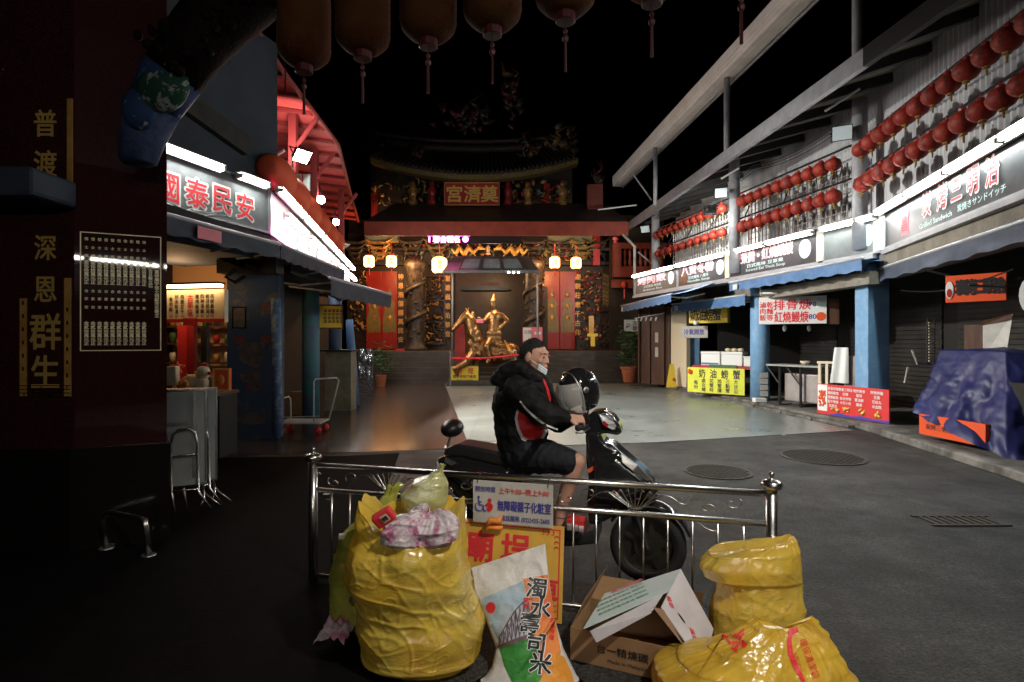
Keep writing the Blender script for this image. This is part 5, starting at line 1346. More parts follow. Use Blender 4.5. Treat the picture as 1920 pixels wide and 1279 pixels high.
za, zb_ = zz_(572, 13.4), zz_(595, 13.4); m = MB(); m.text('排', f, f.len * .31, za, .24, .004, .02); m.text('骨', f, f.len * .5, za, .24, .004, .02); m.text('焿', f, f.len * .69, za, .24, .004, .02); m.text('紅燒鰻焿', f, f.len * .49, zb_, .25, .004, .02, width=f.len * .5)
m.text('滷肉飯', f, f.len * .06, (za + zb_) / 2, .14, .004, .02, vert=True); m.text('乾麵等', f, f.len * .17, (za + zb_) / 2, .14, .004, .02, vert=True); m.build('lettering', MT['red_ink'], t)
m = MB(); m.text('70', f, f.len * .8, za, .15, .004, .02); m.text('80', f, f.len * .8, zb_, .15, .004, .02); m.build('price_lettering', MT['blue_ink'], t)
m = MB(); m.prism(oval(f, f.len * .92, zb_, .1, .1, .004), f.n * .004); m.build('round_badge', MT['orange_red'], t); m = MB(); m.prism(oval(f, f.len * .92, za, .07, .1, .004), f.n * .004); m.build('pale_badge', MT['teal_emblem'], t)
tube_lamp('unlit_tube_lamp', Fr((f.p(0, .3, 0).x, f.p(0, .3, 0).y), (f.p(1, .3, 0).x, f.p(1, .3, 0).y)), .05, 1.0, 0, zz_(550, 13.3), 'unlit white tube lamp above the white menu board', 'tube_off', .025, bracket=False)
m = MB(); m.fbox(f, f.len + .01, f.len + .25, -.4, -.05, zz_(608, 13), zz_(560, 13)); m.build('menu_back_box', MT['wood'], label='dark brown box behind the right end of the white menu board', cat='box')
for px in (1471, 1517):
    q = at(px, 616, 13.75); t = thing('hanging_bulb', 'unlit bulb hanging below the white menu board, ' + ('left one' if px < 1500 else 'right one'), 'bulb', q, 'bulbs under the menu board'); m = MB(); m.ball(q, (.05, .05, .08)); m.build('bulb', MT['white'], t, smooth=True); m = MB(); m.tube([q + V((0, 0, .07)), q + V((0, 0, .5))], .008, 5); m.build('cord', MT['black'], t)
f = fpx(1436, 13.4, 1534, 12.2); t = thing('stall_table', 'long folding table with dark legs under the white menu board', 'table', f.p(f.len / 2, -.3, .12)); m = MB(); m.fbox(f, 0, f.len, -.6, 0, 1.02, 1.06); m.build('tabletop', MT['formica'], t, bevel=.006)
for u in (.3, f.len * .63):
    m = MB(); m.tube([f.p(u, -.1, .12), f.p(u, -.1, 1.02)], .03, 6); m.tube([f.p(u, -.1, .6), f.p(u - .35, -.1, 1.0)], .02, 6); m.tube([f.p(u, -.1, .12), f.p(u, -.5, .12)], .02, 6); m.build('leg', MT['dark_steel'], t)
m = MB(); m.fbox(f, f.len * .25, f.len * .95, -.62, -.2, .22, .86); m.build('cool_box', MT['stainless_panel'], label='greyish pink steel cool box under the long folding table', cat='cool box', bevel=.03)
q = f.p(f.len * .6, -.3, 1.06); m = MB(); m.lathe([(.05, 0), (.1, .06), (.105, .09), (.09, .09), (.01, .03)], 14, q); m.build('bowl', MT['cream'], label='small tan bowl left on the long folding table', cat='bowl', smooth=True)
f = fpx(1532, 11.9, 1626, 11.2); t = thing('food_cart', 'stainless food cart with cream frame behind the red picture menu', 'cart', f.p(f.len / 2, -.3, .12))
m = MB(); m.fbox(f, f.len * .55, f.len + .1, -.6, 0, .14, 1.3); m.build('body', MT['stainless_panel'], t, bevel=.01)
m = MB()
for u in (.02, .16):
    m.fbox(f, u, u + .05, -.05, 0, .14, 1.13)
m.fbox(f, .0, .36, -.05, .01, 1.131, 1.18); m.build('frame', MT['cream'], t)
m = MB(); m.grid(lambda u, v: f.p(.36 - .08 * v + u * (.26 + .08 * v), .07 + .02 * math.sin(u * 9 + v), 1.47 - v * .72), 10, 10); m.build('hanging_cloth', MT['plastic_white'], label='white cloth hanging over the left side of the stainless cart', cat='cloth', smooth=True, fix=False)
m = MB(); m.fbox(f, f.len * .78, f.len + .04, -.4, -.1, 1.302, 1.38); m.fbox(f, f.len * .8, f.len + .03, -.38, -.12, 1.382, 1.6); m.build('carton', MT['plastic_white'], label='square white carton on top of the stainless cart', cat='carton', bevel=.008)
# picture menu standing on the kerb
f = fpx(1532, 11.6, 1667, 10.06); t = board('picture_menu', 'long red picture menu standing on the kerb before the nearest blue pillar', 'menu board', f, 0, f.len, .13, .735, 0, .03, 'red_board')
m = MB(); m.fbox(f, .02, f.len * .16, .001, .004, .2, .72); m.build('photo_panel', MT['plastic_white'], t)
m = MB()
for k in range(40):
    m.ball(f.p(rt.uniform(.07, f.len * .14), .005, rt.uniform(.3, .6)), (.03, .01, .03), 6, 4)
m.build('food_photo', [MT['orange_red']], t, smooth=True)
m = MB(); me = MB(); L_ = f.len
for c_, (u, lines) in enumerate(((.25, ('蒜香排骨', '鹽酥雞塊', '香酥魷魚', '甜不辣條', '四季豆')), (.43, ('營養三明治', '招牌', '綜合炸物', '大份小份')), (.62, ('現炸美食', '雞排', '蔥油餅', '薯條')), (.85, ('炸物拼盤', '豆腐', '花枝丸', '米血糕')))):
    for r_i, s_ in enumerate(lines):
        m.text(s_, f, L_ * u, .66 - r_i * .085, .06, .004, .015)
m.build('lettering', MT['white'], t)
for u in (.29, .46, .68, .88):
    for k in range(9):
        me.ball(f.p(L_ * u + rt.uniform(-.08, .08), .006, .23 + rt.uniform(0, .09)), (.04, .01, .03), 6, 4)
me.build('food_photo', MT['gold_leaf'], t, smooth=True)
m = MB(); m.prism([f.p(L_ * u, .001, z) for u, z in ((.17, .135), (1, .135), (1, .19), (.82, .17), (.64, .2), (.5, .165), (.34, .2))], f.n * .002); m.build('blue_swoosh', MT['blue_ink'], t)
# right part: covered stall, red sign, posters
f = fpx(1773, 7.9, 1887, 7.4); t = board('sandwich_sign', 'red sign with ragged black characters hanging in the dark nearest stall', 'sign', f, 0, f.len, 2.13, 2.5, 0, .04, 'orange_red')
m = MB()
for k, ch in enumerate('炭烤三明治'):
    m.text(ch, f, f.len * (.27 + .155 * k), 2.33, .2, .009, .06, sx=.62)
m.build('lettering', MT['black_ink'], t); m = MB(); m.prism(oval(f, f.len * .07, 2.3, .045, .12, .004), f.n * .006); m.build('badge', MT['plastic_white'], t); m = MB(); m.prism(oval(f, f.len * .07, 2.26, .03, .06, .011), f.n * .003); m.build('badge_centre', MT['cap_red'], t)
f = fpx(1908, 6.9, 1960, 6.7); t = thing('oval_sign', 'white oval sign cut off by the right edge of the view', 'sign', f.p(.15, 0, 2.0)); m = MB(); m.prism(oval(f, .17, 2.15, .16, .26, 0), f.n * -.03); m.build('panel', MT['plastic_white'], t); m = MB(); m.text('吉', f, .17, 2.15, .2, .004, .02); m.build('lettering', MT['black_ink'], t)
f = fpx(1808, 8.9, 1900, 8.4); m = MB(); m.fbox(f, 0, f.len * .38, -.02, 0, 1.45, 1.85); m.build('brown_panel', MT['wood'], label='plain brown panel left of the white sheet in the dark stall', cat='panel')
t = thing('hanging_sheet', 'white sheet with a rust coloured band hanging above the blue tarpaulin', 'sheet', f.p(f.len * .7, 0, 1.4)); m = MB(); m.add([f.p(f.len * a, .02 + b_, z) for a, b_, z in ((.4, 0, 1.35), (.88, .03, 1.38), (1.0, .0, 2.0), (.41, .02, 1.9))], [(0, 1, 2, 3)]); m.build('sheet', MT['white_dirty'], t, fix=False); m = MB(); m.add([f.p(f.len * a, .045 + b_, z) for a, b_, z in ((.41, 0, 1.84), (.985, .0, 1.92), (1.0, .0, 2.005), (.41, .02, 1.91))], [(0, 1, 2, 3)]); m.build('band', MT['wood'], t, fix=False)
q = at(1747, 642, 9.6); t = thing('lattice_strip', 'upright strip of pale slats in the dark stall behind the tarpaulin', 'shutter', q + V((0, 0, -.3))); m = MB()
for k in range(14):
    m.box(q + V((0, 0, -.32 + k * .05)), (.1, .02, .02))
m.build('slats', MT['cream'], t); m = MB(); m.box(q + V((-.06, .02, 0)), (.015, .02, .8)); m.box(q + V((.06, .02, 0)), (.015, .02, .8)); m.build('frame', MT['dark_steel'], t)
q = at(1732, 683, 8.9); m = MB(); m.tube([q + V((-.15, .05, .22)), q + V((-.1, 0, .0)), q + V((.12, 0, -.01))], .018, 6); m.tube([q + V((-.25, .0, -.05)), q + V((-.3, 0, -.3))], .015, 6); m.build('metal_hook', MT['steel_dull'], label='bent metal hook rod beside the blue tarpaulin', cat='hook')
tc_ = thing('covered_cart', 'food cart covered by a draped navy blue tarpaulin at the right edge', 'cart', (6.9, 7.6, 0))
def tarp(u, v):
    ring_b = [V((6.16, 8.75, .5)), V((6.15, 7.9, .32)), V((6.22, 7.15, .1)), V((6.9, 6.75, .12)), V((8.1, 7.0, .15)), V((8.1, 9.2, .3)), V((7.2, 9.4, .4))]
    ring_t = [V((6.66, 8.85, 1.46)), V((6.7, 8.3, 1.47)), V((6.72, 7.75, 1.46)), V((7.1, 7.55, 1.42)), V((7.7, 7.6, 1.3)), V((7.7, 8.9, 1.4)), V((7.2, 9.0, 1.45))]
    x = u * 7; i = int(x) % 7; fr_ = x - int(x); fr_ = fr_
    b_ = ring_b[i].lerp(ring_b[(i + 1) % 7], fr_); tt = ring_t[i].lerp(ring_t[(i + 1) % 7], fr_)
    if v < .8:
        k = v / .8; p = b_.lerp(tt, k ** .85); fold = .05 * (1 - k) * math.sin(u * 44 + fbm((u * 6, k * 2, 2)) * 5) + .012 * fbm((u * 9, k * 3, 7)) - .03 * math.sin(3.14 * k) + .005 * math.exp(-(noise.noise(V((u * 16 + k * 2, k * 5, 3))) / .08) ** 2); c = V((7.3, 8.1, p.z)); p += (p - c).normalized() * fold; return p
    return tt.lerp(V((7.2, 8.3, 1.5)), (v - .8) / .2) + V((0, 0, .03 * fbm((u * 5, v * 5, 3))))
m = MB(); m.grid(tarp, 260, 60, True); m.build('tarpaulin', MT['tarp'], tc_, smooth=True, fix=False)
f = Fr((6.17, 8.6), (6.24, 7.5)); m = MB(); m.fbox(f, -.02, f.len, -.06, .0, .2, .5); m.build('orange_panel', MT['orange_red'], tc_); m = MB(); m.text('炭烤三明治 現點現做', f, f.len * .5, .33, .08, .004, .01, width=f.len * .8); m.build('lettering', MT['black_ink'], tc_)
m = MB(); m.box((7.2, 8.0, .6), (1.2, 1.4, .9)); m.build('cart_body', MT['dark_inside'], tc_)
# floodlights on the right
floodlight('black floodlight on the nearest grey post, glass tilted to the viewer', at(1579, 250, 10.5), (1.5, 2, 2.0), 'lens_glass', .17, 0)
floodlight('black floodlight on the middle grey post, upper of two', at(1352, 362, 14.0), (2, 4, 2), 'lens_glass', .15, 0)
floodlight('black floodlight on the middle grey post aimed at the far lanterns', at(1362, 393, 13.6) + V((-.35, .1, 0)), LA.p(2.9, 0, 4.5), 'lens_lit', .15, 420, (1, .95, .85), 85)
floodlight('small floodlight at the far end of the eave beam', at(1210, 430, 19.5), (0, 12, 0), 'lens_glass', .16, 0)
for (x0, y0, x1, y1, d) in ((1547, 209, 1612, 167, 10.3), (1352, 336, 1386, 316, 13.8)):
    m = MB(); m.tube([at(x0, y0, d), at(x1, y1, d - .2)], .022, 6); m.build('unlit_tube', MT['tube_off'], label='unlit tube hanging under the eave by the ' + ('nearest' if x0 > 1500 else 'middle') + ' grey post', cat='tube')

# ---------------------------------------------------------------- foreground: steel fence
FF = Fr((-1.325, 3.79), (1.40, 3.07))
fn = thing('steel_fence', 'low stainless steel fence with scrollwork and ball topped posts in front of the scooter', 'fence', FF.p(FF.len / 2, 0, 0))
Lf = FF.len
for u in (0, Lf):
    o = FF.p(u, 0, 0); m = MB(); m.lathe([(.03, 0), (.03, .8)], 16, o); p_ = m.build('post', MT['steel'], fn, smooth=True)
    m = MB(); m.lathe([(.035, .8), (.05, .806), (.058, .825), (.05, .845), (.03, .85), (.012, .855), (.008, .868), (.016, .88), (.012, .892), (.001, .896)], 18, o); m.build('ball_cap', MT['steel'], p_, smooth=True)
for z, r_ in ((.775, .0185), (.612, .0165), (.045, .014)):
    m = MB(); m.tube([FF.p(.03, 0, z), FF.p(Lf - .03, 0, z)], r_, 12); m.build('rail', MT['steel'], fn, smooth=True)
n = 20
for k in range(n):
    u = .14 + (Lf - .28) * k / (n - 1); m = MB(); m.tube([FF.p(u, 0, .05), FF.p(u, 0, .61)], .0065, 8); m.build('baluster', MT['steel'], fn, smooth=True)
def curl(u, w, s, fl=1):
    return [FF.p(u + s * (a * .05) * math.cos(a * 2.1) * .9, 0, w + fl * s * (a * .05) * math.sin(a * 2.1) * .6) for a in [k * .16 for k in range(4, 22)]]
for uc in (.55, Lf - .72):
    m = MB()
    for k in range(9):
        a = (k - 4) / 4; m.tube([FF.p(uc + a * .16 * s_ ** .7 * 1.0, 0, .635 + .125 * s_ - .03 * abs(a) * s_ * s_ + 0) for s_ in (0, .15, .35, .6, .85, 1)] + [FF.p(uc + a * .16 + .012 * (1 if a >= 0 else -1), 0, .745 - .03 * abs(a))], .0035, 6)
    m.build('fan_ornament', MT['steel'], fn, smooth=True)
    for sd in (-1, 1):
        m = MB()
        for k in range(3):
            m.tube(curl(uc + sd * (.26 + k * .13), .69 + .02 * (-1) ** k, sd * .36, (-1) ** k), .0035, 6)
        m.tube([FF.p(uc + sd * (.03 + .42 * s_), 0, .64 + .09 * math.sin(s_ * 5)) for s_ in [k / 12 for k in range(13)]], .0035, 6)
        m.build('scroll', MT['steel'], fn, smooth=True)
# hanging lavatory sign
u0, z1 = FF.hit(887, 898, .035); u1, _ = FF.hit(1037, 905, .035); z1 = .755; z0 = .50
t = board('lavatory_sign', 'white sign hung from the fence rail with purple and red lines about lavatory hours', 'sign', FF, u0, u1, z0, z1, .035, .004, 'white_dirty')
w_ = u1 - u0; hh = z1 - z0; v_ = .038
m = MB(); m.text('開放時間', FF, u0 + w_ * .16, z1 - hh * .2, .034, v_, .015, width=w_ * .25); m.text('無障礙親子化粧室', FF, u0 + w_ * .645, z1 - hh * .56, .062, v_, .025, width=w_ * .66); m.text('電話服務 (02)2425-2605', FF, u0 + w_ * .66, z1 - hh * .86, .034, v_, .015, width=w_ * .6)
c = FF.p(u0 + w_ * .085, v_, z1 - hh * .58); R_ = .026
m.tube([FF.p(u0 + w_ * .085 + R_ * math.cos(a), v_, z1 - hh * .62 + R_ * math.sin(a)) for a in [2.3 + k * .33 for k in range(14)]], .0035, 5)
hx, hz = u0 + w_ * .075, z1 - hh * .62
m.prism(oval(FF, hx, hz + .056, .008, .008, v_, 10), FF.n * .001)
m.tube([FF.p(hx, v_, hz + .045), FF.p(hx + .004, v_, hz + .012), FF.p(hx + .026, v_, hz + .01), FF.p(hx + .036, v_, hz - .026), FF.p(hx + .046, v_, hz - .024)], .0045, 5); m.tube([FF.p(hx, v_, hz + .03), FF.p(hx + .02, v_, hz + .028)], .0035, 5); m.build('blue_lettering', MT['blue_ink'], t)
m = MB(); m.text('上午9:00~晚上9:00', FF, u0 + w_ * .64, z1 - hh * .21, .038, v_, .012, width=w_ * .62)
hx = u0 + w_ * .215; m.prism(oval(FF, hx, hz + .04, .013, .014, v_, 12), FF.n * .001); m.prism([FF.p(hx + a, v_ + .0005, hz + b_) for a, b_ in ((-.03, .012), (-.012, .026), (.012, .024), (.022, .008), (.016, -.016), (-.004, -.03), (-.02, -.014), (-.01, .0), (-.026, .004))], FF.n * .001); m.build('red_lettering', MT['red_ink'], t)
for u in (u0 + .03, u1 - .03):
    m = MB(); m.tube([FF.p(u, .04, z1 - .015), FF.p(u, .028, z1 + .02), FF.p(u + .01, -.0, .80), FF.p(u, -.025, .775)], .003, 5); m.build('wire_tie', MT['steel'], t)
m = MB(); c = FF.p(u0 + w_ * .29, .055, .50); m.tube([c + V((-.05, 0, -.01)), c + V((-.02, 0, .03)), c + V((.03, 0, .02)), c + V((.045, 0, .06))], [.012, .02, .02, .006], 8); m.tube([c + V((-.05, .0, -.02)), c + V((.05, .0, -.02))], .014, 6); m.build('orange_peel', MT['orange'], label='torn orange plastic scrap stuck between the white sign and the yellow board', cat='plastic scrap', smooth=True)
# yellow courtyard board leaning on the fence
br, tr = at(1053, 1171, 3.2), at(1058, 988, 3.36); up = (tr - br).normalized(); YB = Fg(br - FF.u * .83, FF.u, up); yw, yh = .83, (tr - br).length
t = thing('courtyard_board', 'large yellow board with red border and big red characters leaning on the fence', 'sign', YB.p(yw / 2, 0, 0))
m = MB(); m.fbox(YB, 0, yw, -.012, 0, 0, yh); m.build('panel', mat('yellow_board', (.72, .42, .06), .5, col2=(.6, .34, .05), scale=5), t, bevel=.003)
m = MB(); e = .02
for a, b_, c_, d_ in ((e, yw - e, yh - e - .008, yh - e), (e, yw - e, e, e + .008), (e, e + .008, e + .008, yh - e - .008), (yw - e - .008, yw - e, e + .008, yh - e - .008)):
    m.fbox(YB, a, b_, .001, .002, c_, d_)
m.build('border', MT['red_ink'], t)
m = MB()
for sx_, sz_ in ((1, 1), (1, -1)):
    cx_, cz_ = (yw - .035), (yh - .035 if sz_ > 0 else .035)
    for k in range(3):
        for sw in (0, 1):
            pts = []
            for a in [j * .3 for j in range(3, 16)]:
                rr = .004 * a * .9; dx, dz = rr * math.cos(a), rr * math.sin(a); ox = .035 + .03 * k
                X, Zz = (ox + dx, .012 + dz) if sw == 0 else (.012 + dz, ox + dx)
                pts.append(YB.p(cx_ - X, .003, cz_ - sz_ * Zz))
            m.tube(pts, .003, 4)
m.build('corner_flourish', MT['red_ink'], t)
m = MB(); m.text('廟', YB, yw - .62 * .83 * .9 - .05, yh * .71, .17, .002, .035); m.text('埕', YB, yw - .29, yh * .71, .17, .002, .035)
for k, ch in enumerate('禁止停車'):
    m.text(ch, YB, yw - .09 - (3 - k) * .18, yh * .32, .13, .002, .03)
m.build('lettering', MT['red_ink'], t)
m = MB(); m.fbox(YB, yw - .46, yw - .457, .0015, .003, 0, yh - .05); m.build('crease', MT['gold_carved'], t); m = MB(); m.lathe([(.006, 0), (.004, .006)], 8, YB.p(yw - .458, .002, yh - .05), Matrix.Rotation(R(90), 3, 'X')); m.build('screw', MT['black'], t)

# ---------------------------------------------------------------- rubbish
def bagmat(name, c1, c2, c3, rough=.17, clear=.2):
    """thin plastic film: part clear, part translucent, with a glossy skin"""
    m = bpy.data.materials.new(name); m.use_nodes = True; nt = m.node_tree; N, L = nt.nodes, nt.links; N.clear(); MT[name] = m
    out = N.new('ShaderNodeOutputMaterial'); tc = N.new('ShaderNodeTexCoord')
    n = N.new('ShaderNodeTexNoise'); n.inputs['Scale'].default_value = 4.5; n.inputs['Detail'].default_value = 4; L.new(tc.outputs['Object'], n.inputs['Vector'])
    x = N.new('ShaderNodeMix'); x.data_type = 'RGBA'; x.inputs[6].default_value = (*c1, 1); x.inputs[7].default_value = (*c2, 1)
    r = N.new('ShaderNodeMapRange'); r.inputs['From Min'].default_value = .4; r.inputs['From Max'].default_value = .65; L.new(n.outputs['Fac'], r.inputs['Value']); L.new(r.outputs[0], x.inputs[0])
    d = N.new('ShaderNodeBsdfDiffuse'); t_ = N.new('ShaderNodeBsdfTranslucent'); tr = N.new('ShaderNodeBsdfTransparent'); g_ = N.new('ShaderNodeBsdfGlossy')
    L.new(x.outputs[2], d.inputs['Color']); L.new(x.outputs[2], t_.inputs['Color']); tr.inputs['Color'].default_value = (min(1, c1[0] * 1.25), min(1, c1[1] * 1.25), c1[2] * 2 + .05, 1); g_.inputs['Roughness'].default_value = rough
    m1 = N.new('ShaderNodeMixShader'); m1.inputs[0].default_value = .3; L.new(d.outputs[0], m1.inputs[1]); L.new(t_.outputs[0], m1.inputs[2])
    m2 = N.new('ShaderNodeMixShader'); L.new(m1.outputs[0], m2.inputs[1]); L.new(tr.outputs[0], m2.inputs[2])
    n2 = N.new('ShaderNodeTexNoise'); n2.inputs['Scale'].default_value = 6; n2.inputs['Detail'].default_value = 5; L.new(tc.outputs['Object'], n2.inputs['Vector'])
    r2_ = N.new('ShaderNodeMapRange'); r2_.inputs['From Min'].default_value = .35; r2_.inputs['From Max'].default_value = .7; r2_.inputs['To Min'].default_value = clear * .1; r2_.inputs['To Max'].default_value = clear * 2.2; L.new(n2.outputs['Fac'], r2_.inputs['Value']); L.new(r2_.outputs[0], m2.inputs[0])
    m3 = N.new('ShaderNodeMixShader'); lw = N.new('ShaderNodeLayerWeight'); lw.inputs['Blend'].default_value = .3; fr = N.new('ShaderNodeMath'); fr.operation = 'MULTIPLY_ADD'; fr.inputs[1].default_value = .55; fr.inputs[2].default_value = .07; L.new(lw.outputs['Facing'], fr.inputs[0]); L.new(m2.outputs[0], m3.inputs[1]); L.new(g_.outputs[0], m3.inputs[2]); L.new(fr.outputs[0], m3.inputs[0])
    w_ = N.new('ShaderNodeTexNoise'); w_.inputs['Scale'].default_value = 16; w_.inputs['Detail'].default_value = 3; w_.inputs['Distortion'].default_value = 2.5; mp = N.new('ShaderNodeMapping'); mp.inputs['Scale'].default_value = (1, 1, 2.2); mp.inputs['Rotation'].default_value = (.3, .5, 0); L.new(tc.outputs['Object'], mp.inputs[0]); L.new(mp.outputs[0], w_.inputs['Vector'])
    q = N.new('ShaderNodeBump'); q.inputs['Strength'].default_value = .3; q.inputs['Distance'].default_value = .012; L.new(w_.outputs['Fac'], q.inputs['Height'])
    for k in (d, g_, lw):
        L.new(q.outputs[0], k.inputs['Normal'])
    L.new(m3.outputs[0], out.inputs['Surface'])
    return m


bagmat('bag_yellow', (1.0, .74, .13), (.96, .62, .07), None)
bagmat('bag_lime', (.62, .62, .1), (.45, .5, .1), None)
bagmat('bag_gold', (1.0, .66, .08), (.96, .57, .06), None)
for n_, c_ in (('waste_green', (.1, .16, .05)), ('waste_brown', (.16, .09, .04)), ('waste_paper', (.62, .58, .48)), ('waste_orange', (.6, .2, .04)), ('waste_pink', (.6, .3, .3)), ('waste_grey', (.2, .21, .2)), ('waste_ochre', (.5, .34, .08))):
    mat(n_, c_, .7)
WASTE = [MT[k] for k in ('waste_green', 'waste_brown', 'waste_paper', 'waste_orange', 'waste_pink', 'waste_grey', 'waste_ochre', 'waste_ochre', 'waste_paper')]


def ridge(p, s=1.0):
    return 1 - abs(noise.noise(V(p) * s)) * 2


def sackbag(name, label, c, prof, d_xy, mt, seed, nu=150, nv=110, wr=.02, rim=None, lean=(0, 0), cat='rubbish bag', group=None, parent=None, cap=True, flat=0.0, fill=48, capd=.02):
    """prof: list of (height, half width, x shift); d_xy: depth / width ratio"""
    t = thing(name, label, cat, c, group)
    def pr(z, k):
        for a, b_ in zip(prof, prof[1:]):
            if z <= b_[0]:
                s_ = (z - a[0]) / max(b_[0] - a[0], 1e-6); s_ = s_ * s_ * (3 - 2 * s_); return a[k] + (b_[k] - a[k]) * s_
        return prof[-1][k]
    zt = prof[-1][0]
    def fn_(u, v):
        q = 2 * math.pi * u; z = zt * v; hw = pr(z, 1); ca, sa = math.cos(q), math.sin(q)
        k = 1 / (abs(ca) ** 2.6 + abs(sa) ** 2.6) ** (1 / 2.6)
        x = hw * ca * k + pr(z, 2); y = hw * d_xy * sa * k
        zz = z + (rim(q) * max(0, (v - .75) / .25) ** 1.5 if rim else 0)
        n_ = V((ca, sa, 0)); p0 = (ca * 1.3, sa * 1.3, z * 3 + seed * 7)
        y *= 1 - flat * v * v
        def cr(px_, py_, pz_, wd):
            k_ = noise.noise(V((px_, py_, pz_))) / wd; return math.exp(-k_ * k_)
        w3 = fbm((ca * 1.1 + seed, sa * 1.1, z * 2.6), 2); wx = .6 * noise.noise(V((ca * 1.5, sa * 1.5 + seed, z * 3)))
        c1 = cr(ca * 1.7 + seed + wx, sa * 1.7, z * 2.6, .07); c2 = cr(ca * 2.2 + z * 3.2, sa * 2.2 + seed, z * 6 + wx, .09)
        c3 = cr(ca * .9 + seed, sa * .9 + wx, z * 11, .12) * (.3 + .7 * math.exp(-((z / zt - .47) / .14) ** 2)); c4 = cr(ca * 4.5 - z * 7 + wx, sa * 4.5 + seed * 3, z * 13, .12)
        k2 = wr * (.2 * c1 + .16 * c2 + .4 * c3 * (1 - flat) + .12 * c4 + 1.4 * w3 - .2) * min(1, v * 6 + .15)
        return c + V((x + lean[0] * z, y + lean[1] * z, max(zz, .003))) + n_ * k2 + V((0, 0, .4 * k2 * (1 if v > .1 else 0)))
    m = MB(); m.grid(fn_, nu, nv, True); m.add([fn_(j / nu, 0) for j in range(nu)], [tuple(range(nu))])
    if cap:
        b_ = len(m.v); top = [fn_(j / nu, 1.0) for j in range(nu)]; ctr = sum(top, V((0, 0, 0))) / nu + V((0, 0, -capd)); m.add(top + [ctr], [(j, (j + 1) % nu, nu) for j in range(nu)])
    ob = m.build('sack', MT[mt], t, smooth=True)
    bv = BVHTree.FromPolygons(m.v, m.f)
    rc = random.Random(seed * 13); k = MB()
    for i in range(fill):
        u_, v_ = rc.random(), rc.uniform(.04, .9 - .35 * flat); p_ = fn_(u_, v_); ctr_ = c + V((pr(zt * v_, 2), 0, zt * v_)); k.cm = rc.randrange(len(WASTE)); q_ = p_.lerp(ctr_, rc.uniform(.2, .4) + .5 * flat); s0 = rc.uniform(.022, .06) * min(1, pr(zt * v_, 1) / .2); rot_ = Matrix.Rotation(rc.uniform(0, 6), 3, V((rc.random(), rc.random(), .5)).normalized())
        if rc.random() < .5:
            k.box(q_, (s0 * 2, s0 * rc.uniform(.4, 1.4), s0 * 1.6), rot_)
        else:
            k.ball(q_, (s0 * 1.2, s0, s0 * .9), 8, 6, rot_)
    if fill:
        k.build('contents', WASTE, t)['kind'] = 'stuff'
    return t, bv


B1c = V((-.50, 2.86, 0))
B1, b1v = sackbag('rubbish_bag', 'largest bulging yellow rubbish bag, open at the top, leaning on the fence', B1c,
                  [(0, .22, .06), (.06, .30, .04), (.18, .315, .035), (.27, .29, .02), (.34, .285, .0), (.42, .305, -.01), (.55, .3, -.01), (.66, .265, .0), (.72, .25, .005)], .82, 'bag_yellow', 1, 300, 230, .022,
                  rim=lambda q: .03 + .075 * max(0, -math.cos(q)) ** 6 + .045 * max(0, math.cos(q)) ** 6 - .06 * max(0, -math.sin(q)) ** 2 + .014 * math.sin(7 * q + 1) + .009 * math.sin(15 * q), capd=.16, group='yellow rubbish bags by the fence', cap=True)
sackbag('rubbish_bag', 'slimmer greenish yellow rubbish bag tied at the top, behind the largest bag', V((-.80, 3.2, 0)), [(0, .12, 0), (.08, .21, 0), (.3, .22, .0), (.5, .19, .03), (.62, .12, .06), (.7, .05, .1), (.74, .035, .12), (.79, .045, .14)], .7, 'bag_lime', 4, 160, 130, .018, group='yellow rubbish bags by the fence')
bagmat('bag_pale', (.72, .72, .42), (.62, .64, .14), None)
sackbag('rubbish_bag', 'small pale green bag with a knotted end on top of the largest yellow bag', V((-.46, 3.0, .66)), [(0, .06, 0), (.04, .11, .0), (.12, .125, .0), (.19, .1, .03), (.235, .04, .07), (.25, .016, .085), (.275, .012, .095), (.29, .016, .1)], .8, 'bag_pale', 7, 100, 80, .012, fill=14, group='yellow rubbish bags by the fence')
# plaid carrier bag and red packet in the mouth of the bag
mat('bag_pink', (.58, .5, .52), .25, col2=(.42, .12, .24), scale=16, mixlo=.5, mixhi=.62, bump=.5, bscale=30)
t, _ = sackbag('carrier_bag', 'crumpled pink and grey plaid carrier bag in the mouth of the largest bag', V((-.46, 2.72, .63)), [(0, .13, 0), (.03, .18, -.01), (.08, .18, .0), (.115, .15, .02), (.145, .1, .04), (.16, .04, .05)], .62, 'bag_pink', 9, 200, 110, .05, cat='carrier bag', fill=0)
t = thing('red_packet', 'small red food packet with a pale label beside the plaid carrier bag', 'packet', at(720, 972, 2.66)); m = MB(); rot = Matrix.Rotation(R(-32), 3, 'Y') @ Matrix.Rotation(R(25), 3, 'X'); c = at(720, 970, 2.64); m.box(c, (.1, .05, .068), rot); m.build('wrapper', MT['red_board'], t, bevel=.012); m = MB(); m.box(c + rot @ V((.01, -.027, .008)), (.035, .002, .04), rot); m.build('label_patch', MT['cream'], t); f_ = Fg(c + rot @ V((.01, -.029, .008)), rot @ V((1, 0, 0)), rot @ V((0, 0, 1))); m = MB(); m.text('辣', f_, 0, 0, .028, .0, .03); m.build('lettering', MT['black_ink'], t)
mat('paper_pink', (.65, .6, .6), .6, col2=(.6, .2, .35), scale=9)
q = gnd(640, 1165, .03); m = MB(); m.grid(lambda u, v: V((-.93 + (u - .5) * .16, 2.98 + (v - .5) * .2, .06 + .05 * abs(fbm((u * 3, v * 3, 5))) + .1 * (1 - u) * u)), 16, 16); m.build('paper_scrap', MT['paper_pink'], label='crumpled pink and white paper scrap at the foot of the largest bag', cat='paper', smooth=True, fix=False)
R1c = V((1.29, 2.98, 0))
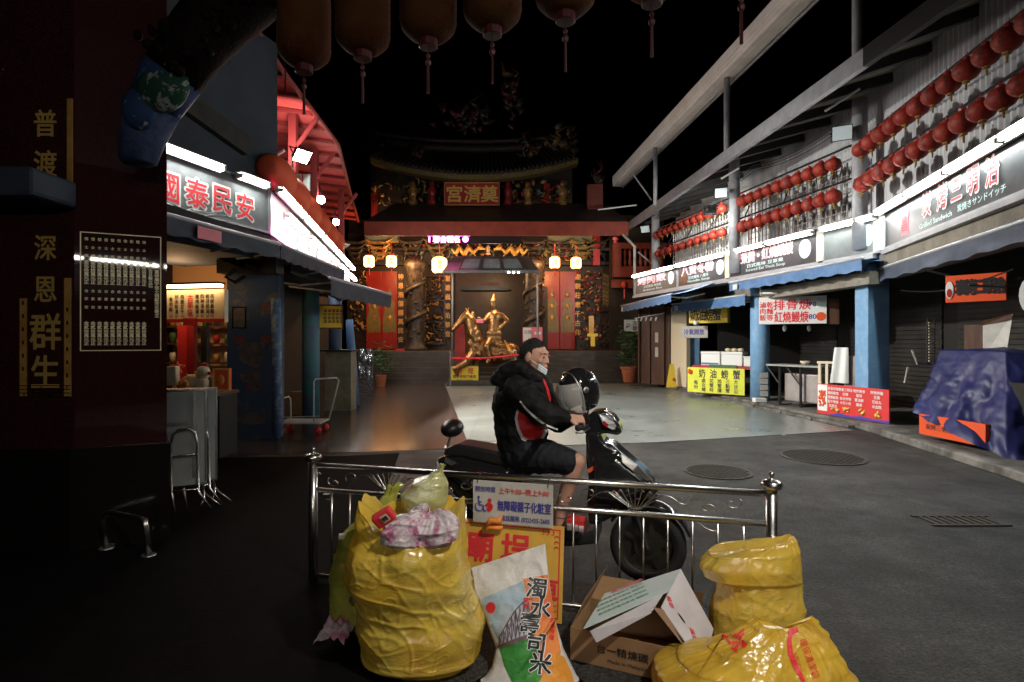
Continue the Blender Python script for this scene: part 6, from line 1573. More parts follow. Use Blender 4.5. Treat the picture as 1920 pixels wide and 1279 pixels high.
R1, r1v = sackbag('rubbish_bag', 'upright yellow rubbish bag with a folded over top beside the right fence post', R1c, [(0, .2, .0), (.05, .25, 0), (.2, .24, .0), (.31, .215, .0), (.35, .215, .0), (.375, .25, -.035), (.43, .262, -.047), (.5, .24, -.025), (.54, .14, .06), (.56, .05, .12)], .62, 'bag_yellow', 13, 230, 200, .016, rim=lambda q: .03 * math.cos(q), group='yellow rubbish bags by the fence', flat=.35)
R2c = V((1.07, 2.5, 0))
R2, r2v = sackbag('rubbish_bag', 'low slumped yellow bag with red printing, nearest to the viewer at right', R2c, [(0, .36, .0), (.05, .44, .0), (.13, .43, .0), (.19, .36, .03), (.25, .28, .08), (.3, .215, .11), (.34, .16, .12), (.36, .13, .12)], .62, 'bag_gold', 21, 260, 190, .02, rim=lambda q: .065 * abs(math.cos(q)) ** 2 - .03, group='yellow rubbish bags by the fence', flat=.8)
eye = V((0, 0, H))


def lay_eye(mb, bv, off):
    for i, v in enumerate(mb.v):
        d = (v - eye).normalized(); h, n_, k, ds = bv.ray_cast(eye, d)
        if h is not None:
            mb.v[i] = h - d * off
    return mb


def fine_poly(pts, d, cuts=4):
    bm = bmesh.new(); ps = [at(x, y, d) for x, y in pts]; vs = [bm.verts.new(p) for p in ps]
    for t_ in tessellate_polygon([ps]):
        try:
            bm.faces.new([vs[i] for i in t_])
        except ValueError:
            pass
    for _ in range(cuts):
        bmesh.ops.subdivide_edges(bm, edges=bm.edges[:], cuts=1, use_grid_fill=True)
    bm.verts.index_update(); m = MB(); m.add([v.co.copy() for v in bm.verts], [tuple(v.index for v in f.verts) for f in bm.faces]); bm.free(); return m


def stroke(m, pts, wd, d):
    """a printed stroke as a strip of small quads"""
    P_ = []
    for a, b_ in zip(pts, pts[1:]):
        n_ = max(2, int(math.hypot(b_[0] - a[0], b_[1] - a[1]) / 5)); P_ += [(a[0] + (b_[0] - a[0]) * k / n_, a[1] + (b_[1] - a[1]) * k / n_) for k in range(n_)]
    P_.append(pts[-1]); vs = []
    for i, p in enumerate(P_):
        a, b_ = P_[max(i - 1, 0)], P_[min(i + 1, len(P_) - 1)]; tx_, ty_ = b_[0] - a[0], b_[1] - a[1]; L_ = math.hypot(tx_, ty_) or 1; nx, ny = -ty_ / L_, tx_ / L_; w_ = wd * (.6 + .4 * math.sin(math.pi * (i + .5) / len(P_)))
        vs += [at(p[0] + nx * w_, p[1] + ny * w_, d), at(p[0] - nx * w_, p[1] - ny * w_, d)]
    m.add(vs, [(i * 2, i * 2 + 1, i * 2 + 3, i * 2 + 2) for i in range(len(P_) - 1)])


m = MB()
stroke(m, [(1488, 1178), (1480, 1200), (1482, 1225), (1492, 1250), (1508, 1279)], 5, 2.2); stroke(m, [(1478, 1188), (1496, 1180)], 6, 2.2)
for k in range(16):
    x, y = 1372 + rt.uniform(-16, 22), 1205 + rt.uniform(-16, 14); stroke(m, [(x, y), (x + rt.uniform(-9, 9), y + rt.uniform(-8, 8)), (x + rt.uniform(-12, 12), y + rt.uniform(-10, 10))], rt.uniform(1, 3.2), 2.2)
m2 = MB()
lay_eye(m, r2v, .004); m.build('red_printing', MT['red_ink'], R2, fix=False)
fz = Fg(at(1518, 1235, 2.2), V((.35, 0, -.94)), V((.94, 0, .35))); m2.text('環保清潔袋', fz, 0, 0, .03, 0, .01); m2.text('KEELUNG', fz, .0, -.045, .016, 0, .0); lay_eye(m2, r2v, .004); m2.build('small_printing', MT['orange_red'], R2, fix=False)

# rice sack
Lp = [(882, 1066), (889, 1105), (912, 1165), (930, 1215), (922, 1250), (888, 1300)]; Rp = [(1022, 1020), (1030, 1090), (1040, 1160), (1056, 1215), (1078, 1260), (1096, 1300)]
def lerp_l(P_, v):
    x = v * (len(P_) - 1); i = min(int(x), len(P_) - 2); f_ = x - i; return P_[i][0] + (P_[i + 1][0] - P_[i][0]) * f_, P_[i][1] + (P_[i + 1][1] - P_[i][1]) * f_
mat('sack_white', (.72, .69, .65), .55, col2=(.62, .59, .56), scale=6, bump=.25, bscale=120)
def sackf(u, v):
    l_, r_ = lerp_l(Lp, v), lerp_l(Rp, v); s_ = u * 2 if u <= .5 else 2 - u * 2; front = u <= .5
    px, py = l_[0] + (r_[0] - l_[0]) * s_, l_[1] + (r_[1] - l_[1]) * s_; d = 3.02 - .36 * v
    th = (.10 * v + .02) * math.sin(math.pi * min(max(s_, .0), 1)) ** .6 * min(1, v * 3 + .1)
    wv = .010 * fbm((s_ * 3, v * 5, 4 if front else 9)) + .008 * ridge((s_ * 4 + v * 2, v * 7, 2)) ** 3
    return at(px, py, d - (th + wv if front else -th * .7))
m = MB(); m.grid(sackf, 90, 80, True); m.add([sackf(j / 90, 1) for j in range(90)], [tuple(range(90))]); m.add([sackf(j / 90, 0) for j in range(90)], [tuple(range(90))])
for i, v in enumerate(m.v):
    if v.z < .003:
        m.v[i].z = .003
rs = thing('rice_sack', 'white woven rice sack with bridge picture and brushed characters, between bag and carton', 'rice sack', V((.02, 2.7, 0))); m.build('sack', MT['sack_white'], rs, smooth=True); sv = BVHTree.FromPolygons(m.v, m.f)
mat('print_sky', (.36, .48, .56), .55, col2=(.5, .52, .54), scale=4); mat('print_green', (.03, .2, .04), .5, col2=(.06, .28, .05), scale=9); mat('print_orange', (.8, .25, .05), .5, col2=(.72, .16, .04), scale=3); mat('print_iron', (.16, .08, .1), .5); mat('print_rust', (.75, .3, .04), .5)
def onsack(name, m_, off, mt):
    lay_eye(m_, sv, off); return m_.build(name, MT[mt], rs, fix=False)
onsack('printed_sky', fine_poly([(901, 1124), (984, 1088), (1000, 1188), (938, 1206), (918, 1165)], 2.4), .003, 'print_sky')
onsack('printed_band', fine_poly([(981, 1086), (1027, 1078), (1040, 1160), (1052, 1222), (1040, 1279), (1018, 1279), (1000, 1180)], 2.4), .004, 'print_orange')
onsack('printed_field', fine_poly([(936, 1216), (1000, 1188), (1018, 1279), (962, 1283), (946, 1250)], 2.4), .004, 'print_green')
onsack('printed_field', fine_poly([(1040, 1225), (1058, 1232), (1072, 1262), (1080, 1290), (1006, 1290), (1020, 1262)], 2.4), .005, 'print_rust')
m = MB(); stroke(m, [(932, 1214), (1000, 1190)], 4, 2.4)
for k in range(9):
    a = k / 8; x = 936 + 62 * a; y = 1212 - 24 * a; top = 1208 - 24 * a - 62 * math.sin(math.pi * (.06 + .5 * a)); stroke(m, [(x, y), (x, top)], .9, 2.4)
    if k:
        stroke(m, [(xo, yo), (x, top)], .8, 2.4); stroke(m, [(xo, to), (x, y)], .8, 2.4); stroke(m, [(xo, to), (x, top)], 1.4, 2.4)
    xo, yo, to = x, y, top
onsack('printed_bridge', m, .005, 'print_iron')
m = fine_poly([(920 + 9 * math.cos(a), 1140 + 11 * math.sin(a)) for a in [k * .5236 for k in range(12)]], 2.4, 2); onsack('printed_badge', m, .005, 'red_ink')
mo, m = MB(), MB()
for ch, x, y, s_ in (('濁', 1006, 1103, 37), ('水', 1014, 1141, 37), ('壽', 993, 1168, 36), ('司', 1005, 1206, 37), ('米', 1014, 1244, 40)):
    f_ = Fg(at(x, y, 2.4), V((1, 0, -.12)), V((.12, 0, 1))); k = s_ / F * 2.4; mo.text(ch, f_, 0, 0, k, 0, .07); m.text(ch, f_, 0, 0, k, 0, .03)
onsack('lettering_outline', mo, .0065, 'white'); onsack('lettering', m, .008, 'black_ink')
m = MB(); f_ = Fg(at(986, 1131, 2.4), (1, 0, -.1), (.1, 0, 1)); m.text('精選', f_, 0, 0, .022, 0, .02, vert=True); f_ = Fg(at(1036, 1180, 2.4), (1, 0, -.12), (.12, 0, 1)); m.text('日本原種', f_, 0, 0, .022, 0, .02, vert=True); onsack('small_lettering', m, .007, 'red_ink')

# cartons
mat('cardboard', (.34, .19, .09), .8, col2=(.28, .155, .07), scale=5); mat('cardboard_in', (.27, .16, .09), .85); mat('carton_white', (.6, .56, .57), .55, col2=(.52, .48, .5), scale=5); mat('carton_mint', (.5, .6, .58), .5, col2=(.6, .64, .63), scale=4)
CBf = Fr((gnd(1071, 1238).x, gnd(1071, 1238).y), (gnd(1300, 1292).x, gnd(1300, 1292).y)); cw = CBf.len; hc = .165
cb = thing('cardboard_box', 'open brown cardboard box with black characters between rice sack and yellow bag', 'cardboard box', CBf.p(cw / 2, -.2, 0))
m = MB(); th = .005; dp = .36
m.fbox(CBf, 0, cw, -th, 0, .002, hc); m.fbox(CBf, 0, cw, -dp, -dp + th, .002, hc); m.fbox(CBf, -th, 0, -dp, 0, .002, hc); m.fbox(CBf, cw, cw + th, -dp, 0, .002, hc); m.fbox(CBf, 0, cw, -dp + th, -th, .002, .008); m.build('body', MT['cardboard'], cb)
m = MB(); m.text('台一精煉碳', CBf, cw * .44, hc * .55, .042, .002, .015, width=.25); m.text('Made in Malaysia', CBf, cw * .48, hc * .22, .022, .002, .0, width=.19); m.build('lettering', MT['black_ink'], cb)
m = MB(); p = [CBf.p(-.003, 0, hc), CBf.p(-.003, -dp, hc), CBf.p(.09, -dp - .02, hc + .19), CBf.p(.06, -.05, hc + .14)]; m.prism(p, (.004, 0, .002)); m.build('flap', MT['cardboard'], cb)
m = MB(); p = [CBf.p(.0, -dp, hc), CBf.p(cw, -dp, hc), CBf.p(cw, -dp - .12, hc + .08), CBf.p(.02, -dp - .12, hc + .08)]; m.prism(p, (0, .004, .002)); m.build('flap', MT['cardboard'], cb)
wl = thing('white_carton', 'tilted white fruit carton with red stamps lying roof shaped over the brown box', 'carton', at(1230, 1150, 2.85))
A_, B_, C_, D_ = at(1094, 1178, 2.74), at(1134, 1113, 3.04), at(1276, 1067, 3.1), at(1254, 1108, 2.84)
nrm = (D_ - A_).cross(B_ - A_).normalized(); nrm = nrm if nrm.z > 0 else -nrm
m = MB(); m.prism([A_, D_, C_, B_], -nrm * .006); m.build('top_panel', MT['carton_mint'], wl)
E_, G_, H_, I_ = at(1240, 1139, 2.72), at(1302, 1228, 2.6), at(1324, 1230, 2.63), at(1338, 1180, 2.85)
n2 = (H_ - E_).cross(C_ - E_).normalized(); n2 = n2 if n2.x > 0 else -n2
m = MB(); m.prism([C_ + n2 * .001, D_ + n2 * .001, E_, G_, H_, I_], -n2 * .006); m.build('side_panel', MT['carton_white'], wl)
m = MB(); m.prism([A_ + V((.03, -.01, -.01)), D_ + V((-.03, -.01, -.012)), E_ + V((-.05, 0, -.03)), A_ + V((.06, -.02, -.06))], (0, .005, -.002)); m.build('inner_flap', MT['carton_white'], wl)
m = MB(); m.prism([E_ + V((-.04, 0, .0)), E_ + V((.01, -.01, -.01)), G_ + V((-.04, 0, .03)), G_ + V((-.06, .02, .05))], (0, .005, 0)); m.build('inner_flap', MT['cardboard_in'], wl)
fu = (D_ - A_).normalized(); fw_ = nrm.cross(fu); TPf = Fg(A_, fu, fw_ if fw_.dot(B_ - A_) > 0 else -fw_); TPf.n = nrm
m = MB(); lw = (D_ - A_).length
for k in range(4):
    m.text('新鮮蔬果產地直送 請輕放', TPf, lw * (.52 + .02 * k), .06 + k * .045, .02, .0015, .0, width=lw * .6)
m.build('green_printing', MT['green_ink'], wl, fix=False)
m = MB(); m.text('高山蔬菜', TPf, lw * .72, .235, .03, .0015, .02, width=lw * .4); m.build('red_printing', MT['pink_ink'], wl, fix=False)
su = (G_ - E_).normalized(); sw_ = (C_ - E_).normalized(); SPf = Fg(E_, su, (sw_ - su * sw_.dot(su)).normalized()); SPf.n = n2
m = MB(); m.text('蔬菜', SPf, .0, .10, .032, .0015, .02, rot=-.6); m.text('蔬菜', SPf, .17, .1, .032, .0015, .02, rot=-.6); m.build('red_stamp', MT['red_ink'], wl, fix=False)
m = MB(); m.prism(oval(SPf, .085, .1, .028, .008, .001, 14), n2 * .0008); m.build('hand_hole', MT['black'], wl, fix=False)
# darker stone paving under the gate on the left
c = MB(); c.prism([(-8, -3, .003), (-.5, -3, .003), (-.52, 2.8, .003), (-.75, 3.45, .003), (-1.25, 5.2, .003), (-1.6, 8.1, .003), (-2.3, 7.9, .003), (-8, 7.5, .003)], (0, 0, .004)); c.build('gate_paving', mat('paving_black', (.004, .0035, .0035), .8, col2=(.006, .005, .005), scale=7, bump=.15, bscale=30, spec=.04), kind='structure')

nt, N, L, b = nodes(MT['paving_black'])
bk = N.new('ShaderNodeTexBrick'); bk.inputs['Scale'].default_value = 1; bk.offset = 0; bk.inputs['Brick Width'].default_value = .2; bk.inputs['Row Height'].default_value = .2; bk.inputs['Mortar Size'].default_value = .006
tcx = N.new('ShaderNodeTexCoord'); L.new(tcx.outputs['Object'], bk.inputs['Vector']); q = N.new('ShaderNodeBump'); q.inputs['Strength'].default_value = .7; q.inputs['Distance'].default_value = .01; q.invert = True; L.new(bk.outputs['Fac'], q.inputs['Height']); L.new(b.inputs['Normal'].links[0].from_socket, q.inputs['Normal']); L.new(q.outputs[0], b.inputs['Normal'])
# ---------------------------------------------------------------- scooter
mat('gloss_black', (.012, .012, .013), .12, spec=.6, coat=.6, col2=(.016, .016, .017), scale=3)
mat('matt_black', (.014, .014, .014), .55, bump=.2, bscale=60)
mat('rubber', (.016, .016, .016), .8, bump=.3, bscale=30)
mat('seat_vinyl', (.012, .012, .012), .38, bump=.15, bscale=90)
mat('alloy', (.07, .06, .05), .4, .8)
mat('clear_lens', (.55, .55, .55), .08, spec=.8, col2=(.4, .42, .42), scale=20)
mat('amber', (.75, .2, .03), .25)
mat('lamp_red', (.4, .02, .02), .2)
P0 = V((.9, 3.77, 0)); fd = V((.966, -.259, 0)); sdv = V((-.259, -.966, 0))
SF = Fr((P0.x - fd.x * 1.25, P0.y - fd.y * 1.25), (P0.x, P0.y))
def S(a, b, z): return P0 + fd * a + sdv * b + Z * z
def SP(px, py, b=0.0):
    u, w_ = SF.hit(px, py, b); return SF.p(u, b, w_)
sc = thing('scooter', 'black motor scooter parked side on behind the steel fence, man astride it', 'scooter', S(-.6, 0, 0))


def sidebody(name, polys, mt, voxel=.011, it=16, extra=None):
    """polys: [(outline in photo measurement on the scooter plane, half width)]"""
    m = MB()
    for pl, hw in polys:
        q = [SP(x, y) for x, y in pl]; m.prism([p - sdv * hw for p in q], sdv * hw * 2)
    if extra:
        extra(m)
    return remesh(m, name, MT[mt], voxel, it, sc)


def wheel(a, rr, nm):
    c = S(a, 0, rr); M_ = Matrix((fd, Z, sdv)).transposed()
    m = MB(); n = 40
    m.grid(lambda u, v: c + M_ @ V(((rr - .045 + .045 * math.cos(6.2832 * v)) * math.cos(6.2832 * u), (rr - .045 + .045 * math.cos(6.2832 * v)) * math.sin(6.2832 * u), .05 * math.sin(6.2832 * v))), n, 12, True)
    w_ = m.build(nm, MT['rubber'], sc, smooth=True)
    m = MB(); m.lathe([(rr - .085, -.04), (rr - .07, -.045), (rr - .07, .045), (rr - .085, .04), (rr - .088, .0)], 36, c, M_)
    for k in range(5):
        q = 1.2566 * k; m.beam(c + M_ @ V((.03 * math.cos(q), .03 * math.sin(q), .01)), c + M_ @ V(((rr - .08) * math.cos(q + .15), (rr - .08) * math.sin(q + .15), .01)), .03, .03, sdv)
    m.lathe([(.04, -.05), (.04, .05)], 14, c, M_); m.lathe([(.09, .03), (.09, .034)], 24, c, M_); m.build('rim', MT['alloy'], w_)
wheel(0, .25, 'front_wheel'); wheel(-1.25, .24, 'rear_wheel')
# tall front panel and nose
sidebody('front_fairing', [([(1102, 806), (1128, 806), (1136, 826), (1152, 830), (1170, 846), (1192, 864), (1216, 886), (1233, 908), (1236, 924), (1222, 934), (1196, 926), (1172, 938), (1150, 962), (1124, 975), (1108, 975), (1104, 930), (1108, 895), (1103, 860)], .13), ([(1120, 850), (1160, 850), (1200, 880), (1222, 905), (1190, 920), (1150, 930), (1118, 925)], .19)], 'gloss_black')
m = MB(); p = [SP(1164, 848, .16), SP(1196, 872, .15), SP(1224, 900, .1), SP(1214, 902, .13), SP(1188, 884, .175), SP(1166, 866, .185)]; m.prism(p, sdv * .02); m.build('nose_trim', MT['steel_dull'], sc, bevel=.006)
m = MB(); c = SP(1186, 905, .165); m.ball(c, (.05, .02, .03), 12, 8, Matrix.Rotation(R(25), 3, 'Y')); m.build('indicator_lens', MT['clear_lens'], sc, smooth=True)
m = MB(); c = SP(1160, 924, .17); m.ball(c, (.035, .02, .028), 12, 8); m.build('reflector', MT['amber'], sc, smooth=True)
m = MB(); c = SP(1111, 879, .16); m.box(c, (.07, .008, .022), Matrix.Rotation(R(-35), 3, 'Y')); m.build('red_tag', MT['orange_red'], sc)
# handlebar cowl, headlight, grips
sidebody('handlebar_cowl', [([(1094, 800), (1100, 782), (1114, 769), (1136, 768), (1152, 778), (1163, 793), (1168, 808), (1160, 813), (1136, 809), (1118, 815), (1102, 812)], .10)], 'gloss_black', .008, 14)
m = MB(); p = [SP(1120, 776, .103), SP(1136, 780, .108), (SP(1150, 792, .102)), SP(1156, 804, .08), SP(1146, 806, .1), SP(1130, 797, .112)]; m.prism(p, sdv * .012 + fd * .01); m.build('headlight', MT['clear_lens'], sc, bevel=.004)
m = MB(); p = [SP(1132, 789, .118), SP(1142, 797, .116), SP(1138, 802, .116), SP(1130, 796, .118)]; m.prism(p, sdv * .006); m.build('headlight_marker', MT['lamp_red'], sc)
m = MB(); a0 = SP(1102, 800, .08); a1 = at(1084, 803, 3.62); m.tube([a0, a0.lerp(a1, .4), a1], [.016, .02, .02], 12); m.ball(a1, .022); m.build('grip', MT['rubber'], sc, smooth=True)
m = MB(); a1 = at(1083, 790, 4.05); m.tube([SP(1104, 793, -.08), a1], .018, 10); m.ball(a1, .022); m.build('grip', MT['rubber'], sc, smooth=True)
m = MB(); m.tube([SP(1106, 803, .1), at(1092, 812, 3.66), at(1080, 812, 3.62)], .006, 6); m.build('brake_lever', MT['steel_dull'], sc)
m = MB(); m.tube([SP(1112, 812), SP(1120, 850)], .04, 10); m.tube([S(-.1, .06, .55), S(0, .07, .25)], .02, 8); m.tube([S(-.1, -.06, .55), S(0, -.07, .25)], .02, 8); m.build('fork', MT['matt_black'], sc)
m = MB(); c = S(0, 0, .25); m.grid(lambda u, v: c + fd * ((.285 + .01 * math.sin(3.14 * v)) * math.cos(.35 + 2.2 * u)) + Z * ((.285 + .02 * math.sin(3.14 * v)) * math.sin(.35 + 2.2 * u)) + sdv * ((v - .5) * .15), 24, 10); f_ = m.build('front_fender', MT['gloss_black'], sc, smooth=True, fix=False); sd_ = f_.modifiers.new('thick', 'SOLIDIFY'); sd_.thickness = .012
# floor, rear body, seat, tail, backrest
sidebody('floorboard', [([(1125, 975), (1126, 1008), (1000, 1018), (985, 985), (1010, 985), (1105, 985)], .15)], 'matt_black')
sidebody('rear_body', [([(1002, 868), (985, 900), (975, 960), (985, 1010), (940, 1000), (900, 960), (860, 920), (838, 888), (828, 868), (834, 852), (870, 848), (930, 862)], .12), ([(960, 880), (880, 868), (850, 878), (900, 915), (955, 930)], .165)], 'gloss_black')
sidebody('seat', [([(1008, 862), (1002, 850), (960, 846), (905, 834), (868, 828), (846, 836), (842, 848), (880, 852), (940, 866), (990, 872)], .125)], 'seat_vinyl', .01, 5)
m = MB(); m.prism([SP(x, y, .06) for x, y in ((824, 862), (838, 874), (850, 884), (836, 886), (826, 880))], sdv * .06); m.prism([SP(x, y, -.12) for x, y in ((824, 862), (838, 874), (850, 884), (836, 886), (826, 880))], sdv * .06); m.build('tail_lamp', MT['clear_lens'], sc, bevel=.006)
m = MB(); m.prism([SP(x, y, .125) for x, y in ((836, 858), (856, 868), (848, 874), (834, 866))], sdv * .01); m.build('tail_trim', MT['steel_dull'], sc)
m = MB(); c = SP(848, 803); M_ = Matrix.Rotation(R(-10), 3, 'Y'); m.ball(c, (.085, .13, .065), 16, 10, M_); m.build('backrest', MT['seat_vinyl'], sc, smooth=True)
m = MB(); m.tube([SP(846, 815, .05), SP(838, 840, .06), SP(850, 852, .06)], .01, 8); m.tube([SP(846, 815, -.05), SP(838, 840, -.06), SP(850, 852, -.06)], .01, 8); m.tube([SP(836, 838, .07), SP(836, 838, -.07)], .012, 8); m.build('grab_rail', MT['steel'], sc)
m = MB(); m.tube([S(-.85, .16, .28), S(-1.1, .18, .3), S(-1.55, .19, .36)], [.03, .055, .05], 12); m.build('exhaust', MT['steel_dull'], sc, smooth=True)
m = MB(); m.tube([S(-1.25, -.08, .24), S(-.85, -.06, .34), S(-.8, .0, .4)], .05, 8); m.build('engine_case', MT['matt_black'], sc, smooth=True)
# cigarette style cartons on the floor of the scooter
for k in range(3):
    c = at(1068 + k * 11, 984 + k * 2, 3.62); t = thing('small_carton', 'small red and white carton in a row of three on the scooter floor, ' + ('left one', 'middle one', 'right one')[k], 'carton', c + V((0, 0, -.04)), 'red and white cartons on the scooter'); m = MB(); r_ = Matrix.Rotation(R(-12), 3, 'Z')
    m.box(c + r_ @ V((0, .05, 0)), (.036, .12, .07), r_); m.build('carton', MT['red_board'], t, bevel=.002); m = MB(); m.box(c + r_ @ V((0, -.0115, -.012)), (.03, .002, .04), r_); m.build('white_panel', MT['white'], t)

# ---------------------------------------------------------------- man on the scooter
mat('skin', (.55, .31, .22), .5, col2=(.5, .25, .18), scale=14, bump=.05)
mat('hair', (.016, .013, .012), .75, bump=.8, bscale=120)
mat('jacket_black', (.004, .004, .0045), .7, spec=.25, bump=.5, bscale=16, col2=(.008, .008, .0085), scale=8)
mat('jacket_red', (.62, .018, .022), .6, bump=.4, bscale=14)
mat('jacket_white', (.7, .68, .66), .6)
mat('shorts_navy', (.006, .007, .012), .75, bump=.4, bscale=20)
mat('mask_paper', (.72, .8, .84), .7)
mat('eye_dark', (.015, .01, .008), .25)
mat('lip', (.36, .13, .1), .5)
mn = thing('person', 'man in a black hooded jacket with a red and white side panel, astride the scooter', 'person', at(985, 835, 3.98) * 1 + V((0, 0, -.85)))
hc_ = at(1003, 669, 3.95); fh = V((.86, -.51, 0)).normalized(); sh = V((-.51, -.86, 0)).normalized(); uh = V((0, 0, 1)); tl = R(6)
uh = (Z * math.cos(tl) + fh * math.sin(tl)); fh = (fh * math.cos(tl) - Z * math.sin(tl))
def hd(f, s, u): return hc_ + fh * f + sh * s + uh * u
HM = Matrix((fh, sh, uh)).transposed()
m = MB()
m.ball(hd(-.015, 0, .02), (.098, .077, .098), 24, 16, HM); m.ball(hd(.025, 0, -.02), (.072, .066, .085), 20, 14, HM)
capsule(m, [(hd(.02, .035, -.05), .036), (hd(.066, .012, -.088), .026), (hd(.066, -.012, -.088), .026), (hd(.02, -.035, -.05), .036)])
capsule(m, [(hd(.05, 0, -.055), .042), (hd(.066, 0, -.078), .032)])
capsule(m, [(hd(.086, 0, .012), .010), (hd(.099, 0, -.018), .011), (hd(.102, 0, -.027), .0125)]); m.ball(hd(.093, .013, -.03), .009, 10, 7); m.ball(hd(.093, -.013, -.03), .009, 10, 7)
capsule(m, [(hd(.073, .04, .032), .013), (hd(.08, .012, .032), .012), (hd(.08, -.012, .032), .012), (hd(.073, -.04, .032), .013)]); m.ball(hd(.07, .034, .002), .02, 12, 8); m.ball(hd(.07, -.034, .002), .02, 12, 8)
for e in (-1, 1):
    m.ball(hd(.066, e * .045, -.022), (.02, .022, .02), 12, 8, HM)
    m.ball(hd(-.008, e * .086, -.008), (.023, .013, .037), 12, 9, HM @ Matrix.Rotation(R(12), 3, 'Y'))
capsule(m, [(hd(.088, .018, -.06), .008), (hd(.096, 0, -.058), .009), (hd(.088, -.018, -.06), .008)]); capsule(m, [(hd(.085, .015, -.069), .008), (hd(.093, 0, -.069), .009), (hd(.085, -.015, -.069), .008)])
capsule(m, [(hd(-.03, 0, -.05), .058), (hd(-.045, 0, -.12), .06), (at(985, 725, 3.98), .075)])
capsule(m, [(at(985, 725, 3.98), .1), (at(978, 780, 3.98), .12), (at(985, 835, 3.98), .13)])
# arms under the sleeves and the legs
RA = [(at(970, 735, 3.80), .06), (at(1012, 771, 3.70), .045), (at(1062, 784, 3.68), .03)]; LA_ = [(at(1008, 728, 4.13), .06), (at(1045, 790, 4.08), .045), (at(1078, 782, 3.96), .03)]
capsule(m, RA); capsule(m, LA_)
RL = [(at(985, 850, 3.86), .085), (at(1082, 866, 3.74), .056), (at(1071, 895, 3.75), .055), (at(1050, 960, 3.79), .036), (at(1048, 990, 3.79), .036)]
LL = [(at(990, 850, 4.10), .085), (at(1080, 862, 4.22), .058), (at(1050, 950, 4.2), .04), (at(1046, 975, 4.2), .036)]
capsule(m, RL); capsule(m, LL)
capsule(m, [(at(1046, 1000, 3.79), .034), (at(1075, 1004, 3.74), .03)]); capsule(m, [(at(1046, 980, 4.2), .034), (at(1075, 984, 4.18), .03)])
# hands: palm, four bent fingers, thumb, closed on the helmet rim
def hand(p, dirv, upv, side):
    dirv = dirv.normalized(); upv = (upv - dirv * upv.dot(dirv)).normalized(); ac = dirv.cross(upv) * side
    capsule(m, [(p, .026), (p + dirv * .035 + ac * .022, .015), (p + dirv * .075 + ac * .026, .013)]); capsule(m, [(p, .026), (p + dirv * .04 - ac * .02, .016), (p + dirv * .07 - ac * .024, .013)]); capsule(m, [(p, .024), (p + dirv * .075, .015)])
    for k, L_ in enumerate((.062, .07, .066, .052)):
        b_ = p + dirv * .075 + ac * (.03 - .02 * k); k1 = b_ + dirv * L_ * .42 + upv * .006; k2 = k1 + dirv * L_ * .2 - upv * L_ * .36; k3 = k2 - dirv * L_ * .12 - upv * L_ * .24; capsule(m, [(b_, .0098), (k1, .0092), (k2, .0086), (k3, .0076)])
    b_ = p + dirv * .025 + ac * .03; k1 = b_ + ac * .02 + dirv * .03 - upv * .012; capsule(m, [(b_, .013), (k1, .0105), (k1 + dirv * .028 - upv * .016, .0088)])
hand(at(1064, 783, 3.68), V((.85, .1, -.15)), V((.1, -.5, .8)), 1); hand(at(1080, 781, 3.95), V((.7, -.5, .1)), V((.1, .5, .8)), -1)
remesh(m, 'body', MT['skin'], .0058, 3, mn)
for e in (-1, 1):
    k = MB(); k.ball(hd(.0868, e * .033, .004), (.005, .0135, .0052), 12, 8, HM); k.build('eye', MT['eye_dark'], mn, smooth=True)
    k = MB(); k.tube([hd(.0915, e * .014, .027), hd(.0885, e * .03, .032), hd(.079, e * .048, .028)], [.0022, .003, .0018], 7); k.build('eyebrow', MT['hair'], mn, smooth=True)
k = MB(); k.tube([hd(.0925, .02, -.064), hd(.1025, 0, -.0635), hd(.0925, -.02, -.064)], .0035, 6); k.build('mouth', MT['lip'], mn, smooth=True)
# short hair
k = MB(); n = V; vs, fs = [], []
k.ball((0, 0, 0), 1, 110, 80); keep = []
for f_ in k.f:
    c = sum((k.v[i] for i in f_), V((0, 0, 0))) / len(f_); lim = (.2 + .45 * c.x if c.x > .05 else .2 + 1.5 * (c.x - .05)) - (.5 if .08 < c.x < .3 and abs(c.y) > .6 else 0); lim = max(lim, -.75) + .09 * noise.noise(c * 9) + .05 * noise.noise(c * 31)
    if c.z > lim:
        keep.append(f_)
k.f = keep; k.mi = [0] * len(keep)
k.v = [hd(-.015, 0, .02) + HM @ V((v.x * .1015, v.y * .0795, v.z * .1015)) + (HM @ v) * (.003 * noise.noise(v * 22)) for v in k.v]
rh = random.Random(2); base = list(k.f)
for _ in range(1500):
    f_ = base[rh.randrange(len(base))]; c = sum((k.v[i] for i in f_), V((0, 0, 0))) / len(f_); n_ = (c - hd(-.015, 0, .0)).normalized(); t_ = (n_ + fh * rh.uniform(.1, .7) - uh * rh.uniform(-.1, .5) + V((rh.uniform(-.3, .3), rh.uniform(-.3, .3), rh.uniform(-.3, .3)))).normalized(); s_ = n_.cross(t_).normalized() * .0016; L_ = rh.uniform(.007, .015)
    k.add([c - s_ - n_ * .002, c + s_ - n_ * .002, c + t_ * L_], [(0, 1, 2)])
hr = k.build('hair', MT['hair'], mn, smooth=True, fix=False)

# chin mask with ear loop
k = MB(); mc = [(1012, 692, 3.855), (1017, 683, 3.855), (1024, 689, 3.83), (1031, 694, 3.86), (1027, 704, 3.86), (1019, 699, 3.83)]; k.grid(lambda u, v: at(1010.5 + 16 * u - 3 * v, 682 + 11.5 * u + 10.5 * v, 3.85 - .028 * math.sin(math.pi * (.15 + .7 * u)) + .003 * math.sin(v * 18)), 14, 16); k.build('face_mask', MT['mask_paper'], mn, smooth=True, fix=False).modifiers.new('thick', 'SOLIDIFY').thickness = .003; k = MB(); k.tube([at(1014, 687, 3.86), at(1002, 680, 3.868), at(992, 672, 3.868)], .0022, 6); k.build('ear_loop', MT['white'], mn)
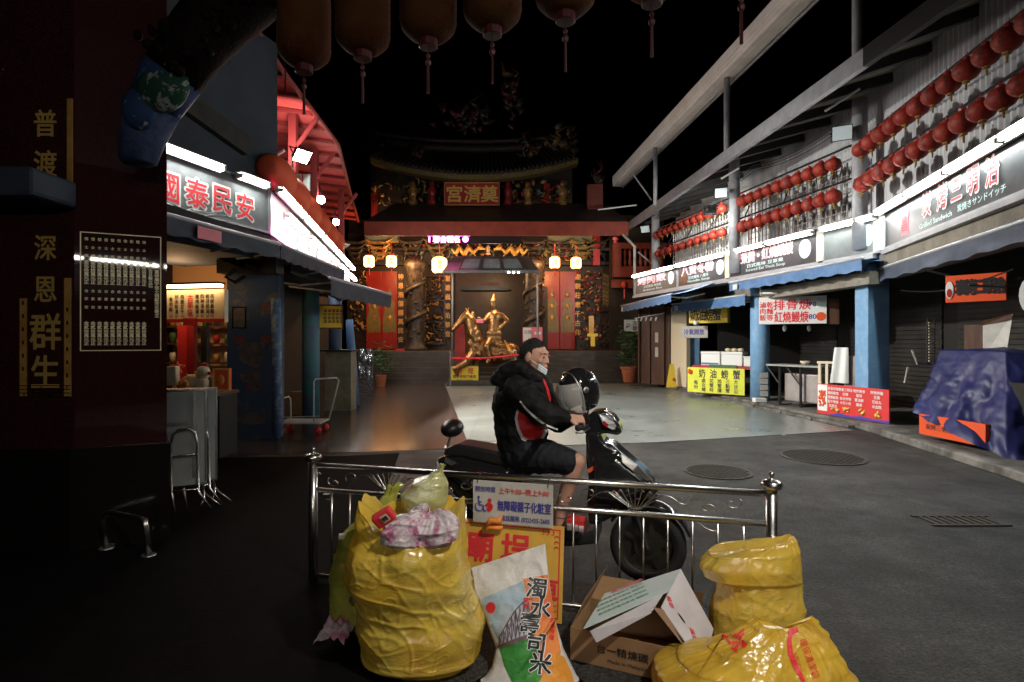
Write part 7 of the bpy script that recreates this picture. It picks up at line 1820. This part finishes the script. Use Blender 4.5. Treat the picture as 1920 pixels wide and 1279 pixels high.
# jacket
def fold(co_, n_):
    return n_ * (.012 * fbm((co_.x * 7, co_.y * 7, co_.z * 9)) + .007 * ridge((co_.x * 11, co_.y * 11, co_.z * 14)) ** 3)
k = MB(); capsule(k, [(at(980, 843, 3.98), .168), (at(976, 800, 3.98), .188), (at(974, 750, 3.98), .188), (at(982, 722, 3.97), .145)]); capsule(k, [(at(966, 738, 3.84), .098), (at(982, 728, 3.97), .12), (at(1006, 730, 4.12), .1)])
capsule(k, [(at(996, 718, 3.9), .075), (at(1014, 726, 3.9), .085), (at(1012, 770, 3.92), .12)])
jk, jv = remesh(k, 'jacket', MT['jacket_black'], .011, 4, mn, disp=fold)
k = MB(); capsule(k, [(RA[0][0], .098), (at(991, 750, 3.745), .088), (RA[1][0], .086), (at(1036, 781, 3.685), .072), (at(1056, 785, 3.68), .052)]); rs_, rv = remesh(k, 'sleeve', MT['jacket_black'], .009, 4, mn, disp=fold)
k = MB(); capsule(k, [(LA_[0][0], .1), (LA_[1][0], .08), (at(1073, 784, 3.98), .052)]); remesh(k, 'sleeve', MT['jacket_black'], .011, 4, mn, disp=fold)
k = MB(); capsule(k, [(at(934, 712, 3.93), .052), (at(948, 698, 3.93), .062), (at(972, 688, 3.90), .058), (at(992, 700, 3.86), .045), (at(1010, 712, 3.86), .04)]); capsule(k, [(at(940, 708, 4.0), .055), (at(962, 692, 4.05), .058), (at(990, 700, 4.08), .045)]); capsule(k, [(at(936, 712, 3.95), .05), (at(958, 722, 3.97), .06)])
remesh(k, 'hood', MT['jacket_black'], .009, 3, mn, disp=fold)
wh = [(973, 750), (985, 766), (1003, 783), (1016, 794), (1026, 799), (1026, 810), (1020, 822), (1016, 833), (1005, 840), (995, 832), (978, 825), (969, 806), (965, 785)]
rd = [(974, 761), (984, 775), (1003, 793), (1014, 802), (1021, 806), (1016, 818), (1012, 826), (1004, 834), (996, 826), (982, 820), (974, 803), (970, 785)]
SPN = fine_poly(wh, 3.3, 4); lay_eye(SPN, jv, .006); SPN.build('side_trim', MT['jacket_white'], mn, fix=False, smooth=True)
SPN = fine_poly(rd, 3.3, 4); lay_eye(SPN, jv, .010); SPN.build('side_panel', MT['jacket_red'], mn, fix=False, smooth=True)
tr_ = MB(); stroke(tr_, [(975, 753), (986, 767), (1004, 784), (1022, 797), (1046, 806)], 2.2, 3.3); lay_eye(tr_, rv, .005); tr_.build('sleeve_piping', MT['jacket_white'], mn, fix=False)
SPN = fine_poly([(1017, 710), (1021, 712), (1029, 730), (1033, 747), (1032, 757), (1028, 745), (1024, 730)], 3.3, 3); lay_eye(SPN, jv, .006); SPN.build('chest_stripe', MT['jacket_red'], mn, fix=False, smooth=True)
k = MB(); capsule(k, [(at(980, 846, 3.98), .172), (at(992, 852, 3.875), .128), (at(1050, 862, 3.78), .098), (at(1064, 866, 3.765), .092)]); capsule(k, [(at(988, 850, 4.08), .12), (at(1060, 862, 4.2), .092)]); remesh(k, 'shorts', MT['shorts_navy'], .011, 4, mn, disp=fold)
for p, q in ((at(1044, 1000, 3.79), at(1082, 1006, 3.72)), (at(1044, 980, 4.2), at(1080, 986, 4.16))):
    k = MB(); capsule(k, [(p, .045), (p.lerp(q, .5), .044), (q, .036)]); remesh(k, 'shoe', MT['matt_black'], .009, 3, mn)

# helmet held in the hands
mat('helmet_black', (.012, .012, .013), .08, spec=.6, coat=.8)
mat('visor', (.6, .58, .55), .12, alpha=.38, spec=.9)
mat('helmet_lining', (.03, .03, .03), .9)
ht = thing('helmet', 'black open face helmet with a clear bubble visor held over the handlebar', 'helmet', at(1082, 785, 3.84)); hcn = at(1086, 735, 3.84)
hf = V((-.82, -.45, -.25)).normalized(); hu = (Z - hf * hf.z).normalized(); hs_ = hu.cross(hf); HH = Matrix((hf, hs_, hu)).transposed()
def part_ball(rx, ry, rz, cond, nn=56, mm=40):
    k = MB(); k.ball((0, 0, 0), 1, nn, mm); k.f = [f_ for f_ in k.f if cond(sum((k.v[i] for i in f_), V((0, 0, 0))) / len(f_))]; k.mi = [0] * len(k.f); k.v = [hcn + HH @ V((v.x * rx, v.y * ry, v.z * rz)) for v in k.v]; return k
k = part_ball(.148, .125, .165, lambda c: c.z > -.72 and not (c.x > .42 and c.z < .42)); o = k.build('shell', MT['helmet_black'], ht, smooth=True, fix=False); s_ = o.modifiers.new('thick', 'SOLIDIFY'); s_.thickness = .018; s_.offset = -1
k = part_ball(.17, .132, .172, lambda c: c.x > .28 and -.82 < c.z < .5); o = k.build('visor', MT['visor'], ht, smooth=True, fix=False); s_ = o.modifiers.new('thick', 'SOLIDIFY'); s_.thickness = .003
k = MB(); k.tube([hcn + HH @ V((.148 * .42 * 1.02, .125 * math.sin(a) * .93, .165 * math.cos(a) * .93)) for a in [-2.2 + j * .2 for j in range(23)]], .007, 8); k.build('edge_trim', MT['steel_dull'], ht, smooth=True)
for e in (-1, 1):
    k = MB(); k.lathe([(.022, -.006), (.022, .004), (.012, .008)], 14, hcn + HH @ V((.03, e * .126, .03)), Matrix((hf, hu, hs_ * e)).transposed()); k.build('visor_pivot', MT['steel_dull'], ht)
k = MB(); k.tube([hcn + HH @ V((.02, .1, -.1)), hcn + HH @ V((.05, .06, -.2)), hcn + HH @ V((.06, 0, -.215))], .006, 6); k.build('strap', MT['matt_black'], ht)
# ---------------------------------------------------------------- wear and small things of the place
mat('shutter_dim', (.04, .038, .034), .5, .3, col2=(.025, .022, .02), scale=2)
for u0, u1 in ((3.6, 6.6), (7.0, 10.2), (10.6, 14.2)):
    m = MB()
    for k in range(26):
        m.fbox(BK, u0, u1, .01, .035 + .012 * (k % 2), .14 + k * .1, .14 + k * .1 + .085)
    m.build('rolling_shutter', MT['shutter_dim'], shop)
m = MB(); f = PR
for k, (u, w_) in enumerate(((3.4, 2.9), (5.2, 2.93), (6.7, 2.9))):
    m.tube([f.p(u, .05, w_), f.p(u + 1.2, .05, w_ + .01), f.p(u + 1.22, .05, w_ - .2)], .014, 6); m.fbox(f, u + .5, u + .62, .02, .1, w_ - .06, w_ + .08)
m.build('conduit', MT['dark_steel'], shop)
for k in range(4):
    q = at(1432, 704 + k * 11.5, 14.05); m = MB(); m.box(q + V((0, -.012, 0)), (.2, .006, .13), Matrix.Rotation(R((-2, 3, -1, 2)[k]), 3, 'Y')); m.build('paper_sheet', MT['white_dirty'], label='white paper sheet pasted low on the middle blue pillar, ' + ('top', 'second', 'third', 'bottom')[k] + ' of four', cat='paper', group='sheets on the middle blue pillar')
m = MB(); q = at(1424, 742, 13.8); m.box((q.x, 13.8, .17), (.28, .2, .1)); m.build('white_block', MT['plastic_white'], label='low white block at the foot of the middle blue pillar', cat='block', bevel=.012)
# painted patches left on the pillars
m = MB(); q = at(476, 640, 9.0); cpn = cr @ V((0, -1, 0)); cpu = cr @ V((1, 0, 0)); CP = Fg(at(476, 640, 9.35) + V((0, .1, 0)) + cpn * .252 - Z * 1.6, cpu, Z); CP.n = cpn
def blot(u, w_, ru, rw, seed, n=26): return [CP.p(u + ru * math.cos(6.283 * k / n) * (1 + .25 * noise.noise(V((math.cos(6.283 * k / n) * 1.5, math.sin(6.283 * k / n) * 1.5, seed)))), .002, w_ + rw * math.sin(6.283 * k / n) * (1 + .25 * noise.noise(V((math.cos(6.283 * k / n) * 1.5, seed, math.sin(6.283 * k / n)))))) for k in range(n)]
mat('mural_tan', (.13, .1, .075), .7, col2=(.06, .05, .05), scale=9, mixlo=.4, mixhi=.6); mat('mural_red', (.2, .045, .03), .7, col2=(.1, .03, .03), scale=9)
for u, w_, ru, rw, mm in ((-.02, 1.38, .19, .2, 'mural_tan'), (.0, 1.02, .12, .13, 'mural_tan'), (-.2, 1.62, .1, .06, 'mural_red'), (.2, 1.64, .1, .06, 'mural_red'), (-.06, .86, .05, .04, 'mural_red'), (.08, .86, .05, .04, 'mural_red'), (0, .35, .25, .1, 'mural_tan')):
    m = MB(); m.prism(blot(u, w_, ru, rw, u * 9 + w_), cpn * .002); m.build('faded_mural', MT[mm], ls)
t = thing('framed_notice', 'small dark framed notice high on the blue corner pillar at left', 'notice', CP.p(-.2, .01, 1.95)); m = MB(); m.prism([CP.p(u, .003, w_) for u, w_ in ((-.31, 1.8), (-.1, 1.8), (-.1, 2.15), (-.31, 2.15))], cpn * .01); m.build('frame', MT['dark_wood'], t); m = MB(); m.prism([CP.p(u, .0135, w_) for u, w_ in ((-.29, 1.82), (-.12, 1.82), (-.12, 2.13), (-.29, 2.13))], cpn * .001); m.build('sheet', MT['mural_tan'], t)
m = MB(); m.prism([CP.p(u, .003, w_) for u, w_ in ((.13, 2.1), (.25, 2.1), (.25, 2.2), (.13, 2.2))], cpn * .003); m.build('sticker', MT['mural_red'], label='small reddish sticker on the blue corner pillar beside the downpipe', cat='sticker')
q = gnd(421, 835); t = thing('red_bucket', 'small red bucket on the dark ground behind the folded tables', 'bucket', q); m = MB(); m.lathe([(.09, 0), (.12, .22), (.125, .23), (.11, .23), (.08, .02)], 18, q); m.build('pail', MT['red_board'], t, smooth=False); m = MB(); m.tube([q + V((.12 * math.cos(a), 0, .22 + .12 * math.sin(a))) for a in [k * .3142 for k in range(11)]], .004, 5); m.build('handle', MT['steel_dull'], t)
# wires drooping under the lit sign at the left
t = thing('cable_bundle', 'tangle of thin cables drooping below the four red characters at left', 'cables', L1.p(2, .1, 3.3)); rw = random.Random(4)
for k in range(5):
    u0 = .9 + rw.uniform(0, .6); u1 = u0 + rw.uniform(.9, 1.7); z = 3.3 + rw.uniform(-.02, .1); m = MB(); m.tube([L1.p(u0 + (u1 - u0) * j / 10, .04 + .012 * k, z - rw.uniform(.05, .12) * 4 * (j / 10) * (1 - j / 10)) for j in range(11)], .006, 5); m.build('cable', MT['black' if k % 2 else 'galv'], t)
# cables along the right hand eave
t = thing('service_cables', 'thin dark cables slung along the grey posts under the right hand eave', 'cables', LA.p(4, .2, 5.6))
for k in range(3):
    m = MB(); m.tube([LA.p(LA.len * j / 24, .16 + .03 * k, 5.62 + .05 * k - .14 * math.sin(math.pi * ((j / 8) % 1))) for j in range(25)], .008, 5); m.build('cable', MT['rail_black'], t)
m = MB(); a, e = at(1690, 545, 9.6), at(1900, 505, 6.8); m.tube([a.lerp(e, j / 10) + V((0, 0, -.12 * math.sin(math.pi * j / 10))) for j in range(11)], .01, 5); m.build('cable', MT['rail_black'], t)
# a dark ridge under the roof figures
m = MB(); ps = [at(px, 300 - 16 * ((px - 893) / 190) ** 2 - 20, 24.4) for px in range(705, 1080, 12)]; m.tube(ps, .16, 8); m.tube([p + V((0, 0, .32)) for p in ps], .1, 8)
for i in range(0, len(ps) - 1, 2):
    m.beam(ps[i], ps[i] + V((0, 0, .32)), .06, .06)
m.build('roof_ridge', MT['roof_tile'], tp)
# litter
for k, (px, py, s_, lb) in enumerate(((1512, 1122 - 15, .03, 'tiny pale scrap on the asphalt right of the upright yellow bag'), (1020, 800, .03, 'tiny white scrap on the pale court tiles behind the rider'), (1372, 756, .05, 'small white scrap on the court near the crab stall'), (1470, 818, .03, 'tiny white scrap near the front edge of the pale tiles'), (612, 930, .03, 'tiny pale scrap on the dark ground left of the fence'))):
    if k:
        q = gnd(px + (150 if k == 0 else 0), py); m = MB(); m.grid(lambda u, v: q + V(((u - .5) * s_ * 2, (v - .5) * s_ * 1.5, .012 + s_ * .3 * abs(math.sin(u * 5 + v * 3)))), 5, 5); m.build('litter', MT['white_dirty'], label=lb, cat='litter', group='scraps of litter', fix=False)

# goods crowding the warm stall at the left
rg = random.Random(21); zc = at(372, 735, 7.9).z
for k in range(6):
    q = at(336 + k * 15, 640, 8.05 + rg.uniform(-.06, .1)); q.z = zc; h_ = rg.uniform(.18, .3); t = thing('bottle', 'slim sauce bottle in the line on the left stall counter', 'bottle', q, 'bottles on the left stall counter')
    m = MB(); m.lathe([(.03, 0), (.033, h_ * .6), (.013, h_ * .78), (.013, h_ * .95)], 10, q); m.build('glass', [MT['cap_red'], MT['leaf'], MT['wood']][k % 3], t, smooth=True); m = MB(); m.lathe([(.016, h_ * .95), (.016, h_)], 8, q); m.build('cap', MT['yellow_sign'], t)
q = at(352, 640, 7.72); q.z = zc; t = thing('fruit_basket', 'small basket heaped with orange fruit on the left stall counter', 'basket', q); m = MB(); m.lathe([(.09, 0), (.13, .08), (.135, .09), (.12, .08), (.02, .02)], 14, q); m.build('basket', MT['wood'], t); m = MB()
for k in range(11):
    m.ball(q + V((rg.uniform(-.08, .08), rg.uniform(-.07, .07), .09 + rg.uniform(0, .06))), .036, 8, 6)
m.build('fruit', MT['orange'], t, smooth=True)
sh_ = thing('wall_shelf', 'dark shelf of small jars on the warm back wall of the left stall', 'shelf', at(395, 620, 10.3)); 
for z in (1.2, 1.55, 1.86):
    m = MB(); m.box((-5.55, 10.42, z), (1.5, .22, .03)); m.build('board', MT['wood'], sh_)
for k in range(21):
    t = thing('jar', 'small jar on the dark shelf at the back of the left stall', 'jar', V((-6.2 + (k % 7) * .2, 10.4, (1.215, 1.565, 1.875)[k // 7])), 'jars on the back shelf'); o_ = ORG[t.name]; h_ = rg.uniform(.1, .2); m = MB(); m.lathe([(.05, 0), (.055, h_ * .8), (.04, h_)], 10, o_); m.build('glass', [MT['cream'], MT['cap_red'], MT['leaf'], MT['steel_dull'], MT['gold_carved']][k % 5], t, smooth=True)
for k, (px, w_, h_, mm) in enumerate(((586, .3, .5, 'cardboard'), (604, .26, .36, 'white_dirty'), (598, .34, .42, 'waste_brown'))):
    q = at(px, 640, 12.4 + .25 * k); m = MB(); m.box((q.x - .3, q.y, h_ / 2 + .004), (w_, .3, h_), Matrix.Rotation(R(8 * k), 3, 'Z')); m.build('goods_box', MT[mm], label=('brown', 'pale', 'dark brown')[k] + ' goods box on the floor between the left stall pillars', cat='box', bevel=.008)
for n_ in ('tube_lit', 'tube_lit_cool'):
    nodes(MT[n_])[3].inputs['Emission Strength'].default_value = 80
SC.view_settings.exposure = .45
